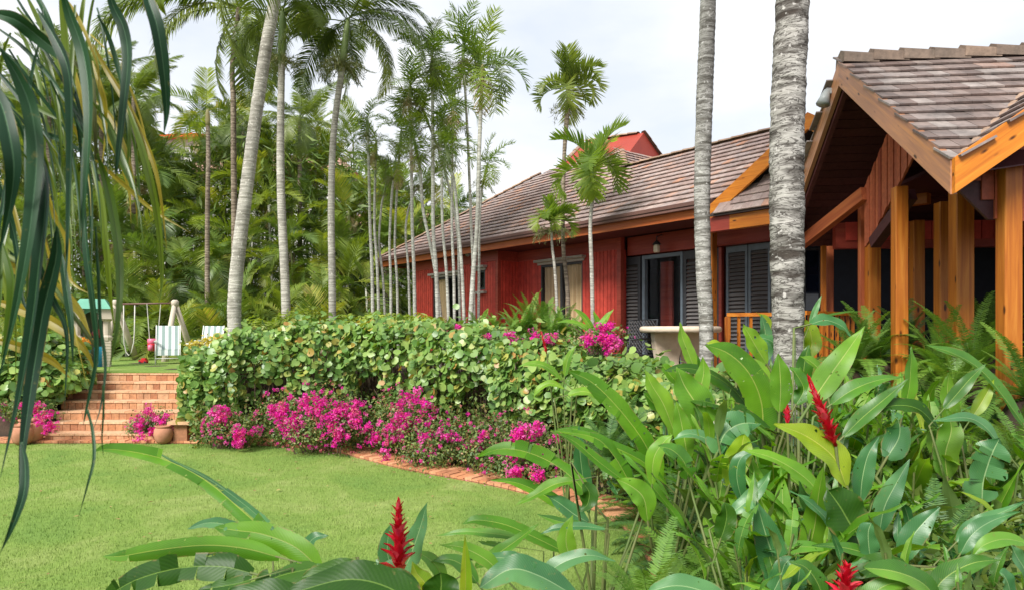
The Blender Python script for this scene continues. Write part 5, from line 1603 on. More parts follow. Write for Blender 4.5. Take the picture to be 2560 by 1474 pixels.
for (px, py, Y, a, b, c_) in ((40,905,11.6,0.85,0.7,0.55),(120,880,11.9,0.55,0.6,0.45),(-40,900,11.8,0.9,0.7,0.6),(165,905,12.0,0.30,0.4,0.33),(130,935,11.4,0.5,0.45,0.36),(60,960,11.2,0.6,0.4,0.35),(178,930,11.6,0.22,0.3,0.25)):
    lv += blob_leaves(W(px,py,Y), (a,b,c_), 620, 0.066, rs, 0.6)
stm = MB()
for i in range(30):
    a = W(rs.uniform(20,120), 1010, 11.6); stm.tube([a, a+Vector((rs.uniform(-.1,.3),0,.4)), a+Vector((rs.uniform(0,.7),0,.75))], [0.02,0.014,0.008], 4, False)
build_bush("sea_grape_bush", "round-leaved sea grape bush left of the brick steps", "bush", tuple(W(80,900,11.8)), lv, stm, None, dmesh, [arr(d) for d in dv], 200, mat=m_sg)

# light lime shrub tops behind the hedge (by the tall trunks)
lim_l = MB().add([(0,0,0),(0.45,-0.16,0.05),(1,0,-0.05),(0.45,0.16,0.05)], [(0,1,2,3)])
m_lime = mat_leaf("lime_leaf", [(0,(0.17,0.27,0.035)),(0.6,(0.27,0.36,0.05)),(1,(0.37,0.42,0.08))], rough=0.45, trans=0.35)
lim_me = lim_l.mesh("leaf", m_lime)
for i, (px, py, Y, a, b, c_) in enumerate(((655,822,12.6,0.45,0.4,0.32),(750,800,12.7,0.55,0.4,0.30),(860,812,12.6,0.5,0.4,0.22),(925,800,12.6,0.4,0.4,0.22),(985,803,12.4,0.45,0.4,0.20),(1050,808,12.0,0.4,0.4,0.2))):
    lv = blob_leaves(W(px,py,Y), (a,b,c_), 1100, 0.13, rs, 0.5, 1.2)
    build_bush("lime_shrub", ["lime green shrub right of the leaning coconut trunk","feathery lime shrub between the two white palm trunks","lime shrub right of the rightmost tall white trunk","low lime shrub at the foot of the slim palm cluster's left side","lime shrub below the roof's left corner","lime shrub below the red wall's left end"][i], "shrub", tuple(W(px,py,Y)), lv, None, None, [lim_me], [arr(lim_l)], 60, mat=m_lime)

# ------------------------------------------------------------------ bougainvillea
bl_ = MB().add([(0,0,0),(0.5,-0.30,0.05),(1,0,0.0),(0.5,0.30,0.05)], [(0,1,2,3)])
m_bl = mat_leaf("bougainvillea_leaf", [(0,(0.06,0.12,0.03)),(0.4,(0.115,0.19,0.045)),(0.75,(0.19,0.26,0.07)),(0.93,(0.24,0.20,0.08)),(1,(0.34,0.20,0.09))], rough=0.5, trans=0.25)
bl_me = bl_.mesh("leaf", m_bl)
def mat_bract(name, stops):
    return mat_leaf(name, stops, rough=0.6, trans=0.35, tcol=(1.3,0.9,1.2), spec=0.2, patch=False)
m_br = mat_bract("magenta_bract", [(0,(0.62,0.015,0.26)),(0.35,(0.72,0.02,0.38)),(0.6,(0.66,0.02,0.48)),(0.85,(0.78,0.05,0.30)),(1,(0.80,0.12,0.22))])
m_br2 = mat_bract("faded_bract", [(0,(0.62,0.10,0.20)),(0.5,(0.70,0.16,0.24)),(1,(0.62,0.22,0.2))])
def cluster_mb(seed, n=16, R0=1.0):
    r_ = random.Random(seed); mb = MB()
    for i in range(n):
        d = Vector((r_.gauss(0,1),r_.gauss(0,1),r_.gauss(0,1))).normalized(); p_ = d*R0*r_.uniform(.3,1)
        for k in range(3):
            a = k*2.09+r_.random(); m = basis(d, Vector((r_.gauss(0,1),r_.gauss(0,1),r_.gauss(0,1))))
            e = m @ Vector((0.35, math.cos(a), math.sin(a))); s_ = (m @ Vector((0.2,-math.sin(a), math.cos(a))))*0.42
            L_ = 0.55
            mb.add([p_, p_+e*L_*0.5-s_*0.8*L_, p_+e*L_, p_+e*L_*0.5+s_*0.8*L_], [(0,1,2,3)])
    return mb
CLM = [cluster_mb(i).mesh("flower_cluster", m_br) for i in range(4)]
m_br3 = mat_bract('light_pink_bract', [(0,(0.80,0.14,0.46)),(0.5,(0.74,0.06,0.42)),(1,(0.82,0.24,0.50))])
CLM += [cluster_mb(30+i, 13).mesh('flower_cluster', m_br3) for i in range(2)]
CLF = [cluster_mb(10+i, 8).mesh("flower_cluster", m_br2) for i in range(2)]
def bougain(label, blobs, nleaf, flowers, seed, cat="bougainvillea", group="bougainvillea bushes of the flower bed", size=0.040, fs=0.050, centre=None, gmin=True, name="bougainvillea"):
    """flowers: list of (px,py,Y,spread px,count)"""
    r_ = random.Random(seed); lv = []
    c0 = Vector(centre) if centre else W(*blobs[0][:3])
    for (px, py, Y, a, b, c_) in blobs:
        lv += blob_leaves(W(px,py,Y), (a*1.12,b,c_*1.08), int(nleaf*1.7), size, r_, 0.35, 0.5, (lambda x, y: gz(x,y)+0.02) if gmin else None)
    t = build_bush(name, label, cat, tuple(c0), lv, None, None, [bl_me], [arr(bl_)], 40, group=group, mat=m_bl)
    k = 0
    for (px, py, Y, sp, cn) in flowers:
        for i in range(int(cn*1.35)):
            q = W(px+r_.gauss(0,sp*0.62), py+r_.gauss(0,sp*0.62), Y-r_.uniform(0.0,0.12))
            if q.z < 0.05: q.z = 0.06
            fd = r_.random() < 0.27
            part("flower_cluster", (CLF if fd else CLM)[r_.randrange(2 if fd else 6)], t, q-c0, rand_rot(), fs*r_.uniform(.6,1.25)*(0.8 if fd else 1)); k += 1
    for (px, py, Y, a, b, c_) in blobs:
        for i in range(42 if gmin else 8):
            d_ = Vector((r_.gauss(0,1), -abs(r_.gauss(0,.8)), r_.gauss(0.15,.8))).normalized()
            q = W(px,py,Y)+Vector((d_.x*a, d_.y*b, d_.z*c_))*1.12
            if q.z < 0.06: continue
            fd = r_.random() < 0.5
            part("flower_cluster", (CLF if fd else CLM)[r_.randrange(2 if fd else 6)], t, q-c0, rand_rot(), fs*r_.uniform(.3,.62))
    st_ = MB()
    for i in range(14):
        px, py, Y, a, b, c_ = blobs[r_.randrange(len(blobs))]
        q = W(px,py,Y); f_ = Vector((q.x+r_.uniform(-a,a)*.5, q.y, gz(q.x,q.y) if gmin else q.z-c_)); e_ = q+Vector((r_.uniform(-a,a), r_.uniform(-.1,.1), r_.uniform(0,c_)))
        st_.tube([f_, f_.lerp(e_, .5)+Vector((0,0,.05)), e_], [0.01,0.007,0.003], 4, False)
    o = part("stems", st_.mesh("stems", m_stem, False, origin=c0), t); tag(o, kind='stuff')
    return t
bougain("magenta bougainvillea at the left end of the bed, by the brick pier", [(540,1055,10.0,0.20,0.25,0.22),(590,1060,9.95,0.34,0.3,0.24)], 900,
        [(540,1030,9.85,22,16),(562,1012,9.85,12,5),(592,1070,9.7,12,14),(586,1088,9.7,16,10),(548,1010,9.8,10,5),(620,1062,9.8,14,5)], 1)
bougain("large magenta bougainvillea in the middle of the bed below the dark hedge gap", [(700,1030,10.05,0.35,0.35,0.42),(790,1020,9.75,0.45,0.4,0.45),(850,1040,9.45,0.35,0.35,0.42),(770,1070,9.55,0.5,0.35,0.22)], 1000,
        [(672,1015,9.65,14,12),(700,1010,9.65,14,14),(722,1035,9.55,22,22),(760,1000,9.55,25,14),(790,1005,9.45,25,16),(820,1035,9.35,25,26),(835,1070,9.25,20,18),(870,1030,9.25,22,18),(700,1060,9.55,18,10),(780,985,9.55,30,8),(850,1010,9.35,22,12),(740,1072,9.45,25,8),(880,995,9.35,16,6)], 2)
bougain("broad bougainvillea with scattered pink flowers right of the middle of the bed", [(960,1060,9.42,0.42,0.4,0.45),(1040,1070,9.07,0.45,0.4,0.48),(1110,1080,8.77,0.42,0.4,0.40),(1070,1120,8.57,0.5,0.35,0.22),(1000,1020,9.62,0.45,0.35,0.4)], 1100,
        [(985,1050,9.07,22,16),(1010,1030,9.02,25,14),(1045,1010,9.02,25,10),(1070,1050,8.72,25,8),(960,1075,9.12,25,12),(925,1080,9.22,22,8),(1100,1075,8.52,30,8),(1000,990,9.22,25,6),(1170,1095,8.32,16,9),(950,1112,8.92,18,5),(1060,1085,8.52,25,6),(1040,985,9.12,20,5),(900,1060,9.32,14,5)], 3)
bougain("bougainvillea with a tight magenta spray at the right end of the bed", [(1200,1110,8.22,0.40,0.35,0.36),(1280,1090,7.97,0.32,0.3,0.36),(1290,1150,7.72,0.4,0.3,0.2),(1360,1120,7.72,0.3,0.3,0.3)], 1000,
        [(1285,1075,7.57,16,24),(1272,1110,7.52,14,10),(1325,1060,7.57,10,6),(1275,1160,7.37,14,8),(1330,1170,7.37,12,5),(1190,1080,7.92,14,4),(1370,1080,7.52,10,3)], 4)
# flowering tops behind the hedge
for i, (lb, bx, fl_) in enumerate((
    ("pink flower tuft above the hedge below the red wall's corner", [(1140,822,9.9,0.18,0.2,0.10)], [(1138,812,9.7,9,7)]),
    ("pink flowers above the hedge near the middle of the red wall", [(1250,845,9.4,0.3,0.2,0.12)], [(1255,830,9.2,12,9),(1205,828,9.2,7,3)]),
    ("pink flowers above the hedge left of the wrought chair", [(1350,845,9.1,0.3,0.2,0.12)], [(1362,832,8.9,12,8),(1318,828,8.9,7,3)]),
    ("magenta bougainvillea top in front of the black garden chair", [(1485,835,8.6,0.38,0.25,0.2)], [(1450,835,8.35,14,12),(1495,842,8.35,18,20),(1520,845,8.35,12,10),(1490,812,8.4,10,6),(1508,806,8.4,6,3)]))):
    bougain(lb, bx, 500, fl_, 20+i, group="bougainvillea tops behind the hedge", gmin=False)
def fnp(r):
    i = r.randrange(60, len(EDG)-1) 
    while True:
        x = r.uniform(-4.6,0.6); Y = r.uniform(7.2,10.6); e_ = edge_dist(x, Y)
        if -0.25 < e_ < 0.5: return (x, Y, 0.035+max(0,e_-0.45)*0.2)
o = link("fallen_petals", np_cloud("fallen_petals", [arr(bl_)], [(0, M4(m_.translation, Matrix.Rotation(U(0,6.28),3,'Z') @ Matrix.Rotation(U(-.4,.4),3,'X'), U(.02,.035))) for _, m_ in leafcloud(150, fnp, 0.03, 78)], m_br3)); tag(o, "pink petals dropped along the brick edging", "petals", kind='stuff')
# pots with bougainvillea beside the steps
m_terra = mat_plain("terracotta", (0.50,0.23,0.14),(0.38,0.17,0.10), rough=0.85, scale=7, bmp=0.3)
def pot(c, r, h, label):
    t = thing("flower_pot", c, label, "flower pot")
    part("pot_body", MB().lathe([(r*0.55,0),(r*0.8,h*0.15),(r,h*0.5),(r*0.93,h*0.8),(r*0.72,h*0.92)], seg=24).mesh("pot_body", m_terra, True), t)
    part("rim", MB().lathe([(r*0.74,h*0.90),(r*0.86,h*0.93),(r*0.88,h),(r*0.76,h),(r*0.70,h*0.95)], seg=24).mesh("rim", m_terra, True), t)
    part("potting_soil", MB().lathe([(r*0.7,h*0.9),(0.01,h*0.94)], seg=16).mesh("potting_soil", m_soil), t)
pot((XofPx(402,10.4),10.42,0.015), 0.14, 0.27, "round terracotta pot at the right foot of the brick steps")
pot((XofPx(76,10.5),10.5,0.015), 0.19, 0.36, "terracotta pot with pink flowers left of the brick steps")
pot((XofPx(38,10.2),10.35,0.015), 0.16, 0.30, "smaller terracotta pot at the left edge behind the dark leaflets")
bougain("potted bougainvillea at the right foot of the steps", [(380,1042,10.8,0.32,0.25,0.22),(345,1062,10.75,0.18,0.2,0.2)], 700, [(372,1020,10.6,16,12),(348,1045,10.6,16,14),(395,1042,10.6,16,9),(420,1055,10.6,10,6),(350,1080,10.45,11,6),(375,1062,10.6,12,5)], 31, group="potted bougainvilleas by the steps", gmin=False)
bougain("potted bougainvillea left of the steps behind the hanging fronds", [(98,1022,10.9,0.32,0.25,0.2),(50,1015,10.9,0.25,0.25,0.2)], 700, [(85,1010,10.2,16,12),(110,1030,10.2,16,12),(128,1048,10.2,10,8),(60,1010,10.2,14,8),(118,1058,10.3,10,5)], 32, group="potted bougainvilleas by the steps", gmin=False)
# small ground leaves in front of the hedge foot
sg2 = []
def fnb(r):
    t = r.random(); x, y, zf, zt, th = hs(0.1+0.88*t); x2, y2, *_ = hs(0.1+0.88*min(1,t+.01)+0.001)
    d = Vector((x2-x, y2-y, 0)).normalized(); nf = Vector((d.y,-d.x,0)); o_ = r.uniform(0.35,1.25)
    q = Vector((x,y,0))+nf*o_
    return (q.x, q.y, gz(q.x,q.y)+r.random()**1.2*(0.75-0.3*abs(o_-0.7)))
o = link("bed_undergrowth", np_cloud("bed_undergrowth", [arr(bl_)], [(0, m) for _, m in leafcloud(16000, fnb, 0.055, 9)], m_bl)); tag(o, "small leaved green filler plants between the bougainvilleas", "ground cover", kind='stuff')
# ------------------------------------------------------------------ garden furniture and toys on the upper level
m_cream = mat_plain("toy_plastic_cream", (0.58,0.50,0.40),(0.50,0.43,0.34), rough=0.6, scale=3, bmp=0.1)
m_teal = mat_plain("toy_roof_green", (0.16,0.42,0.30),(0.13,0.36,0.26), rough=0.55, scale=3, bmp=0.1)
m_blue = mat_plain("toy_blue", (0.03,0.30,0.48),(0.03,0.25,0.40), rough=0.4, bmp=0)
m_pink = mat_plain("toy_pink", (0.72,0.16,0.28),(0.62,0.12,0.22), rough=0.4, bmp=0)
m_redp = mat_plain("toy_red", (0.60,0.02,0.03),(0.5,0.02,0.03), rough=0.35, bmp=0)
m_rope = mat_plain("rope", (0.62,0.60,0.55),(0.5,0.48,0.44), rough=0.9, bmp=0.1)
m_whitem = mat_plain("white_tube", (0.78,0.78,0.76),(0.7,0.7,0.68), rough=0.35, bmp=0)
def w2(px, py, Y): return W(px, py, Y)
Yp = 14.2
# play house: columns, arch, roof, red door ball, back
c = Vector((XofPx(228,Yp), Yp, TOP+0.02))
ph = thing("playhouse", tuple(c), "cream and green plastic children's playhouse at the top left of the steps", "playhouse", rz=R(24))
s_ = Yp/FD
for dx in (-33*s_, 31*s_):
    part("column", MB().box(dx-0.075,dx+0.075,-0.08,0.08,0,0.55).lathe([(0.10,0.55),(0.11,0.62),(0.075,0.66),(0.07,0.95),(0.10,0.98),(0.10,1.02)], c=(dx,0,0), seg=10).mesh("column", m_cream, False), ph)
    for k in range(8):
        part("moulding", MB().box(dx-0.082,dx+0.082,-0.087,0.087,0.06+k*0.062,0.068+k*0.062+0.012).mesh("moulding", m_cream), ph)
    part("capital", MB().box(dx-0.14,dx+0.14,-0.14,0.14,1.0,1.22).mesh("capital", m_cream), ph)
arch = MB(); n = 10; pts = []
for i in range(n+1):
    a = math.pi*i/n; pts.append((0.165*math.cos(a), 0, 1.02+0.13*math.sin(a)))
arch.poly_slab([(0.16,-0.05,1.0)]+[(p[0],-0.05,p[2]) for p in pts]+[(-0.16,-0.05,1.0),(-0.30,-0.05,1.0),(-0.30,-0.05,1.25),(0.30,-0.05,1.25),(0.30,-0.05,1.0)], (0,0.06,0))
part("arch", arch.mesh("arch", m_teal), ph)
part("roof", MB().add([(-0.36,-0.2,1.21),(0.36,-0.2,1.21),(0.36,0.5,1.21),(-0.36,0.5,1.21),(-0.22,0.0,1.42),(0.22,0.0,1.42),(0.22,0.3,1.42),(-0.22,0.3,1.42)],[(3,2,1,0),(4,5,6,7),(0,1,5,4),(1,2,6,5),(2,3,7,6),(3,0,4,7)]).mesh("roof", m_teal), ph)
part("back_wall", MB().box(-0.22,0.22,0.30,0.34,0,1.2).mesh("back_wall", mat_plain("shade_green",(0.05,0.06,0.03),(0.03,0.04,0.02))), ph)
part("blue_door", MB().box(0.03,0.2,-0.03,0.01,0,0.42).mesh("blue_door", m_blue), ph)
rb_ = thing("toy_ball", (c.x-0.05, c.y+0.25, TOP+0.72), "dark red toy ball hanging in the playhouse opening", "toy")
part("ball", MB().lathe([(0.01,-0.1),(0.07,-0.08),(0.11,0),(0.07,0.08),(0.01,0.1)], seg=14).mesh("ball", mat_plain("maroon",(0.35,0.02,0.05),(0.3,0.02,0.04),rough=0.3,bmp=0), True), rb_)
part("cord", MB().tube([(0,0,0.09),(0,0,0.42)],0.004,4).mesh("cord", m_rope), rb_)
part("button", MB().lathe([(0.02,-0.01),(0.02,0.01)], seg=8).mesh("button", m_cream), rb_, (0.03,-0.105,0.02), (R(90),0,0))
# orange flowers in a teal planter
fp = thing("flower_planter", (c.x-0.05, c.y-0.25, TOP), "teal planter of orange flowers in front of the playhouse", "planter")
part("planter_body", MB().lathe([(0.10,0),(0.13,0.25),(0.16,0.42)], seg=14).mesh("planter_body", mat_plain("teal_pot",(0.12,0.30,0.33),(0.1,0.26,0.28),rough=0.5)), fp)
m_or = mat_leaf("orange_petal", [(0,(0.75,0.25,0.02)),(1,(0.85,0.45,0.05))], rough=0.6, trans=0.2, patch=False)
ofc = [cluster_mb(50+i, 12) for i in range(2)]
ofm = [q.mesh("flower_cluster", m_or) for q in ofc]
r_ = random.Random(3)
for i in range(16): part("flower_cluster", ofm[i % 2], fp, (r_.gauss(0,.09), r_.gauss(0,.06), 0.50+r_.uniform(0,.12)), rand_rot(), 0.05)
lv = blob_leaves((fp.location.x, fp.location.y, TOP+0.45), (0.16,0.12,0.12), 200, 0.05, r_)
o = part("foliage", np_cloud("foliage", [arr(bl_)], [(0, M4(p_-fp.location, b_, s3)) for p_, b_, s3, e_ in lv], m_bl), fp); tag(o, kind='stuff')
# swing frame
Ys = 17.0
xs0, xs1 = XofPx(285,Ys), XofPx(432,Ys); zt_ = EYE+(HZD-748)*Ys/FD
sf = thing("swing_frame", (xs1, Ys, TOP), "cream swing frame with a thin top bar behind the striped chair", "swing frame")
hz_ = zt_-TOP
part("top_bar", MB().tube([(xs0-xs1,0,hz_-0.02),(0,0,hz_)], 0.022, 8).mesh("top_bar", m_gutter, True), sf)
for nm_, x_, sg in (("post",0,1),("post",xs0-xs1,1)):
    part("post", MB().tube([(x_,0,hz_+0.04),(x_-0.03,-0.45,0)], [0.055,0.085], 10).mesh("post", m_cream, True), sf)
    part("post", MB().tube([(x_,0,hz_+0.04),(x_+0.22,0.55,0)], [0.055,0.085], 10).mesh("post", m_cream, True), sf)
    part("joint_cap", MB().lathe([(0.085,-0.08),(0.09,0.05),(0.05,0.09)], seg=10).mesh("joint_cap", m_cream, True), sf, (x_,0,hz_))
# rope swing (loop)
sw1 = thing("rope_swing", (XofPx(318,Ys), Ys, zt_-0.05), "grey rope swing hanging in a long loop from the frame", "swing")
h1 = (892-748)*Ys/FD*0.86
pts = [(-0.13,0,0),(-0.13,0,-h1*0.55),(-0.12,0,-h1*0.75),(-0.07,0,-h1*0.93),(0,0,-h1),(0.07,0,-h1*0.93),(0.12,0,-h1*0.75),(0.14,0,-h1*0.55),(0.15,0,0)]
part("rope", MB().tube(pts, 0.014, 6).mesh("rope", m_rope, True), sw1)
# toddler swing
sw2 = thing("toddler_swing", (XofPx(375,Ys), Ys-0.1, zt_-0.05), "pink toddler swing seat on two white ropes beside the striped chair", "swing")
h2 = (838-748)*Ys/FD
part("rope", MB().tube([(-0.07,0,0.03),(0.0,0,-h2)], 0.010, 5).mesh("rope", m_rope), sw2)
part("rope", MB().tube([(0.22,0.1,0.03),(0.19,0,-h2)], 0.010, 5).mesh("rope", m_rope), sw2)
part("seat_back", MB().lathe([(0.10,0),(0.12,0.06),(0.115,0.13),(0.09,0.14)], seg=14).mesh("seat_back", m_pink, True), sw2, (0.07,0,-h2-0.06))
part("seat", MB().lathe([(0.05,-0.18),(0.10,-0.14),(0.12,-0.02),(0.12,0.0)], seg=14).mesh("seat", m_redp, True), sw2, (0.07,0,-h2-0.05))
part("bumper", MB().lathe([(0.03,-0.01),(0.06,0.0),(0.06,0.13),(0.03,0.14)], seg=12).mesh("bumper", m_pink, True), sw2, (0.07,-0.10,-h2-0.21))
# striped folding chairs
def stripes():
    m, nt, bs, out = newmat("striped_cloth")
    v = vec(nt, "Object"); sp = nt.nodes.new("ShaderNodeSeparateXYZ"); nt.links.new(v, sp.inputs[0])
    a = N(nt, "ShaderNodeMath", operation='MULTIPLY'); nt.links.new(sp.outputs[0], a.inputs[0]); a.inputs[1].default_value = 47.0
    b = N(nt, "ShaderNodeMath", operation='SINE'); nt.links.new(a.outputs[0], b.inputs[0])
    r = ramp(nt, [(0.45,(0.74,0.78,0.76)),(0.55,(0.27,0.36,0.34))]); 
    mr = N(nt, "ShaderNodeMapRange"); nt.links.new(b.outputs[0], mr.inputs[0]); mr.inputs[1].default_value = -1
    nt.links.new(mr.outputs[0], r.inputs[0]); nt.links.new(r.outputs[0], bs.inputs["Base Color"]); bs.inputs["Roughness"].default_value = 0.85
    return m
m_str = stripes()
def chair(px, py_foot, Y, w, label, rz, mirror=1):
    t = thing("garden_chair", (XofPx(px,Y), Y, TOP+0.02), label, "chair", "green and white striped garden chairs", rz=rz)
    k = 1.0; hw = w/2
    part("backrest", MB().poly_slab([(-hw,0.18,0.30),(hw,0.18,0.30),(hw,0.42,0.86),(-hw,0.42,0.86)], (0,0.025,0.01)).mesh("backrest", m_str), t)
    part("seat", MB().poly_slab([(-hw,-0.28,0.31),(hw,-0.28,0.31),(hw,0.18,0.27),(-hw,0.18,0.27)], (0,0,0.025)).mesh("seat", m_str), t)
    part("seat_skirt", MB().poly_slab([(-hw,-0.29,0.31),(hw,-0.29,0.31),(hw,-0.33,0.20),(-hw,-0.33,0.20)], (0,0.02,0)).mesh("seat_skirt", m_str), t)
    for sx in (-1, 1):
        x = sx*(hw+0.02)
        part("leg", MB().tube([(x,-0.34,0),(x,-0.28,0.32),(x,-0.24,0.50)], 0.012, 6).mesh("leg", m_whitem, True), t)
        part("leg", MB().tube([(x,0.38,0),(x,0.12,0.30),(x,-0.20,0.50)], 0.012, 6).mesh("leg", m_whitem, True), t)
        part("armrest", MB().box(x-0.03,x+0.03,-0.30,0.22,0.50,0.53).mesh("armrest", m_whitem), t)
        part("back_tube", MB().tube([(x,0.18,0.28),(x,0.43,0.88)], 0.012, 6).mesh("back_tube", m_whitem, True), t)
    part("front_bar", MB().tube([(-hw-.02,-0.33,0.13),(hw+.02,-0.33,0.13)], 0.010, 6).mesh("front_bar", m_whitem, True), t)
    return t
chair(415, 893, 15.6, 0.46, "green and white striped garden chair facing the steps", R(26))
chair(517, 870, 16.4, 0.44, "second striped chair half hidden behind yellow leaves left of the leaning trunk", R(10))
# side table
tb = thing("side_table", (XofPx(488,15.6), 15.6, TOP+0.02), "small white side table between the two striped chairs", "table")
part("table_top", MB().lathe([(0.24,0.44),(0.25,0.455),(0.24,0.47)], seg=20).mesh("table_top", m_whitem), tb)
for a in (0.6,2.2,3.8,5.4): part("leg", MB().tube([(0.12*math.cos(a),0.12*math.sin(a),0.44),(0.2*math.cos(a),0.2*math.sin(a),0)], 0.010, 5).mesh("leg", m_whitem, True), tb)
# yellow-leaved croton by the chairs
m_cro = mat_leaf("croton_leaf", [(0,(0.50,0.40,0.06)),(0.6,(0.62,0.50,0.12)),(1,(0.42,0.40,0.08))], rough=0.5, trans=0.3)
cl_me = lim_l.mesh("leaf", m_cro)
r_ = random.Random(12); lv = []
for (px, py, Y, a, b, c_) in ((480,855,14.2,0.28,0.2,0.14),(520,840,14.2,0.25,0.2,0.13),(545,838,14.0,0.14,0.15,0.12)):
    lv += blob_leaves(W(px,py,Y), (a,b,c_), 170, 0.10, r_, 0.4, 1.0)
stm = MB()
for i in range(8):
    q = W(500+r_.uniform(-30,40), 880, 14.2); stm.tube([q, q+Vector((r_.uniform(-.1,.1),0,.25))], 0.01, 4, False)
build_bush("croton_shrub", "yellow leaved croton shrub in front of the second striped chair", "shrub", tuple(W(500,880,14.2)), lv, stm, None, [cl_me], [arr(lim_l)], 80, mat=m_cro)
# small red toy on the lawn edge
tr_ = thing("red_toy", (XofPx(354,15.8), 15.8, TOP+0.02), "small red toy car lying on the upper lawn under the swing", "toy")
part("body", MB().box(-0.09,0.09,-0.05,0.05,0.02,0.075).mesh("body", m_redp), tr_)
part("cab", MB().box(-0.03,0.06,-0.045,0.045,0.075,0.12).mesh("cab", m_redp), tr_)
for x_ in (-0.06,0.06): part("wheel", MB().tube([(x_,-0.06,0.025),(x_,0.06,0.025)], 0.025, 10).mesh("wheel", m_black), tr_)
# terracotta pot by the hedge top left of steps
pot((XofPx(208,12.9), 12.75, TOP), 0.17, 0.32, "terracotta pot at the top left of the brick steps beside the playhouse")

# ------------------------------------------------------------------ terrace furniture
Yt = 9.3
tc_ = Vector((XofPx(1680,Yt), Yt, TOP+0.01))
st_ = thing("stone_table", tuple(tc_), "round cream stone table with two slab legs on the terrace", "table")
rt = 98*Yt/FD; zt2 = EYE+(HZD-805)*Yt/FD-tc_.z
part("table_top", MB().lathe([(rt-0.03,zt2-0.085),(rt,zt2-0.07),(rt+0.008,zt2-0.035),(rt-0.01,zt2-0.005),(rt-0.03,zt2)], seg=48).mesh("table_top", m_stone, True), st_)
def leg_mb(x, w, ang):
    m_ = MB(); prof = [(-w*0.55,0),(-w*0.40,0.12),(-w*0.42,0.35),(-w*0.55,0.6),(-w*0.58,zt2-0.086),(w*0.58,zt2-0.086),(w*0.55,0.6),(w*0.42,0.35),(w*0.40,0.12),(w*0.55,0)]
    return m_.poly_slab([(p_[0], -0.06, p_[1]) for p_ in prof], (0,0.12,0))
l1 = leg_mb(0, 0.36, 0).mesh("leg", m_stone)
part("leg", l1, st_, (-38*Yt/FD+.02, -0.02, 0), (0,0,R(14))); part("leg", l1, st_, (38*Yt/FD, 0.12, 0), (0,0,R(-30)))
# wrought chair
wc = thing("metal_chair", (XofPx(1553,9.5), 9.45, TOP+0.01), "black cast metal garden chair with lattice back left of the stone table", "chair", rz=R(-55))
m_iron = mat_plain("cast_iron", (0.045,0.047,0.052),(0.03,0.03,0.034), rough=0.45, scale=20, bmp=0.2, metal=0.3)
bh0, bh1, bw_ = 0.46, 0.92, 0.27
fr_ = MB().tube([(-bw_,0.22,0.0),(-bw_,0.22,0.42),(-bw_,0.27,bh1),(bw_,0.27,bh1),(bw_,0.22,0.42),(bw_,0.22,0.0)], 0.014, 6)
part("back_frame", fr_.mesh("back_frame", m_iron, True), wc)
for i in range(-6, 13):
    for sg in (-1, 1):
        x0 = -bw_+i*0.055*1.0; a = Vector((x0*sg, 0.23, bh0)); b = Vector(((x0+0.44)*sg, 0.27, bh1))
        # clip to the frame
        def at(t): return a.lerp(b, t)
        t0_, t1_ = 0.0, 1.0
        lo, hi = sorted(((-bw_*1-a.x)/(b.x-a.x), (bw_-a.x)/(b.x-a.x)))
        t0_, t1_ = max(0,lo), min(1,hi)
        if t1_-t0_ > 0.05: part("lattice_bar", MB().tube([at(t0_), at(t1_)], 0.006, 4).mesh("lattice_bar", m_iron), wc)
part("seat", MB().box(-bw_,bw_,-0.25,0.22,0.42,0.44).mesh("seat", m_iron), wc)
for sx in (-1,1):
    part("armrest", MB().tube([(sx*bw_,0.24,0.64),(sx*(bw_+.01),-0.05,0.66),(sx*bw_,-0.26,0.64),(sx*bw_,-0.25,0.42)], 0.016, 6).mesh("armrest", m_iron, True), wc)
    part("leg", MB().tube([(sx*bw_,-0.24,0.43),(sx*(bw_-.01),-0.27,0.2),(sx*bw_,-0.25,0)], 0.014, 6).mesh("leg", m_iron, True), wc)
# dresser inside the open door
dp = E0+vx*(-0.2)+vn*(SC+1.6)
ds = thing("wooden_dresser", (dp.x, dp.y, TOP+0.01), "dim wooden dresser inside the open sliding door", "dresser", rz=math.atan2(vx.y,vx.x))
m_dk = mat_pine("dark_wood", (0.10,0.04,0.02),(0.16,0.06,0.03),(0.2,0.08,0.04), axis=0, knots=False)
part("carcass", MB().box(-0.5,0.5,0,0.4,0.08,0.75).mesh("carcass", m_dk), ds)
part("top", MB().box(-0.54,0.54,-0.03,0.43,0.752,0.79).mesh("top", m_dk), ds)
for k in range(3): part("drawer", MB().box(-0.46,0.46,-0.02,-0.002,0.12+k*0.21,0.30+k*0.21).mesh("drawer", m_dk), ds)
# ------------------------------------------------------------------ big leaved foreground plants
GG = [(0,(0.032,0.12,0.014)),(0.4,(0.055,0.18,0.018)),(0.75,(0.085,0.235,0.024)),(1,(0.13,0.29,0.03))]
m_gin = mat_leaf("ginger_leaf", GG, rough=0.36, trans=0.30, tcol=(1.7,1.6,0.35), veins=True, vein_col=(0.30,0.42,0.10), back=(0.12,0.20,0.06))
m_ban = mat_leaf("banana_leaf", [(0,(0.05,0.165,0.008)),(0.5,(0.078,0.225,0.012)),(1,(0.12,0.28,0.018))], rough=0.42, spec=0.35, trans=0.38, tcol=(1.8,1.6,0.25), veins=True, vein_col=(0.34,0.42,0.10), vein_gap=0.012)
m_lit = mat_leaf("light_leaf", [(0,(0.095,0.25,0.022)),(0.5,(0.135,0.31,0.028)),(1,(0.19,0.36,0.04))], rough=0.42, spec=0.35, trans=0.38, tcol=(1.6,1.5,0.35), veins=True, vein_col=(0.42,0.50,0.16))
m_yel = mat_leaf("yellow_green_leaf", [(0,(0.17,0.31,0.014)),(0.5,(0.23,0.37,0.02)),(1,(0.33,0.42,0.03))], rough=0.4, trans=0.42, veins=True, vein_col=(0.5,0.52,0.12))
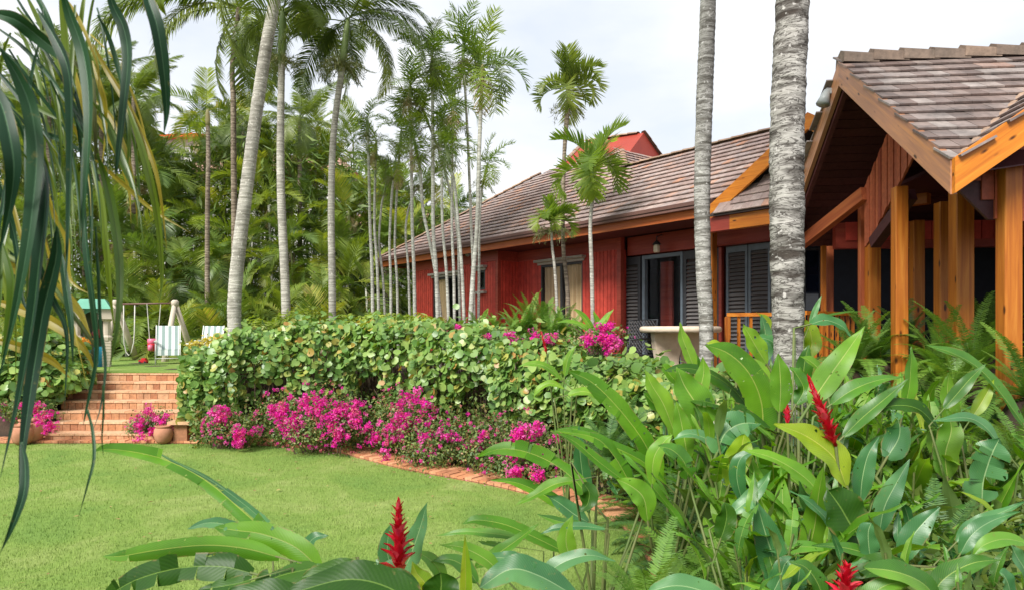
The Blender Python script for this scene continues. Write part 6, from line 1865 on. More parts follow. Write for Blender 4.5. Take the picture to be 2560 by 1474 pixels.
m_tea = mat_leaf("blue_green_leaf", [(0,(0.03,0.13,0.04)),(0.5,(0.05,0.17,0.055)),(1,(0.085,0.22,0.08))], rough=0.36, trans=0.18, veins=True, vein_col=(0.28,0.42,0.20), spec=0.5)
m_drk = mat_leaf("dark_green_leaf", [(0,(0.02,0.075,0.005)),(0.5,(0.028,0.095,0.007)),(1,(0.045,0.125,0.010))], rough=0.42, spec=0.3, trans=0.22, veins=True, vein_col=(0.16,0.28,0.05), vein_gap=0.016, vein_amt=0.09)
m_cane = mat_plain("ginger_cane", (0.10,0.16,0.035),(0.14,0.15,0.05), rough=0.6, scale=5)
m_caneb = mat_plain("brown_cane", (0.20,0.12,0.05),(0.13,0.14,0.04), rough=0.6, scale=5)
MATS = {'g': m_gin, 'b': m_ban, 'l': m_lit, 'y': m_yel, 't': m_tea, 'd': m_drk}
def blade(pts, Wd, nh=(0,-0.6,0.8), fold=0.25, wave=0.04, tears=0, seed=0, prof='g', roll=0.0, nseg=18, tw=0.0):
    """leaf blade along a curved spine. pts: control points base->tip (Bezier/Catmull), Wd full width"""
    rs_ = random.Random(seed)
    P = [Vector(p) for p in pts]
    path = []
    n = nseg
    for i in range(n+1):
        t = i/n*(len(P)-1); k = min(int(t), len(P)-2); f = t-k
        p0 = P[k-1] if k > 0 else P[0]*2-P[1]; p1 = P[k]; p2 = P[k+1]; p3 = P[k+2] if k+2 < len(P) else P[-1]*2-P[-2]
        path.append(0.5*((2*p1)+(-p0+p2)*f+(2*p0-5*p1+4*p2-p3)*f*f+(-p0+3*p1-3*p2+p3)*f**3))
    Ltot = sum((path[i+1]-path[i]).length for i in range(n))
    nh = Vector(nh).normalized()
    cols = [-1,-0.66,-0.33,0,0.33,0.66,1]
    def wid(s):
        if prof == 'b': w = min(1, s*6+0.2)**0.6*(1-max(0,(s-0.55)/0.45)**1.9)
        elif prof == 'o': w = math.sin(math.pi*min(1,s*0.93+0.07))**0.55
        else: w = math.sin(math.pi*(s**0.72))**0.95 if 0 < s < 1 else 0.02
        return max(0.015, w)
    tearsL = sorted(rs_.uniform(0.08,0.92) for _ in range(tears)); tearsR = sorted(rs_.uniform(0.08,0.92) for _ in range(tears))
    mb = MB(); mb.uv = []
    frames = []
    for i in range(n+1):
        t = (path[min(i+1,n)]-path[max(i-1,0)]).normalized()
        q = Quaternion(t, roll+tw*i/n)
        sd = t.cross(q @ nh)
        if sd.length < 1e-3: sd = t.cross(Vector((0.3,0.2,1)))
        sd.normalize(); nr = sd.cross(t)
        if nr.dot(q @ nh) < 0: nr = -nr
        frames.append((path[i], t, sd, nr))
    ph1, ph2 = rs_.uniform(0,6), rs_.uniform(0,6)
    def vert(s, c, fo, dz=0.0, sk=0.0):
        i = min(int(s*n), n-1); f = s*n-i
        p = frames[i][0].lerp(frames[i+1][0], f); t = frames[i][1].lerp(frames[i+1][1], f); sd = frames[i][2].lerp(frames[i+1][2], f); nr = frames[i][3].lerp(frames[i+1][3], f)
        w = wid(s)*Wd*0.5
        a = abs(c)
        lat = a*w*math.cos(fo*a)
        up = a*w*math.sin(fo)*(1-0.35*a) + wave*Wd*math.sin(s*17+(ph1 if c < 0 else ph2))*a*a + dz*a*w
        return p + sd*lat*(1 if c > 0 else -1) + nr*up + t*sk*a*w
    # midrib spine thickness handled by a thin tube
    for side in (-1, 1):
        cuts = [0]+(tearsL if side < 0 else tearsR)+[1]
        for (a, b) in zip(cuts[:-1], cuts[1:]):
            if b-a < 0.015: continue
            dz = rs_.uniform(-.55,.30) if tears else 0.0
            sk = rs_.uniform(-.12,.12) if tears else 0.0
            if tears and rs_.random() < 0.08: continue
            ks = max(1, round((b-a)*n)); cc = [0,0.33,0.66,1.0]
            base = len(mb.v)
            for j in range(ks+1):
                s = a+(b-a)*j/ks
                shr = 1.0
                if tears: shr = 1-0.10*abs(2*j/ks-1)**3
                for c in cc:
                    v = vert(s, side*c*shr, fold, dz*(0.6+0.4*c), sk)
                    mb.v.append(tuple(v)); mb.uv.append((0.5+side*c*0.5, s*Ltot))
            for j in range(ks):
                for c in range(3):
                    q = (base+j*4+c, base+j*4+c+1, base+(j+1)*4+c+1, base+(j+1)*4+c)
                    mb.f.append(q if side > 0 else q[::-1])
    # raised midrib below
    base = len(mb.v); rr = max(0.002, Wd*0.018)
    for i in range(0, n+1):
        p, t, sd, nr = frames[i]; r3 = rr*(1-0.85*i/n)
        for (u_, w_) in ((-1,0.15),(0,-1.2),(1,0.15)):
            mb.v.append(tuple(p+sd*u_*r3+nr*w_*r3)); mb.uv.append((0.5, i/n*Ltot))
    for i in range(n):
        for k in range(2):
            mb.f.append((base+i*3+k, base+i*3+k+1, base+(i+1)*3+k+1, base+(i+1)*3+k))
    return mb
# shared generic leaves, base at origin, pointing +X
def gen_leaf(L, Wd, arch, mat, seed, tears=0, prof='g', fold=0.22, wave=0.05):
    rs_ = random.Random(seed); P = []; p = Vector((0,0,0))
    for i in range(5):
        P.append(p.copy()); th = -arch*(i/4)**1.3; p = p+Vector((math.cos(th),rs_.uniform(-.05,.05),math.sin(th)))*L/4
    return blade(P, Wd, (0.0,0,1), fold, wave, tears, seed, prof).mesh("leaf", mat, True)
GL = {}
for key, mt in MATS.items():
    GL[key] = [gen_leaf(1.0, 0.185+0.03*(i % 3), 0.3+0.38*i, mt, 40+i, wave=0.08, fold=0.16+0.1*(i % 3)) for i in range(4)]
    GL[key+'n'] = [gen_leaf(1.0, 0.15, 0.2+0.4*i, mt, 60+i, fold=0.2) for i in range(3)]
    GL[key+'t'] = [gen_leaf(1.0, 0.26, 0.3+0.4*i, mt, 80+i, tears=6+i*2, prof='b') for i in range(3)]
# ---- ferns
m_fern = mat_leaf("fern_leaflet", [(0,(0.09,0.20,0.03)),(0.5,(0.14,0.28,0.04)),(0.9,(0.20,0.34,0.055)),(1,(0.27,0.37,0.08))], isl=0.3, rough=0.5, trans=0.32)
m_fern2 = mat_leaf("dark_fern_leaflet", [(0,(0.05,0.13,0.034)),(0.6,(0.08,0.18,0.045)),(1,(0.13,0.24,0.06))], rough=0.5, trans=0.28)
FE = {k: [frond_mb(L=1.0, n=44, ll=0.11, lw=0.017, droop=0.7+0.5*i, vang=0.12, hang=0.35, start=0.08, seed=500+i, fwd=0.25, segs=3, width_rachis=0.005, wavy=0.05).mesh("frond", m) for i in range(4)] for k, m in (('f', m_fern), ('F', m_fern2))}
def fern(x, y, z, size, n, label, kind='f', seed=0, el=(80,0), group="sword ferns of the foreground bed"):
    n = int(n*1.6)
    t = thing("sword_fern", (x,y,z), label, "fern", group); rs_ = random.Random(seed)
    for i in range(n):
        az = i*2.4+rs_.random(); f = (i+.5)/n; e = R(el[0]+(el[1]-el[0])*f+rs_.uniform(-8,8))
        d = Vector((math.cos(az)*math.cos(e), math.sin(az)*math.cos(e), math.sin(e)))
        part("frond", FE[kind][min(3,int(f*4))], t, (0,0,0), basis(d, (0,0,1)), size*rs_.uniform(.75,1.15))
    return t
# ---- red ginger flower: overlapping bracts round a stalk
m_rg = mat_leaf("red_bract", [(0,(0.34,0.003,0.010)),(0.5,(0.58,0.007,0.020)),(0.9,(0.72,0.02,0.05)),(1,(0.62,0.10,0.08))], rough=0.32, trans=0.2, tcol=(1.2,0.6,0.6), spec=0.5, patch=False)
m_rgw = mat_leaf("pink_bract", [(0,(0.62,0.02,0.07)),(1,(0.75,0.10,0.12))], rough=0.35, trans=0.2, tcol=(1.2,0.6,0.6), patch=False)
br_mb = MB()
bp = [(0.0,0.08),(0.3,0.21),(0.65,0.17),(1.0,0.0)]
for i, (u_, w_) in enumerate(bp):
    c_ = 0.10*math.sin(u_*3.0)
    br_mb.v += [(u_, -w_, c_+0.10*w_*3), (u_, 0, c_-0.05), (u_, w_, c_+0.10*w_*3)]
br_mb.f = [(3*i+k, 3*i+k+1, 3*(i+1)+k+1, 3*(i+1)+k) for i in range(3) for k in range(2)]
br_me = br_mb.mesh("bract", m_rg, True); br_me2 = br_mb.mesh("bract", m_rgw, True)
def ginger_flower(par, a, b, wid, n=34, open_=0.75, bud=0.0, seed=0, tight_top=0.0):
    """cone of bracts from a (bottom) to b (tip); a,b relative to par"""
    rs_ = random.Random(seed); a, b = Vector(a), Vector(b); d = b-a; L = d.length; d.normalize()
    fl = part("flower", MB().tube([a, a+d*L*0.9], [wid*0.10, wid*0.05], 6).mesh("flower", m_rg, True), par)
    side = d.cross(Vector((0.1,0.3,0.05))).normalized(); s2 = d.cross(side)
    for i in range(n):
        f = (i+0.3)/n; an = i*2.4
        r_ = side*math.cos(an)+s2*math.sin(an)
        env = (1-f**2.2)*0.62+0.38
        ang = R(64-44*f)*open_*(0.8+0.4*rs_.random())
        if f > 1-tight_top: ang *= 0.35
        dd = (d*math.cos(ang)+r_*math.sin(ang)).normalized()
        ln = wid*0.78*env*(0.85+0.35*rs_.random())
        p_ = a+d*(L*0.96*f)-dd*0.0
        part("bract", br_me if rs_.random() < 0.8 else br_me2, fl, p_, basis(dd, -r_ if False else d), ln)
    return fl
CANE = {}
def cane(par, pts, r, mat=None):
    part("stem", MB().tube(pts, [r, r*0.9, r*0.7][:len(pts)] if len(pts) == 3 else r, 6, False).mesh("stem", mat or m_cane, True), par)
def ginger_plant(x, y, top, n, leafL, seed, keys=('g','g','l'), label=None, group=None, lean=(0,0), flower=None, low=0.25, name="ginger_plant"):
    """upright cane with leaves in two ranks"""
    rs_ = random.Random(seed); z0 = gz(x, y)-0.02; h = top-z0
    b = Vector((x, y, z0)); t = thing(name, tuple(b), label, "ginger plant", group)
    ln = Vector((lean[0], lean[1], 0))
    stem = lambda f: ln*(f*f)*h+Vector((0,0,f*h))
    cane(t, [stem(0), stem(0.5), stem(1)], 0.0055 if y < 3.4 else 0.008)
    az = rs_.random()*math.pi
    for i in range(n):
        f = low+(1-low)*(i+0.5)/n; sd = 1 if i % 2 else -1
        a = az+(0 if sd > 0 else math.pi)+rs_.uniform(-.55,.55); e = R(rs_.uniform(12,38)+30*f)
        if i == n-1: e = R(78)
        d = Vector((math.cos(a)*math.cos(e), math.sin(a)*math.cos(e), math.sin(e)))
        k = rs_.choice(keys); v = GL[k]; m = v[rs_.randrange(len(v))]
        part("leaf", m, t, stem(f), basis(d, (0,0,1)) @ Matrix.Rotation(rs_.uniform(-.5,.5), 3, 'X'), leafL*rs_.uniform(.75,1.2)*(0.75+0.4*math.sin(math.pi*f)))
    if flower: ginger_flower(t, stem(1)*1.0, stem(1)+ (ln*h*0.5+Vector((0,0,1))).normalized()*flower[0], flower[1], seed=seed)
    return t
# ---- clumps with leaves placed one by one to follow the photograph: pixel spine base->tip, depth(s), width px, kind
def leaf_px(par, pts, Y, wpx, kind='g', fold=0.25, tears=0, prof='g', nh=(0,-0.65,0.75), seed=0, wave=0.05, roll=0.0, Y2=None, petiole=None, tw=0.0):
    n = len(pts); Y2 = Y if Y2 is None else Y2
    P = [W(px, py, Y+(Y2-Y)*i/(n-1))-par.location for i, (px, py) in enumerate(pts)]
    Wd = wpx*Y/FD*1.08
    me = blade(P, Wd, nh, fold, wave, tears, seed, prof, roll, tw=tw).mesh("leaf", MATS[kind], True)
    lf = part("leaf", me, par)
    if petiole is not None:
        q = Vector(petiole)-par.location
        d = (P[0]-P[1]).normalized()*0.12
        part("petiole", MB().tube([P[0]+ (P[1]-P[0])*0.1, P[0]+d, (P[0]+d).lerp(q, 0.45)+Vector((0,0,0.02)), q], [0.006*Wd/0.12,0.008*Wd/0.12,0.009,0.012], 6, False).mesh("petiole", m_cane, True), par)
    return lf
def clump(label, footpx, Y, leaves, flowers=(), name="heliconia_clump", cat="heliconia", Yoff=0.0):
    x = XofPx(footpx, Y); z = gz(x, Y)-0.02
    t = thing(name, (x, Y, z), label, cat)
    foot = Vector((x, Y, z))
    for i, L_ in enumerate(leaves):
        kw = dict(L_); pts = kw.pop('p'); w_ = kw.pop('w'); Yl = kw.pop('Y', Y); kw.setdefault('seed', i*7+int(footpx))
        f = foot+Vector((0.03*math.cos(i*2.2), 0.03*math.sin(i*2.2), 0))
        leaf_px(t, pts, Yl, w_, petiole=kw.pop('pt', f) if kw.get('pet', True) else None, **{k: v for k, v in kw.items() if k != 'pet'})
    for (a, b, wpx, Yf, n, op, tt) in flowers:
        A, B = W(a[0], a[1], Yf)-foot, W(b[0], b[1], Yf)-foot
        ginger_flower(t, A, B, wpx*Yf/FD/2*2.3, n, op, seed=n, tight_top=tt)
        st_pts = [Vector((0,0,0)), A*0.5+Vector((0,0,-0.05)), A]
        part("stem", MB().tube(st_pts, [0.011,0.009,0.007], 6, False).mesh("stem", m_cane, True), t)
    return t
# bottom left: big arching banana-like leaves close to the camera
clump("large heliconia whose long arching leaves reach over the lawn at lower left", 700, 2.15, [
    dict(p=[(668,1325),(600,1262),(500,1180),(390,1128),(275,1108),(228,1116)], w=50, kind='b', fold=0.55, tears=3, prof='b', nh=(0.1,-0.75,0.55), Y=2.2, Y2=2.7, seed=3),
    dict(p=[(700,1335),(620,1258),(520,1185),(425,1135),(372,1110)], w=26, kind='t', fold=0.2, tears=3, prof='b', nh=(0.3,-0.2,0.9), Y=2.3, Y2=2.7, seed=4),
    dict(p=[(790,1405),(730,1350),(650,1318),(580,1308),(528,1300)], w=58, kind='b', fold=0.35, tears=2, prof='b', Y=2.1, Y2=2.2, seed=5, nh=(0,-0.8,0.5)),
    dict(p=[(690,1375),(600,1352),(500,1345),(380,1358),(300,1372),(254,1372)], w=46, kind='b', fold=0.3, tears=1, prof='b', Y=2.05, Y2=2.3, seed=6, nh=(0,-0.9,0.4)),
    dict(p=[(625,1415),(550,1398),(450,1400),(350,1425),(285,1458),(230,1500)], w=70, kind='d', fold=0.3, tears=10, prof='b', Y=1.95, Y2=2.0, seed=17, nh=(0,-0.9,0.4)),
    dict(p=[(610,1318),(560,1295),(510,1290),(462,1305)], w=30, kind='t', fold=0.1, Y=2.5, Y2=2.6, seed=8, prof='b'),
    dict(p=[(620,1430),(585,1440),(540,1448),(490,1455)], w=40, kind='d', fold=0.2, tears=2, prof='b', Y=1.9, seed=9),
    dict(p=[(745,1390),(755,1350),(780,1325),(812,1322)], w=36, kind='t', fold=0.2, Y=2.35, seed=10),
], name="heliconia_clump")
clump("dark leaved plant filling the bottom edge below the upright red flower", 850, 1.75, [
    dict(p=[(780,1400),(680,1425),(610,1470)], w=60, kind='d', Y=1.9, seed=11, prof='b', tears=3),
    dict(p=[(960,1500),(900,1440),(830,1410),(745,1425)], w=72, kind='d', fold=0.15, Y=1.75, seed=12, prof='o'),
    dict(p=[(1060,1520),(960,1450),(850,1430),(700,1470)], w=95, kind='d', fold=0.15, Y=1.65, seed=13, prof='o'),
    dict(p=[(900,1460),(830,1420),(760,1412),(690,1440)], w=46, kind='g', Y=1.95, seed=16),
    dict(p=[(800,1520),(690,1462),(560,1460)], w=60, kind='d', Y=1.7, seed=18, prof='o')], name="leafy_plant", cat="plant")
clump("red ginger with a tall upright scarlet flower standing over the lawn", 985, 2.25, [
    dict(p=[(985,1420),(1010,1380),(1035,1310),(1056,1238)], w=66, kind='t', fold=0.3, Y=2.35, seed=20, nh=(-0.4,-0.8,0.4)),
    dict(p=[(1000,1425),(955,1400),(925,1405),(915,1395)], w=50, kind='t', fold=0.2, Y=2.4, seed=21),
    dict(p=[(990,1440),(960,1380),(958,1330),(968,1290)], w=46, kind='t', fold=0.2, Y=2.42, seed=22),
    dict(p=[(1052,1470),(1050,1440),(1030,1415),(1018,1385)], w=44, kind='y', fold=0.2, Y=2.2, seed=23),
    dict(p=[(1090,1500),(1088,1470),(1090,1440),(1088,1412)], w=88, kind='d', fold=0.1, Y=1.9, seed=24, prof='o'),
    dict(p=[(1010,1490),(1000,1455),(960,1435),(925,1450)], w=75, kind='d', fold=0.1, Y=1.85, seed=25, prof='o'),
    dict(p=[(1150,1520),(1150,1450),(1150,1385),(1148,1318)], w=34, kind='y', fold=0.6, Y=2.0, seed=26, nh=(0.2,-1,0.1)),
    dict(p=[(1100,1450),(1080,1400),(1050,1372),(1022,1362)], w=36, kind='g', Y=2.4, seed=27),
], flowers=[((985,1424),(984,1236),60,2.2,54,0.80,0.10)], name="red_ginger", cat="ginger plant")
clump("ginger plant with narrow leaves reaching left across the lawn right of the upright red flower", 1330, 2.7, [
    dict(p=[(1300,1330),(1230,1318),(1150,1312),(1072,1322)], w=24, kind='g', Y=2.9, seed=30),
    dict(p=[(1390,1360),(1330,1330),(1250,1295),(1180,1283),(1140,1292)], w=34, kind='b', Y=2.8, seed=31, prof='b'),
    dict(p=[(1170,1402),(1220,1372),(1280,1330),(1332,1290)], w=36, kind='b', Y=2.6, seed=32, fold=0.4, pet=True),
    dict(p=[(1275,1350),(1240,1345),(1200,1340),(1180,1335)], w=16, kind='g', Y=2.95, seed=33),
    dict(p=[(1500,1305),(1430,1298),(1370,1303),(1335,1318)], w=22, kind='t', Y=2.8, seed=34),
    dict(p=[(1420,1470),(1330,1420),(1260,1405),(1185,1450)], w=75, kind='t', fold=0.15, Y=2.1, seed=35, prof='o'),
    dict(p=[(1340,1420),(1290,1385),(1220,1375),(1130,1378)], w=36, kind='t', Y=2.5, seed=36, wave=0.1),
    dict(p=[(1180,1440),(1150,1400),(1110,1380),(1062,1385)], w=40, kind='g', Y=2.4, seed=37),
    dict(p=[(1240,1420),(1200,1380),(1140,1350),(1085,1345)], w=40, kind='l', Y=2.45, seed=38),
    dict(p=[(1420,1400),(1400,1350),(1400,1310),(1415,1270)], w=46, kind='l', Y=2.7, seed=39),
    dict(p=[(1330,1460),(1370,1400),(1450,1370),(1520,1385)], w=44, kind='t', Y=2.4, seed=40)], name="ginger_plant", cat="ginger plant")
clump("heliconia with folded leaves over the brick edging in the middle", 1470, 3.6, [
    dict(p=[(1465,1240),(1420,1185),(1360,1140),(1290,1112),(1230,1108),(1176,1128)], w=48, kind='b', Y=3.7, Y2=3.9, tears=5, prof='b', seed=41, fold=0.35, nh=(0,-0.8,0.5)),
    dict(p=[(1420,1185),(1370,1195),(1320,1222),(1270,1248)], w=34, kind='b', Y=3.6, seed=42, fold=0.5),
    dict(p=[(1420,1270),(1350,1225),(1280,1192),(1212,1184)], w=38, kind='b', Y=3.9, seed=43, fold=0.35),
    dict(p=[(1440,1190),(1455,1215),(1450,1245),(1430,1262)], w=44, kind='d', Y=3.5, seed=44),
    dict(p=[(1455,1270),(1440,1180),(1432,1110),(1430,1048)], w=40, kind='t', Y=4.2, seed=45),
    dict(p=[(1455,1290),(1420,1270),(1380,1240),(1350,1222)], w=50, kind='t', Y=3.6, seed=46),
    dict(p=[(1440,1290),(1400,1290),(1360,1280),(1325,1268)], w=24, kind='g', Y=3.5, seed=47),
    dict(p=[(1560,1200),(1520,1130),(1470,1080),(1370,1062)], w=46, kind='b', Y=4.0, seed=48, tears=4, prof='b'),
    dict(p=[(1560,1200),(1480,1140),(1420,1090),(1360,1060)], w=30, kind='b', Y=3.8, seed=49)])
clump("tall heliconia with long leaves rising in front of the hedge's right end", 1640, 4.4, [
    dict(p=[(1630,1180),(1590,1090),(1530,1010),(1465,945),(1405,915)], w=56, kind='b', Y=4.5, tears=5, prof='b', seed=50, fold=0.3, nh=(0,-0.85,0.5)),
    dict(p=[(1650,1200),(1590,1140),(1500,1095),(1430,1060),(1376,1058)], w=34, kind='b', Y=4.4, seed=51, fold=0.4),
    dict(p=[(1745,1090),(1725,1010),(1690,950),(1672,905)], w=88, kind='l', Y=4.3, seed=52, fold=0.25, nh=(0.2,-0.95,0.3)),
    dict(p=[(1718,1030),(1725,980),(1738,920),(1736,880)], w=46, kind='l', Y=4.45, seed=53, nh=(-0.5,-0.8,0.2)),
    dict(p=[(1670,1080),(1640,1000),(1610,950),(1592,910)], w=52, kind='l', Y=4.6, seed=54, nh=(0.3,-0.9,0.3)),
    dict(p=[(1665,1060),(1640,1020),(1610,990),(1590,968)], w=40, kind='b', Y=4.7, seed=55, prof='b'),
    dict(p=[(1690,960),(1660,930),(1640,905),(1635,900)], w=34, kind='b', Y=4.8, seed=56),
    dict(p=[(1720,920),(1700,870),(1685,830),(1680,795)], w=36, kind='l', Y=4.9, seed=57, nh=(0.3,-0.9,0.2)),
    dict(p=[(1740,960),(1720,900),(1700,860),(1682,840)], w=26, kind='b', Y=5.0, seed=58),
    dict(p=[(1700,1140),(1690,1080),(1680,1030),(1670,990)], w=46, kind='l', Y=4.2, seed=59, nh=(-0.3,-0.9,0.2)),
    dict(p=[(1610,1200),(1615,1130),(1640,1090),(1662,1072)], w=40, kind='l', Y=4.0, seed=60),
    dict(p=[(1600,1290),(1590,1230),(1560,1200),(1520,1180)], w=60, kind='l', Y=3.6, seed=61, nh=(0.4,-0.9,0.1)),
    dict(p=[(1760,1100),(1740,1080),(1700,1070),(1660,1085)], w=34, kind='t', Y=4.1, seed=62)])
clump("broad-leaved heliconia in front of the slim grey trunk", 1830, 4.6, [
    dict(p=[(1885,1070),(1880,990),(1850,920),(1800,872),(1742,850)], w=84, kind='b', Y=4.5, tears=2, prof='b', seed=70, fold=0.3, nh=(-0.1,-0.9,0.4)),
    dict(p=[(1880,1060),(1830,980),(1770,930),(1700,908),(1640,915)], w=44, kind='d', Y=4.7, tears=6, prof='b', seed=71),
    dict(p=[(1900,1060),(1820,1015),(1740,990),(1690,985)], w=40, kind='d', Y=4.3, tears=8, prof='b', seed=72, fold=0.4),
    dict(p=[(1925,1020),(1928,960),(1926,910),(1922,872)], w=54, kind='l', Y=4.3, seed=73, fold=0.15, nh=(0,-1,0.2)),
    dict(p=[(1895,1010),(1895,960),(1870,905),(1815,870)], w=50, kind='l', Y=4.8, seed=74),
    dict(p=[(1895,900),(1870,860),(1850,825),(1835,800)], w=56, kind='l', Y=5.4, seed=75, nh=(0.4,-0.9,0.2)),
    dict(p=[(1880,900),(1885,860),(1890,820),(1880,775)], w=48, kind='t', Y=6.0, seed=76),
    dict(p=[(1910,860),(1905,820),(1890,790),(1868,770)], w=38, kind='y', Y=6.1, seed=77),
    dict(p=[(1930,880),(1915,850),(1890,835),(1862,835)], w=40, kind='t', Y=5.6, seed=78),
    dict(p=[(1800,900),(1785,870),(1765,850),(1745,845)], w=40, kind='y', Y=5.2, seed=79),
    dict(p=[(1965,1000),(1985,960),(1965,920),(1950,905)], w=44, kind='g', Y=4.2, seed=80),
    dict(p=[(1800,1200),(1815,1150),(1830,1110),(1838,1070)], w=60, kind='y', Y=3.9, seed=81, prof='o'),
    dict(p=[(1770,1120),(1790,1070),(1830,1045),(1880,1045)], w=74, kind='t', Y=4.0, seed=82, tears=8, prof='b', nh=(0,-0.95,0.3))])
clump("leafy ginger with red bud at the foot of the thick grey trunk", 1960, 3.9, [
    dict(p=[(2000,1000),(2040,940),(2090,870),(2136,804)], w=64, kind='l', Y=4.1, seed=90, fold=0.3, nh=(-0.5,-0.8,0.3)),
    dict(p=[(2050,1000),(2100,965),(2160,940),(2232,928)], w=44, kind='g', Y=4.0, seed=91, fold=0.3),
    dict(p=[(2080,1080),(2130,1030),(2190,980),(2246,932)], w=40, kind='g', Y=3.9, seed=92, fold=0.4),
    dict(p=[(1990,880),(2005,850),(2000,815),(1985,790)], w=46, kind='y', Y=5.3, seed=93, prof='o'),
    dict(p=[(2000,800),(2040,790),(2080,805),(2100,830)], w=42, kind='t', Y=5.0, seed=94),
    dict(p=[(2040,960),(2030,920),(2000,890),(1975,880)], w=40, kind='l', Y=4.6, seed=95),
    dict(p=[(1990,960),(1985,920),(1990,880),(1998,850)], w=40, kind='g', Y=4.8, seed=96),
    dict(p=[(2010,1010),(1990,960),(1980,930),(1976,905)], w=36, kind='g', Y=4.4, seed=97),
    dict(p=[(2000,800),(2010,775),(2020,750),(2030,728)], w=14, kind='t', Y=5.1, seed=98),
    dict(p=[(2000,800),(2040,780),(2090,770),(2135,768)], w=8, kind='d', Y=5.1, seed=99)],
    flowers=[((1945,1048),(1945,1006),30,3.8,30,0.4,0.5)], name="red_ginger", cat="ginger plant")
clump("red ginger with a long leaning scarlet flower before the thick palm trunk", 2145, 3.1, [
    dict(p=[(2092,1205),(2060,1130),(1990,1075),(1912,1045)], w=82, kind='y', Y=3.1, seed=100, fold=0.3, prof='g', nh=(0.3,-0.85,0.4)),
    dict(p=[(2045,1245),(1990,1180),(1910,1130),(1824,1108)], w=48, kind='l', Y=3.05, seed=101, fold=0.25),
    dict(p=[(2140,1340),(2105,1300),(2075,1250),(2045,1208)], w=112, kind='d', Y=2.9, seed=102, fold=0.12, prof='o', nh=(0.2,-0.95,0.2)),
    dict(p=[(2100,1350),(2050,1290),(2000,1240),(1950,1210)], w=34, kind='t', Y=3.0, seed=103, wave=0.1),
    dict(p=[(2172,1315),(2185,1250),(2215,1190),(2247,1133)], w=50, kind='t', Y=3.1, seed=104, fold=0.2, nh=(-0.3,-0.9,0.2)),
    dict(p=[(2125,1240),(2130,1180),(2145,1120),(2172,1076)], w=48, kind='t', Y=3.3, seed=105, nh=(-0.3,-0.9,0.2)),
    dict(p=[(2225,1392),(2250,1330),(2285,1285),(2322,1250)], w=54, kind='t', Y=2.9, seed=106, nh=(-0.4,-0.8,0.3)),
    dict(p=[(2150,1380),(2145,1340),(2145,1310),(2152,1290)], w=58, kind='t', Y=2.7, seed=107, prof='o'),
    dict(p=[(2200,1400),(2150,1370),(2080,1350),(2005,1345)], w=36, kind='g', Y=2.7, seed=108),
    dict(p=[(2240,1395),(2190,1392),(2150,1400),(2100,1420)], w=60, kind='d', Y=2.6, seed=109, prof='o'),
    dict(p=[(2085,1180),(2080,1140),(2070,1100),(2062,1080)], w=34, kind='t', Y=3.2, seed=110)],
    flowers=[((2064,1100),(1996,928),46,3.1,60,0.62,0.30)], name="red_ginger", cat="ginger plant")
clump("blue-green banana-like leaves standing upright at the lower centre right", 1900, 2.6, [
    dict(p=[(1945,1500),(1925,1420),(1895,1330),(1868,1235)], w=74, kind='t', Y=2.7, seed=120, fold=0.15, prof='b', nh=(0,-1,0.2)),
    dict(p=[(1900,1480),(1925,1430),(1940,1390),(1965,1375)], w=50, kind='t', Y=2.5, seed=121),
    dict(p=[(1960,1480),(1970,1440),(1975,1400),(1968,1370)], w=40, kind='t', Y=2.6, seed=122),
    dict(p=[(1780,1330),(1790,1300),(1795,1270),(1790,1240)], w=50, kind='d', Y=3.0, seed=123, prof='o'),
    dict(p=[(1840,1260),(1820,1180),(1830,1130),(1870,1110)], w=40, kind='t', Y=3.4, seed=124),
    dict(p=[(1800,1270),(1840,1240),(1880,1200),(1905,1160)], w=36, kind='t', Y=3.3, seed=125, wave=0.1),
    dict(p=[(1910,1360),(1960,1350),(2010,1350),(2060,1360)], w=34, kind='g', Y=2.9, seed=126),
    dict(p=[(1820,1500),(1740,1460),(1670,1445),(1600,1460)], w=60, kind='t', Y=2.1, seed=127, prof='o'),
    dict(p=[(1700,1180),(1690,1140),(1660,1110),(1625,1100)], w=46, kind='g', Y=3.8, seed=128, tears=4, prof='b')])
clump("torn blue-green banana leaves at the right edge before the orange post", 2450, 3.6, [
    dict(p=[(2425,1235),(2430,1180),(2450,1120),(2470,1080)], w=88, kind='t', Y=3.5, seed=130, fold=0.12, prof='b', tears=7, nh=(0,-1,0.2)),
    dict(p=[(2350,1060),(2345,1000),(2340,960),(2345,920)], w=52, kind='l', Y=4.0, seed=131),
    dict(p=[(2330,1010),(2365,970),(2400,930),(2436,897)], w=34, kind='g', Y=3.8, seed=132, fold=0.4),
    dict(p=[(2530,1050),(2480,980),(2420,910),(2350,870),(2285,852)], w=44, kind='g', Y=3.9, seed=133, fold=0.35, prof='b'),
    dict(p=[(2340,1180),(2335,1120),(2350,1060),(2340,1010)], w=52, kind='l', Y=3.8, seed=134, prof='b', tears=3),
    dict(p=[(2400,1030),(2420,1000),(2440,965),(2455,935)], w=30, kind='y', Y=3.9, seed=135),
    dict(p=[(2480,1110),(2430,1050),(2380,1030),(2300,1040)], w=40, kind='t', Y=3.6, seed=136),
    dict(p=[(2230,1020),(2245,960),(2250,900),(2252,855)], w=40, kind='g', Y=4.2, seed=137, nh=(0.2,-1,0.1)),
    dict(p=[(2320,1060),(2270,1010),(2210,1000),(2150,1020)], w=50, kind='d', Y=3.9, seed=138),
    dict(p=[(2190,1130),(2220,1080),(2220,1040),(2200,1020)], w=60, kind='t', Y=3.8, seed=139, tears=4, prof='b'),
    dict(p=[(2460,1270),(2440,1250),(2410,1230),(2365,1210)], w=18, kind='y', Y=3.2, seed=140)])
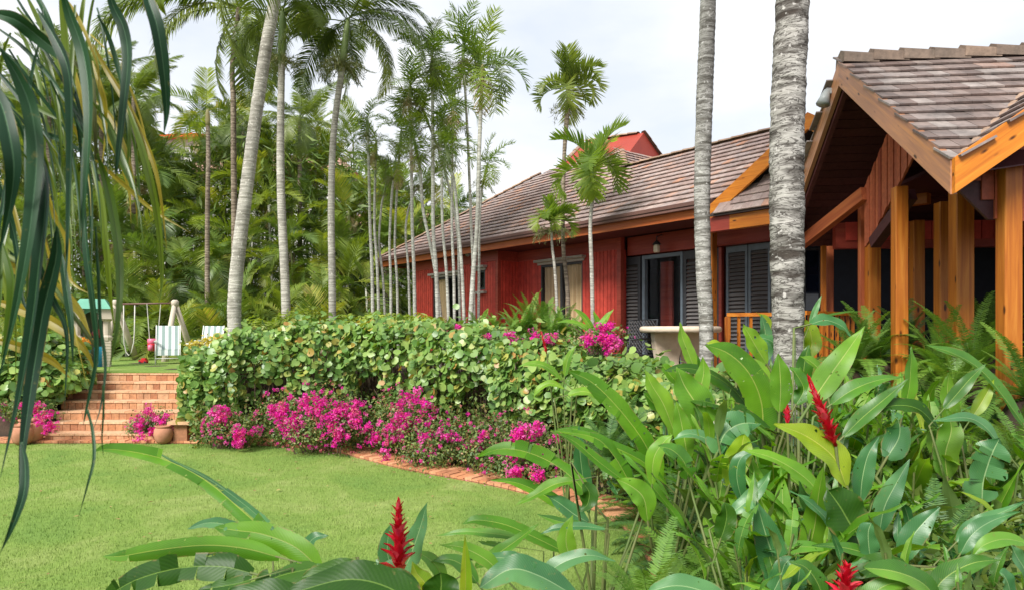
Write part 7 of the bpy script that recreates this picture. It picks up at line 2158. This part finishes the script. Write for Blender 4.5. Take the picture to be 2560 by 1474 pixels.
clump("wavy blue-green leaves at the lower right corner", 2420, 2.4, [
    dict(p=[(2370,1370),(2400,1320),(2450,1285),(2520,1262)], w=40, kind='t', Y=2.5, seed=150, wave=0.12),
    dict(p=[(2360,1340),(2400,1300),(2460,1270),(2540,1235)], w=34, kind='t', Y=2.7, seed=151, wave=0.1),
    dict(p=[(2560,1470),(2540,1420),(2510,1370),(2500,1345)], w=60, kind='t', Y=2.2, seed=152),
    dict(p=[(2500,1480),(2490,1440),(2480,1420),(2470,1412)], w=44, kind='t', Y=2.1, seed=153, prof='o'),
    dict(p=[(2300,1480),(2330,1430),(2400,1390),(2480,1380)], w=54, kind='g', Y=2.3, seed=154, wave=0.1),
    dict(p=[(2330,1500),(2280,1440),(2210,1410),(2130,1400)], w=64, kind='g', Y=2.2, seed=155, prof='o'),
    dict(p=[(2540,1340),(2480,1330),(2430,1345),(2400,1375)], w=40, kind='g', Y=2.4, seed=156)],
    flowers=[], name="leafy_plant", cat="plant")
clump("red ginger whose ragged flower peeks in at the bottom edge", 2080, 2.2, [
    dict(p=[(2040,1500),(2020,1440),(1990,1400),(1950,1385)], w=50, kind='g', Y=2.3, seed=160),
    dict(p=[(2120,1510),(2150,1470),(2200,1440),(2270,1440)], w=50, kind='g', Y=2.2, seed=161)],
    flowers=[((2085,1500),(2092,1398),60,2.15,40,0.95,0.0)], name="red_ginger", cat="ginger plant")
clump("young ginger with yellow-green upturned leaves above the magenta flowers by the black chair", 1479, 8.75, [
    dict(p=[(1478,845),(1455,800),(1430,770),(1415,765)], w=19, kind='l', Y=8.7, seed=170),
    dict(p=[(1478,845),(1440,805),(1400,793),(1372,797)], w=17, kind='l', Y=8.6, seed=171),
    dict(p=[(1478,845),(1480,810),(1500,780),(1516,762)], w=19, kind='l', Y=8.7, seed=172),
    dict(p=[(1478,845),(1478,800),(1470,780),(1466,766)], w=15, kind='l', Y=8.8, seed=173),
    dict(p=[(1480,855),(1500,825),(1520,810),(1532,806)], w=14, kind='l', Y=8.6, seed=174),
    dict(p=[(1478,860),(1460,840),(1440,825),(1425,822)], w=14, kind='g', Y=8.6, seed=179)], name="ginger_plant", cat="ginger plant")
clump("lanky red ginger with one red bud growing through the hedge", 1400, 6.5, [
    dict(p=[(1395,930),(1400,895),(1410,870),(1425,850)], w=18, kind='l', Y=6.5, seed=175),
    dict(p=[(1390,940),(1350,905),(1310,897),(1280,905)], w=22, kind='l', Y=6.4, seed=176),
    dict(p=[(1395,960),(1360,945),(1330,960),(1318,980)], w=20, kind='l', Y=6.4, seed=177),
    dict(p=[(1400,975),(1440,965),(1470,975),(1490,990)], w=28, kind='l', Y=6.3, seed=178)],
    flowers=[((1350,872),(1337,818),15,6.6,34,0.5,0.4)], name="red_ginger", cat="ginger plant")

# ---- filling plants, spread over the bed; height kept under the silhouette seen in the photograph
PROF = [(1020,1430),(1100,1390),(1180,1345),(1300,1300),(1400,1240),(1450,1120),(1520,1060),(1600,1000),(1680,930),(1760,880),(1850,850),(1950,880),(2050,880),(2150,900),(2250,930),(2350,960),(2460,980),(2560,980)]
def prof(px):
    if px < PROF[0][0]: return 1500
    for (a, ya), (b, yb) in zip(PROF[:-1], PROF[1:]):
        if a <= px <= b: return ya+(yb-ya)*(px-a)/(b-a)
    return 960
def bed_words(px, Y):
    d_ = "nearest the camera" if Y < 3.0 else "in the front rows" if Y < 4.0 else "in the middle rows" if Y < 5.2 else "in the back rows"
    for a, w_ in ((1300,"by the lawn"),(1450,"beside the brick edging"),(1600,"below the hedge's end"),(1720,"left of the slim grey trunk"),(1830,"in front of the stone table"),(1930,"left of the thick grey trunk"),(2030,"right of the thick grey trunk"),(2130,"around the leaning red flower"),(2240,"before the second orange post"),(2360,"before the middle orange posts"),(2460,"left of the nearest orange post"),(5000,"at the right edge")):
        if px < a: return d_, w_
def gl_label(px, Y, keys):
    d_, w_ = bed_words(px, Y); c_ = {'g':'green','l':'light green','t':'blue-green','d':'dark green','tt':'torn blue-green'}.get(keys[0], 'green')
    return uniq(*["%s%s ginger plant %s %s" % (c_, e_, d_, w_) for e_ in ('', ' leafy', ' bushy', ' slender', ' crowded', ' tangled', ' upright', ' leaning', ' glossy', ' broad-leaved', ' arching', ' half-hidden', ' full', ' spreading')])
def fern_label(px, Y):
    d_, w_ = bed_words(px, Y)
    return uniq(*["%s fern %s %s" % (e_, d_, w_) for e_ in ('sword', 'feathery', 'arching', 'small', 'bushy', 'ragged', 'upright', 'drooping', 'bright', 'shaded')])
rs = random.Random(77)
k = 0; tries = 0
while k < 285 and tries < 12000:
    tries += 1
    Y = rs.uniform(2.2, 6.8); px = rs.uniform(1120, 2600)
    if rs.random() > 0.30+0.7*(Y/6.8): continue
    x = XofPx(px, Y)
    if edge_dist(x, Y) < 0.35: continue
    if Y > 5.3 and px < 1500: continue
    if abs(px-1948) < 55 and Y < 4.4 and Y > 3.4: continue
    if abs(px-2492) < 70 and Y < 5.4: continue
    yt = prof(px)+rs.uniform(15,110)+ (300 if Y < 3.0 else 250 if Y < 3.7 else 60 if Y < 4.0 else 0)
    top = EYE-(yt-HZD)*Y/FD
    g_ = gz(x, Y)
    top = min(top, g_+rs.uniform(0.7,1.35))
    if top-g_ < 0.22: continue
    keys = rs.choice([('g','l'),('g','t'),('g','gt'),('l','lt'),('t','g'),('d','g'),('g','l','y'),('tt','g')])
    ginger_plant(x, Y, top-0.12, rs.randrange(8,13), rs.uniform(0.24,0.44)*(0.6 if Y < 3.7 else 1), 1000+k, keys, gl_label(px, Y, keys), "ginger stems of the foreground bed", (rs.uniform(-.2,.2), rs.uniform(-.2,.1)), low=0.05)
    k += 1
# heliconia: long leaves rising from the root on their own stalks
rs = random.Random(123)
k = 0; tries = 0
while k < 64 and tries < 4000:
    tries += 1
    Y = rs.uniform(3.0, 5.8); px = rs.uniform(1430, 2580); x = XofPx(px, Y)
    if edge_dist(x, Y) < 0.3: continue
    if abs(px-2492) < 60 and Y < 5.3: continue
    yt = prof(px)+rs.uniform(20,120)+(230 if Y < 3.5 else 130 if Y < 4.1 else 0); top = EYE-(yt-HZD)*Y/FD; g_ = gz(x,Y)-0.02
    h = min(top-g_, 1.25)
    if h < 0.35: continue
    d_, w_ = bed_words(px, Y)
    keys = rs.choice([('b','l'),('b','g'),('l','g'),('b','bt'),('g','t'),('b','l','bt')])
    t = thing("heliconia", (x, Y, g_), uniq(*["%s heliconia %s %s" % (e_, d_, w_) for e_ in ('green','tall-leaved','lush','young','broad','fresh','wide-open','slanting')]), "heliconia", "heliconias of the foreground bed")
    for i in range(rs.randrange(5,9)):
        az = rs.random()*6.28; ln = h*rs.uniform(.62,1.0); L_ = min(0.62, ln*rs.uniform(.62,.85)); st = max(0.03, ln-L_*0.8)
        tilt = rs.uniform(.06,.42); dv_ = Vector((math.cos(az)*tilt, math.sin(az)*tilt, 1)).normalized()
        p1 = dv_*st; d2 = (dv_+Vector((math.cos(az),math.sin(az),0))*rs.uniform(.1,.7)).normalized()
        part("stalk", MB().tube([(0.02*math.cos(az),0.02*math.sin(az),0), p1*0.6, p1+d2*0.03], [0.007,0.005,0.003], 5, False).mesh("stalk", m_cane, True), t)
        kk = rs.choice(keys); v = GL[kk]
        part("leaf", v[rs.randrange(len(v))], t, p1, basis(d2, (0,0,1)) @ Matrix.Rotation(rs.uniform(-.7,.7), 3, 'X'), L_)
    k += 1
# ferns: low layer and the big ones by the posts
k = 0; tries = 0
while k < 130 and tries < 6000:
    tries += 1
    Y = rs.uniform(2.0, 6.6); px = rs.uniform(1200, 2600); x = XofPx(px, Y)
    if edge_dist(x, Y) < 0.25: continue
    g_ = gz(x, Y); yt = prof(px)+rs.uniform(40,110); top = EYE-(yt-HZD)*Y/FD
    s_ = min(0.75, (top-g_)*1.1)
    if s_ < 0.25: continue
    fern(x, Y, g_, s_, 15, fern_label(px, Y), 'f' if rs.random() < 0.65 else 'F', 2000+k); k += 1
for i, (px, py, Y, s_, lab, kd) in enumerate((
    (1605,1400,2.6,0.42,"upright pale sword fern at the bottom centre",'f'),(2160,830,6.9,0.75,"feathery fern left of the second orange post",'f'),
    (2110,850,6.7,0.6,"fern clump between the thick trunk and the orange posts",'f'),(2320,850,6.2,0.62,"large light green fern between the two nearest orange posts",'f'),
    (2400,860,6.0,0.75,"spreading fern at the left of the nearest orange post",'f'),(2240,800,7.2,0.55,"dark fern behind the second orange post",'F'),
    (2360,920,5.8,0.6,"low bright fern under the post bracket",'f'),(2540,900,5.0,0.6,"fern cut by the right edge of the frame",'f'),
    (2310,1300,3.4,0.5,"fern under the leaves of the right foreground",'F'),(2530,1080,4.2,0.6,"hanging fern to the right of the nearest orange post",'f'),(2440,780,7.0,0.6,"green fern behind the nearest orange post",'f'),
    (1500,1060,5.4,0.45,"hanging fern at the right foot of the hedge",'F'),(1540,1010,5.8,0.45,"fern in the shade below the hedge's right end",'F'))):
    q = W(px, py, Y)
    fern(q.x, q.y, max(q.z-0.25, gz(q.x,q.y)-0.02), s_, 20, lab, kd, 2500+i, el=(85,-5), group=None)
rs = random.Random(5)
for i in range(26):
    Y = rs.uniform(2.9,4.4); px = rs.choice([rs.uniform(1450,1760), rs.uniform(1700,2550)]); x = XofPx(px,Y)
    if edge_dist(x,Y) < 0.15: continue
    yt = max(prof(px)+150, 1160+rs.uniform(0,160)); q = W(px, yt, Y); g_ = gz(x,Y); s_ = min(0.7, max(0.3, (q.z-g_)*0.95))
    fern(x, Y, g_, s_, 13, fern_label(px, Y), 'f', 2700+i, el=(88,30))
# fern hummocks: brown root mass under the raised ferns so nothing floats
for i, (px, Y, w_) in enumerate(((2160,6.9,0.5),(2110,6.7,0.4),(2320,6.2,0.45),(2400,6.0,0.45),(2240,7.2,0.4),(2440,7.0,0.4),(2360,5.8,0.4),(2540,5.0,0.35))):
    x = XofPx(px,Y); zt = W(px, {2160:830,2110:850,2320:850,2400:860,2240:800,2440:780,2360:920,2540:900}[px], Y).z-0.24; z0 = gz(x,Y)-0.1
    o = link("fern_mound", MB().lathe([(w_,0),(w_*0.8,(zt-z0)*0.5),(w_*0.35,(zt-z0)*0.95),(0.02,zt-z0)], seg=12).mesh("fern_mound", m_soil, True)); o.location = (x,Y,z0)
    tag(o, kind='structure')
# light fern spikes above the hedge, before the red wall
for i, (px, py, Y, s_) in enumerate(((1185,812,10.6,0.5),(1225,810,10.6,0.4),(1265,805,10.4,0.45),(1310,800,10.2,0.62),(1345,800,10.2,0.62),(1390,810,10.0,0.5),(1420,818,9.8,0.4),(1285,815,10.0,0.5),(1365,822,9.8,0.5))):
    q = W(px, py, Y); 
    fern(q.x, q.y, q.z-0.12, s_, 12, ["arching light green fern at the left above the hedge","fern spike second from left above the hedge","fern before the corner of the red wall","tall upright fern spike before the red wall","tall fern spike left of the curtained window","fern below the curtained window","small fern right of the curtained window","bushy fern low on the hedge top","bushy fern under the curtained window"][i], 'f', 3000+i, el=(88,35), group="ferns on the terrace edge above the hedge")
# ground cover in the bed
def fng(r):
    while True:
        Y = r.uniform(1.8,7.0); px = r.uniform(1050,2620); x = XofPx(px,Y)
        if inside_fast(x,Y): continue
        g_ = gz(x,Y); lim = EYE-(prof(px)+60-HZD)*Y/FD
        z = g_+r.random()**1.5*0.45
        if z < lim or z < g_+0.08: return (x, Y, z)
_cache = {}
def inside_fast(x, y):
    kk = (int(x*10), int(y*10))
    if kk not in _cache: _cache[kk] = edge_dist(x, y) < 0.5
    return _cache[kk]
_g = gz; _gc = {}
def gz(x, y):
    kk = (round(x*12), round(y*12))
    if kk not in _gc: _gc[kk] = _g(x, y)
    return _gc[kk]
o = link("bed_ground_cover", np_cloud("bed_ground_cover", [arr(lg1), arr(lf2)], leafcloud(42000, fng, 0.058, 31), m_bgA)); tag(o, "low leafy ground cover between the foreground plants", "ground cover", kind='stuff')
def fng2(r):
    while True:
        Y = r.uniform(2.0,6.8); px = r.uniform(1250,2600); x = XofPx(px,Y)
        if inside_fast(x,Y): continue
        g_ = gz(x,Y); lim = EYE-(prof(px)+120-HZD)*Y/FD
        z = g_+r.random()*0.75
        if z < lim: return (x, Y, z)
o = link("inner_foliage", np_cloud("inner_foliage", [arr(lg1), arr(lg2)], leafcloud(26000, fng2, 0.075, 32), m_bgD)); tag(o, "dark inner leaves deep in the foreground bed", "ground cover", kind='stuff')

# ------------------------------------------------------------------ hanging palm fronds close to the camera, upper left
m_fall = mat_leaf("fallen_leaf", [(0,(0.22,0.13,0.05)),(0.6,(0.32,0.22,0.08)),(1,(0.40,0.34,0.12))], rough=0.8, trans=0.1, patch=False)
def fnf(r):
    while True:
        Y = r.uniform(3.2,10.3); x = r.uniform(-0.75,0.2)*Y
        e_ = edge_dist(x,Y)
        if e_ < 0.4: return (x, Y, 0.03)
o = link("fallen_leaves", np_cloud("fallen_leaves", [arr(lg1), arr(lg2)], [(v_, M4(m_.translation, Matrix.Rotation(U(0,6.28),3,'Z') @ Matrix.Rotation(U(-.3,.3),3,'X'), U(.03,.07))) for v_, m_ in leafcloud(110, fnf, 0.05, 77)], m_fall)); tag(o, "scattered dry fallen leaves on the lawn and brick edging", "fallen leaves", kind='stuff')
m_nd = mat_leaf("near_leaflet_dark", [(0,(0.006,0.030,0.014)),(0.5,(0.010,0.045,0.018)),(1,(0.018,0.066,0.022))], rough=0.42, trans=0.14, spec=0.25, veins=True, vein_amt=0.0, rib=0.05, vein_col=(0.06,0.14,0.07), patch=False, tcol=(2.0,2.4,0.4))
m_no = mat_leaf("near_leaflet_olive", [(0,(0.05,0.11,0.008)),(0.5,(0.085,0.15,0.010)),(1,(0.14,0.20,0.014))], rough=0.35, trans=0.35, patch=False)
m_ny = mat_leaf("near_leaflet_yellow", [(0,(0.26,0.21,0.02)),(1,(0.36,0.30,0.03))], rough=0.4, trans=0.35, patch=False)
NM = {'d': m_nd, 'o': m_no, 'y': m_ny}
NL = [ # spine px list, width px, depth, kind
 ([(255,-60),(282,20),(305,68),(316,140),(306,260),(290,400),(285,437)],32,1.15,'d'),
 ([(352,-60),(366,0),(388,68),(404,170),(411,271),(404,335)],36,1.10,'d'),
 ([(150,-40),(172,34),(203,119),(217,203),(220,305),(212,450),(200,620)],38,1.05,'d'),
 ([(90,20),(136,95),(168,170),(176,271),(174,420),(168,600),(160,740)],40,1.08,'d'),
 ([(0,120),(44,190),(76,271),(90,373),(82,494),(62,640),(30,800),(-10,960)],44,1.0,'d'),
 ([(-40,180),(0,251),(24,339),(34,424),(22,520),(-6,640)],46,0.98,'d'),
 ([(150,-60),(158,20),(166,120),(172,210),(178,300)],30,1.25,'o'),
 ([(100,380),(112,440),(112,520),(98,640),(84,760),(62,900),(36,1030),(0,1180)],50,1.02,'d'),
 ([(140,560),(138,640),(108,760),(88,880),(70,1000),(55,1120),(48,1250)],40,1.1,'d'),
 ([(52,1090),(62,1150),(58,1220),(30,1300),(0,1365)],26,0.95,'d'),
 ([(-30,30),(40,50),(100,95),(160,150),(190,230)],44,1.1,'d'),
 ([(-20,60),(60,120),(130,200),(180,280),(230,380)],12,1.2,'d'),
 ([(-20,100),(50,170),(110,250),(160,320),(190,400)],10,1.2,'d'),
 ([(-20,160),(30,220),(90,300),(150,390)],14,1.15,'d'),
 ([(20,-40),(70,40),(110,90),(150,110)],10,1.3,'d'),
 ([(60,-20),(100,60),(140,150),(170,260)],14,1.3,'o'),
 ([(105,20),(107,60),(104,90)],5,1.3,'d'),
 ([(230,110),(262,170),(310,250),(350,330),(385,420),(402,520),(412,620)],20,1.25,'y'),
 ([(228,150),(248,210),(262,260),(262,330),(250,420)],20,1.25,'y'),
 ([(240,260),(270,320),(300,400),(330,470),(350,560)],17,1.3,'o'),
 ([(310,250),(345,350),(372,450),(392,560),(400,690),(390,760)],20,1.25,'o'),
 ([(318,300),(335,370),(345,480),(340,560)],11,1.3,'o'),
 ([(302,230),(320,310),(318,380),(312,430)],12,1.3,'o'),
 ([(240,380),(262,450),(285,560),(296,680),(290,800),(268,920)],24,1.15,'o'),
 ([(225,400),(248,480),(262,600),(272,720),(285,830)],20,1.2,'o'),
 ([(236,395),(300,450),(380,520),(470,575)],14,1.25,'y'),
 ([(-20,225),(60,250),(130,285),(230,330),(290,400)],16,1.35,'o'),
 ([(-20,300),(60,320),(160,350),(235,400)],20,1.35,'d'),
 ([(205,340),(206,480),(214,620),(232,760),(240,880),(214,1010),(205,1050)],22,1.12,'d'),
 ([(235,560),(244,680),(250,800),(262,900),(250,1000),(230,1060)],15,1.14,'d'),
 ([(150,620),(162,700),(176,800),(180,900)],20,1.18,'d'),
 ([(-20,640),(60,672),(130,710),(190,760),(225,830)],40,1.3,'y'),
 ([(-20,740),(60,765),(140,800),(210,860),(240,930)],36,1.3,'y'),
 ([(-20,835),(60,860),(130,890),(175,935)],30,1.35,'y'),
 ([(215,1010),(228,1060),(232,1130),(215,1200),(194,1275)],9,1.05,'d'),
 ([(255,950),(256,1010),(252,1080),(255,1125)],6,1.05,'d'),
 ([(110,560),(112,700),(100,800),(90,900)],30,1.2,'o'),
 ([(400,-40),(398,10),(410,40)],20,1.3,'o'),
 ([(0,560),(20,600),(60,640),(100,700)],22,1.3,'o'),
 ([(6,600),(30,700),(20,800),(0,900)],28,1.15,'o'),
]
fp_ = W(-260, -420, 1.2); foot = Vector((-1.9, 0.9, 0)); foot.z = gz(-1.9, 0.9)
np_ = thing("foreground_palm", tuple(foot), "palm with dark hanging leaflets close to the camera along the left edge", "palm tree")
part("trunk", trunk_mb([(0,0,0),(0.05,0.05,1.4),(0.1,0.1,2.9)], [0.07,0.06,0.05], 0.09, 0.05, 12).mesh("trunk", m_barkb, True), np_)
def near_rachis(pts, Y0, Y1, r):
    n = len(pts); P = [W(px, py, Y0+(Y1-Y0)*i/(n-1))-foot for i, (px, py) in enumerate(pts)]
    P = [Vector((0.1,0.1,2.9))]+P
    f = part("frond", MB().tube(P, [r]+[r*(1-0.75*i/n) for i in range(n)], 8).mesh("rachis", m_cane, True), np_)
    return f
r1 = near_rachis([(-300,-120),(-60,-90),(120,-80),(300,-75),(430,-60)], 1.1, 1.1, 0.010)
r2 = near_rachis([(-300,60),(-120,20),(0,40),(120,90),(230,200),(238,395)], 1.15, 1.22, 0.008)
r3 = near_rachis([(-320,520),(-120,560),(-40,600),(120,690),(240,860)], 1.3, 1.25, 0.008)
rl = random.Random(19)
for i in range(46):
    x0 = rl.uniform(-40, 250); y0 = rl.uniform(-60, 330)*(1-0.2*x0/250)
    L_ = rl.uniform(260, 520); sx = rl.uniform(40, 150)*(1 if rl.random() < 0.8 else -0.3)
    pts_ = [(x0+sx*(1-(1-f_)**2)+rl.uniform(-3,3), y0+L_*(f_**1.25)) for f_ in (0,0.2,0.4,0.6,0.8,1.0)]
    NL.append((pts_, rl.uniform(6,17), rl.uniform(1.15,1.5), rl.choice('dddooy')))
for i in range(16):
    x0 = rl.uniform(-30, 120); y0 = rl.uniform(330, 620)
    pts_ = [(x0+rl.uniform(60,120)*f_*(1 if i % 3 else -0.4), y0+rl.uniform(260,420)*(f_**1.2)) for f_ in (0,0.25,0.5,0.75,1.0)]
    pts_.sort(key=lambda q: q[1])
    NL.append((pts_, rl.uniform(8,20), rl.uniform(1.15,1.4), rl.choice('ddoooy')))
for i, (pts, w_, Y, kd) in enumerate(NL):
    par_ = r1 if pts[0][1] < 0 else (r2 if pts[0][1] < 450 else r3)
    P = [W(px, py, Y+0.02*math.sin(i*3+j))-foot for j, (px, py) in enumerate(pts)]
    me = blade(P, w_*Y/FD*1.0, (math.sin(i*1.7)*0.5,-1,0.15), 0.5, 0.0, 0, i, 'g', nseg=22).mesh("leaflet", NM[kd], True)
    part("leaflet", me, par_)
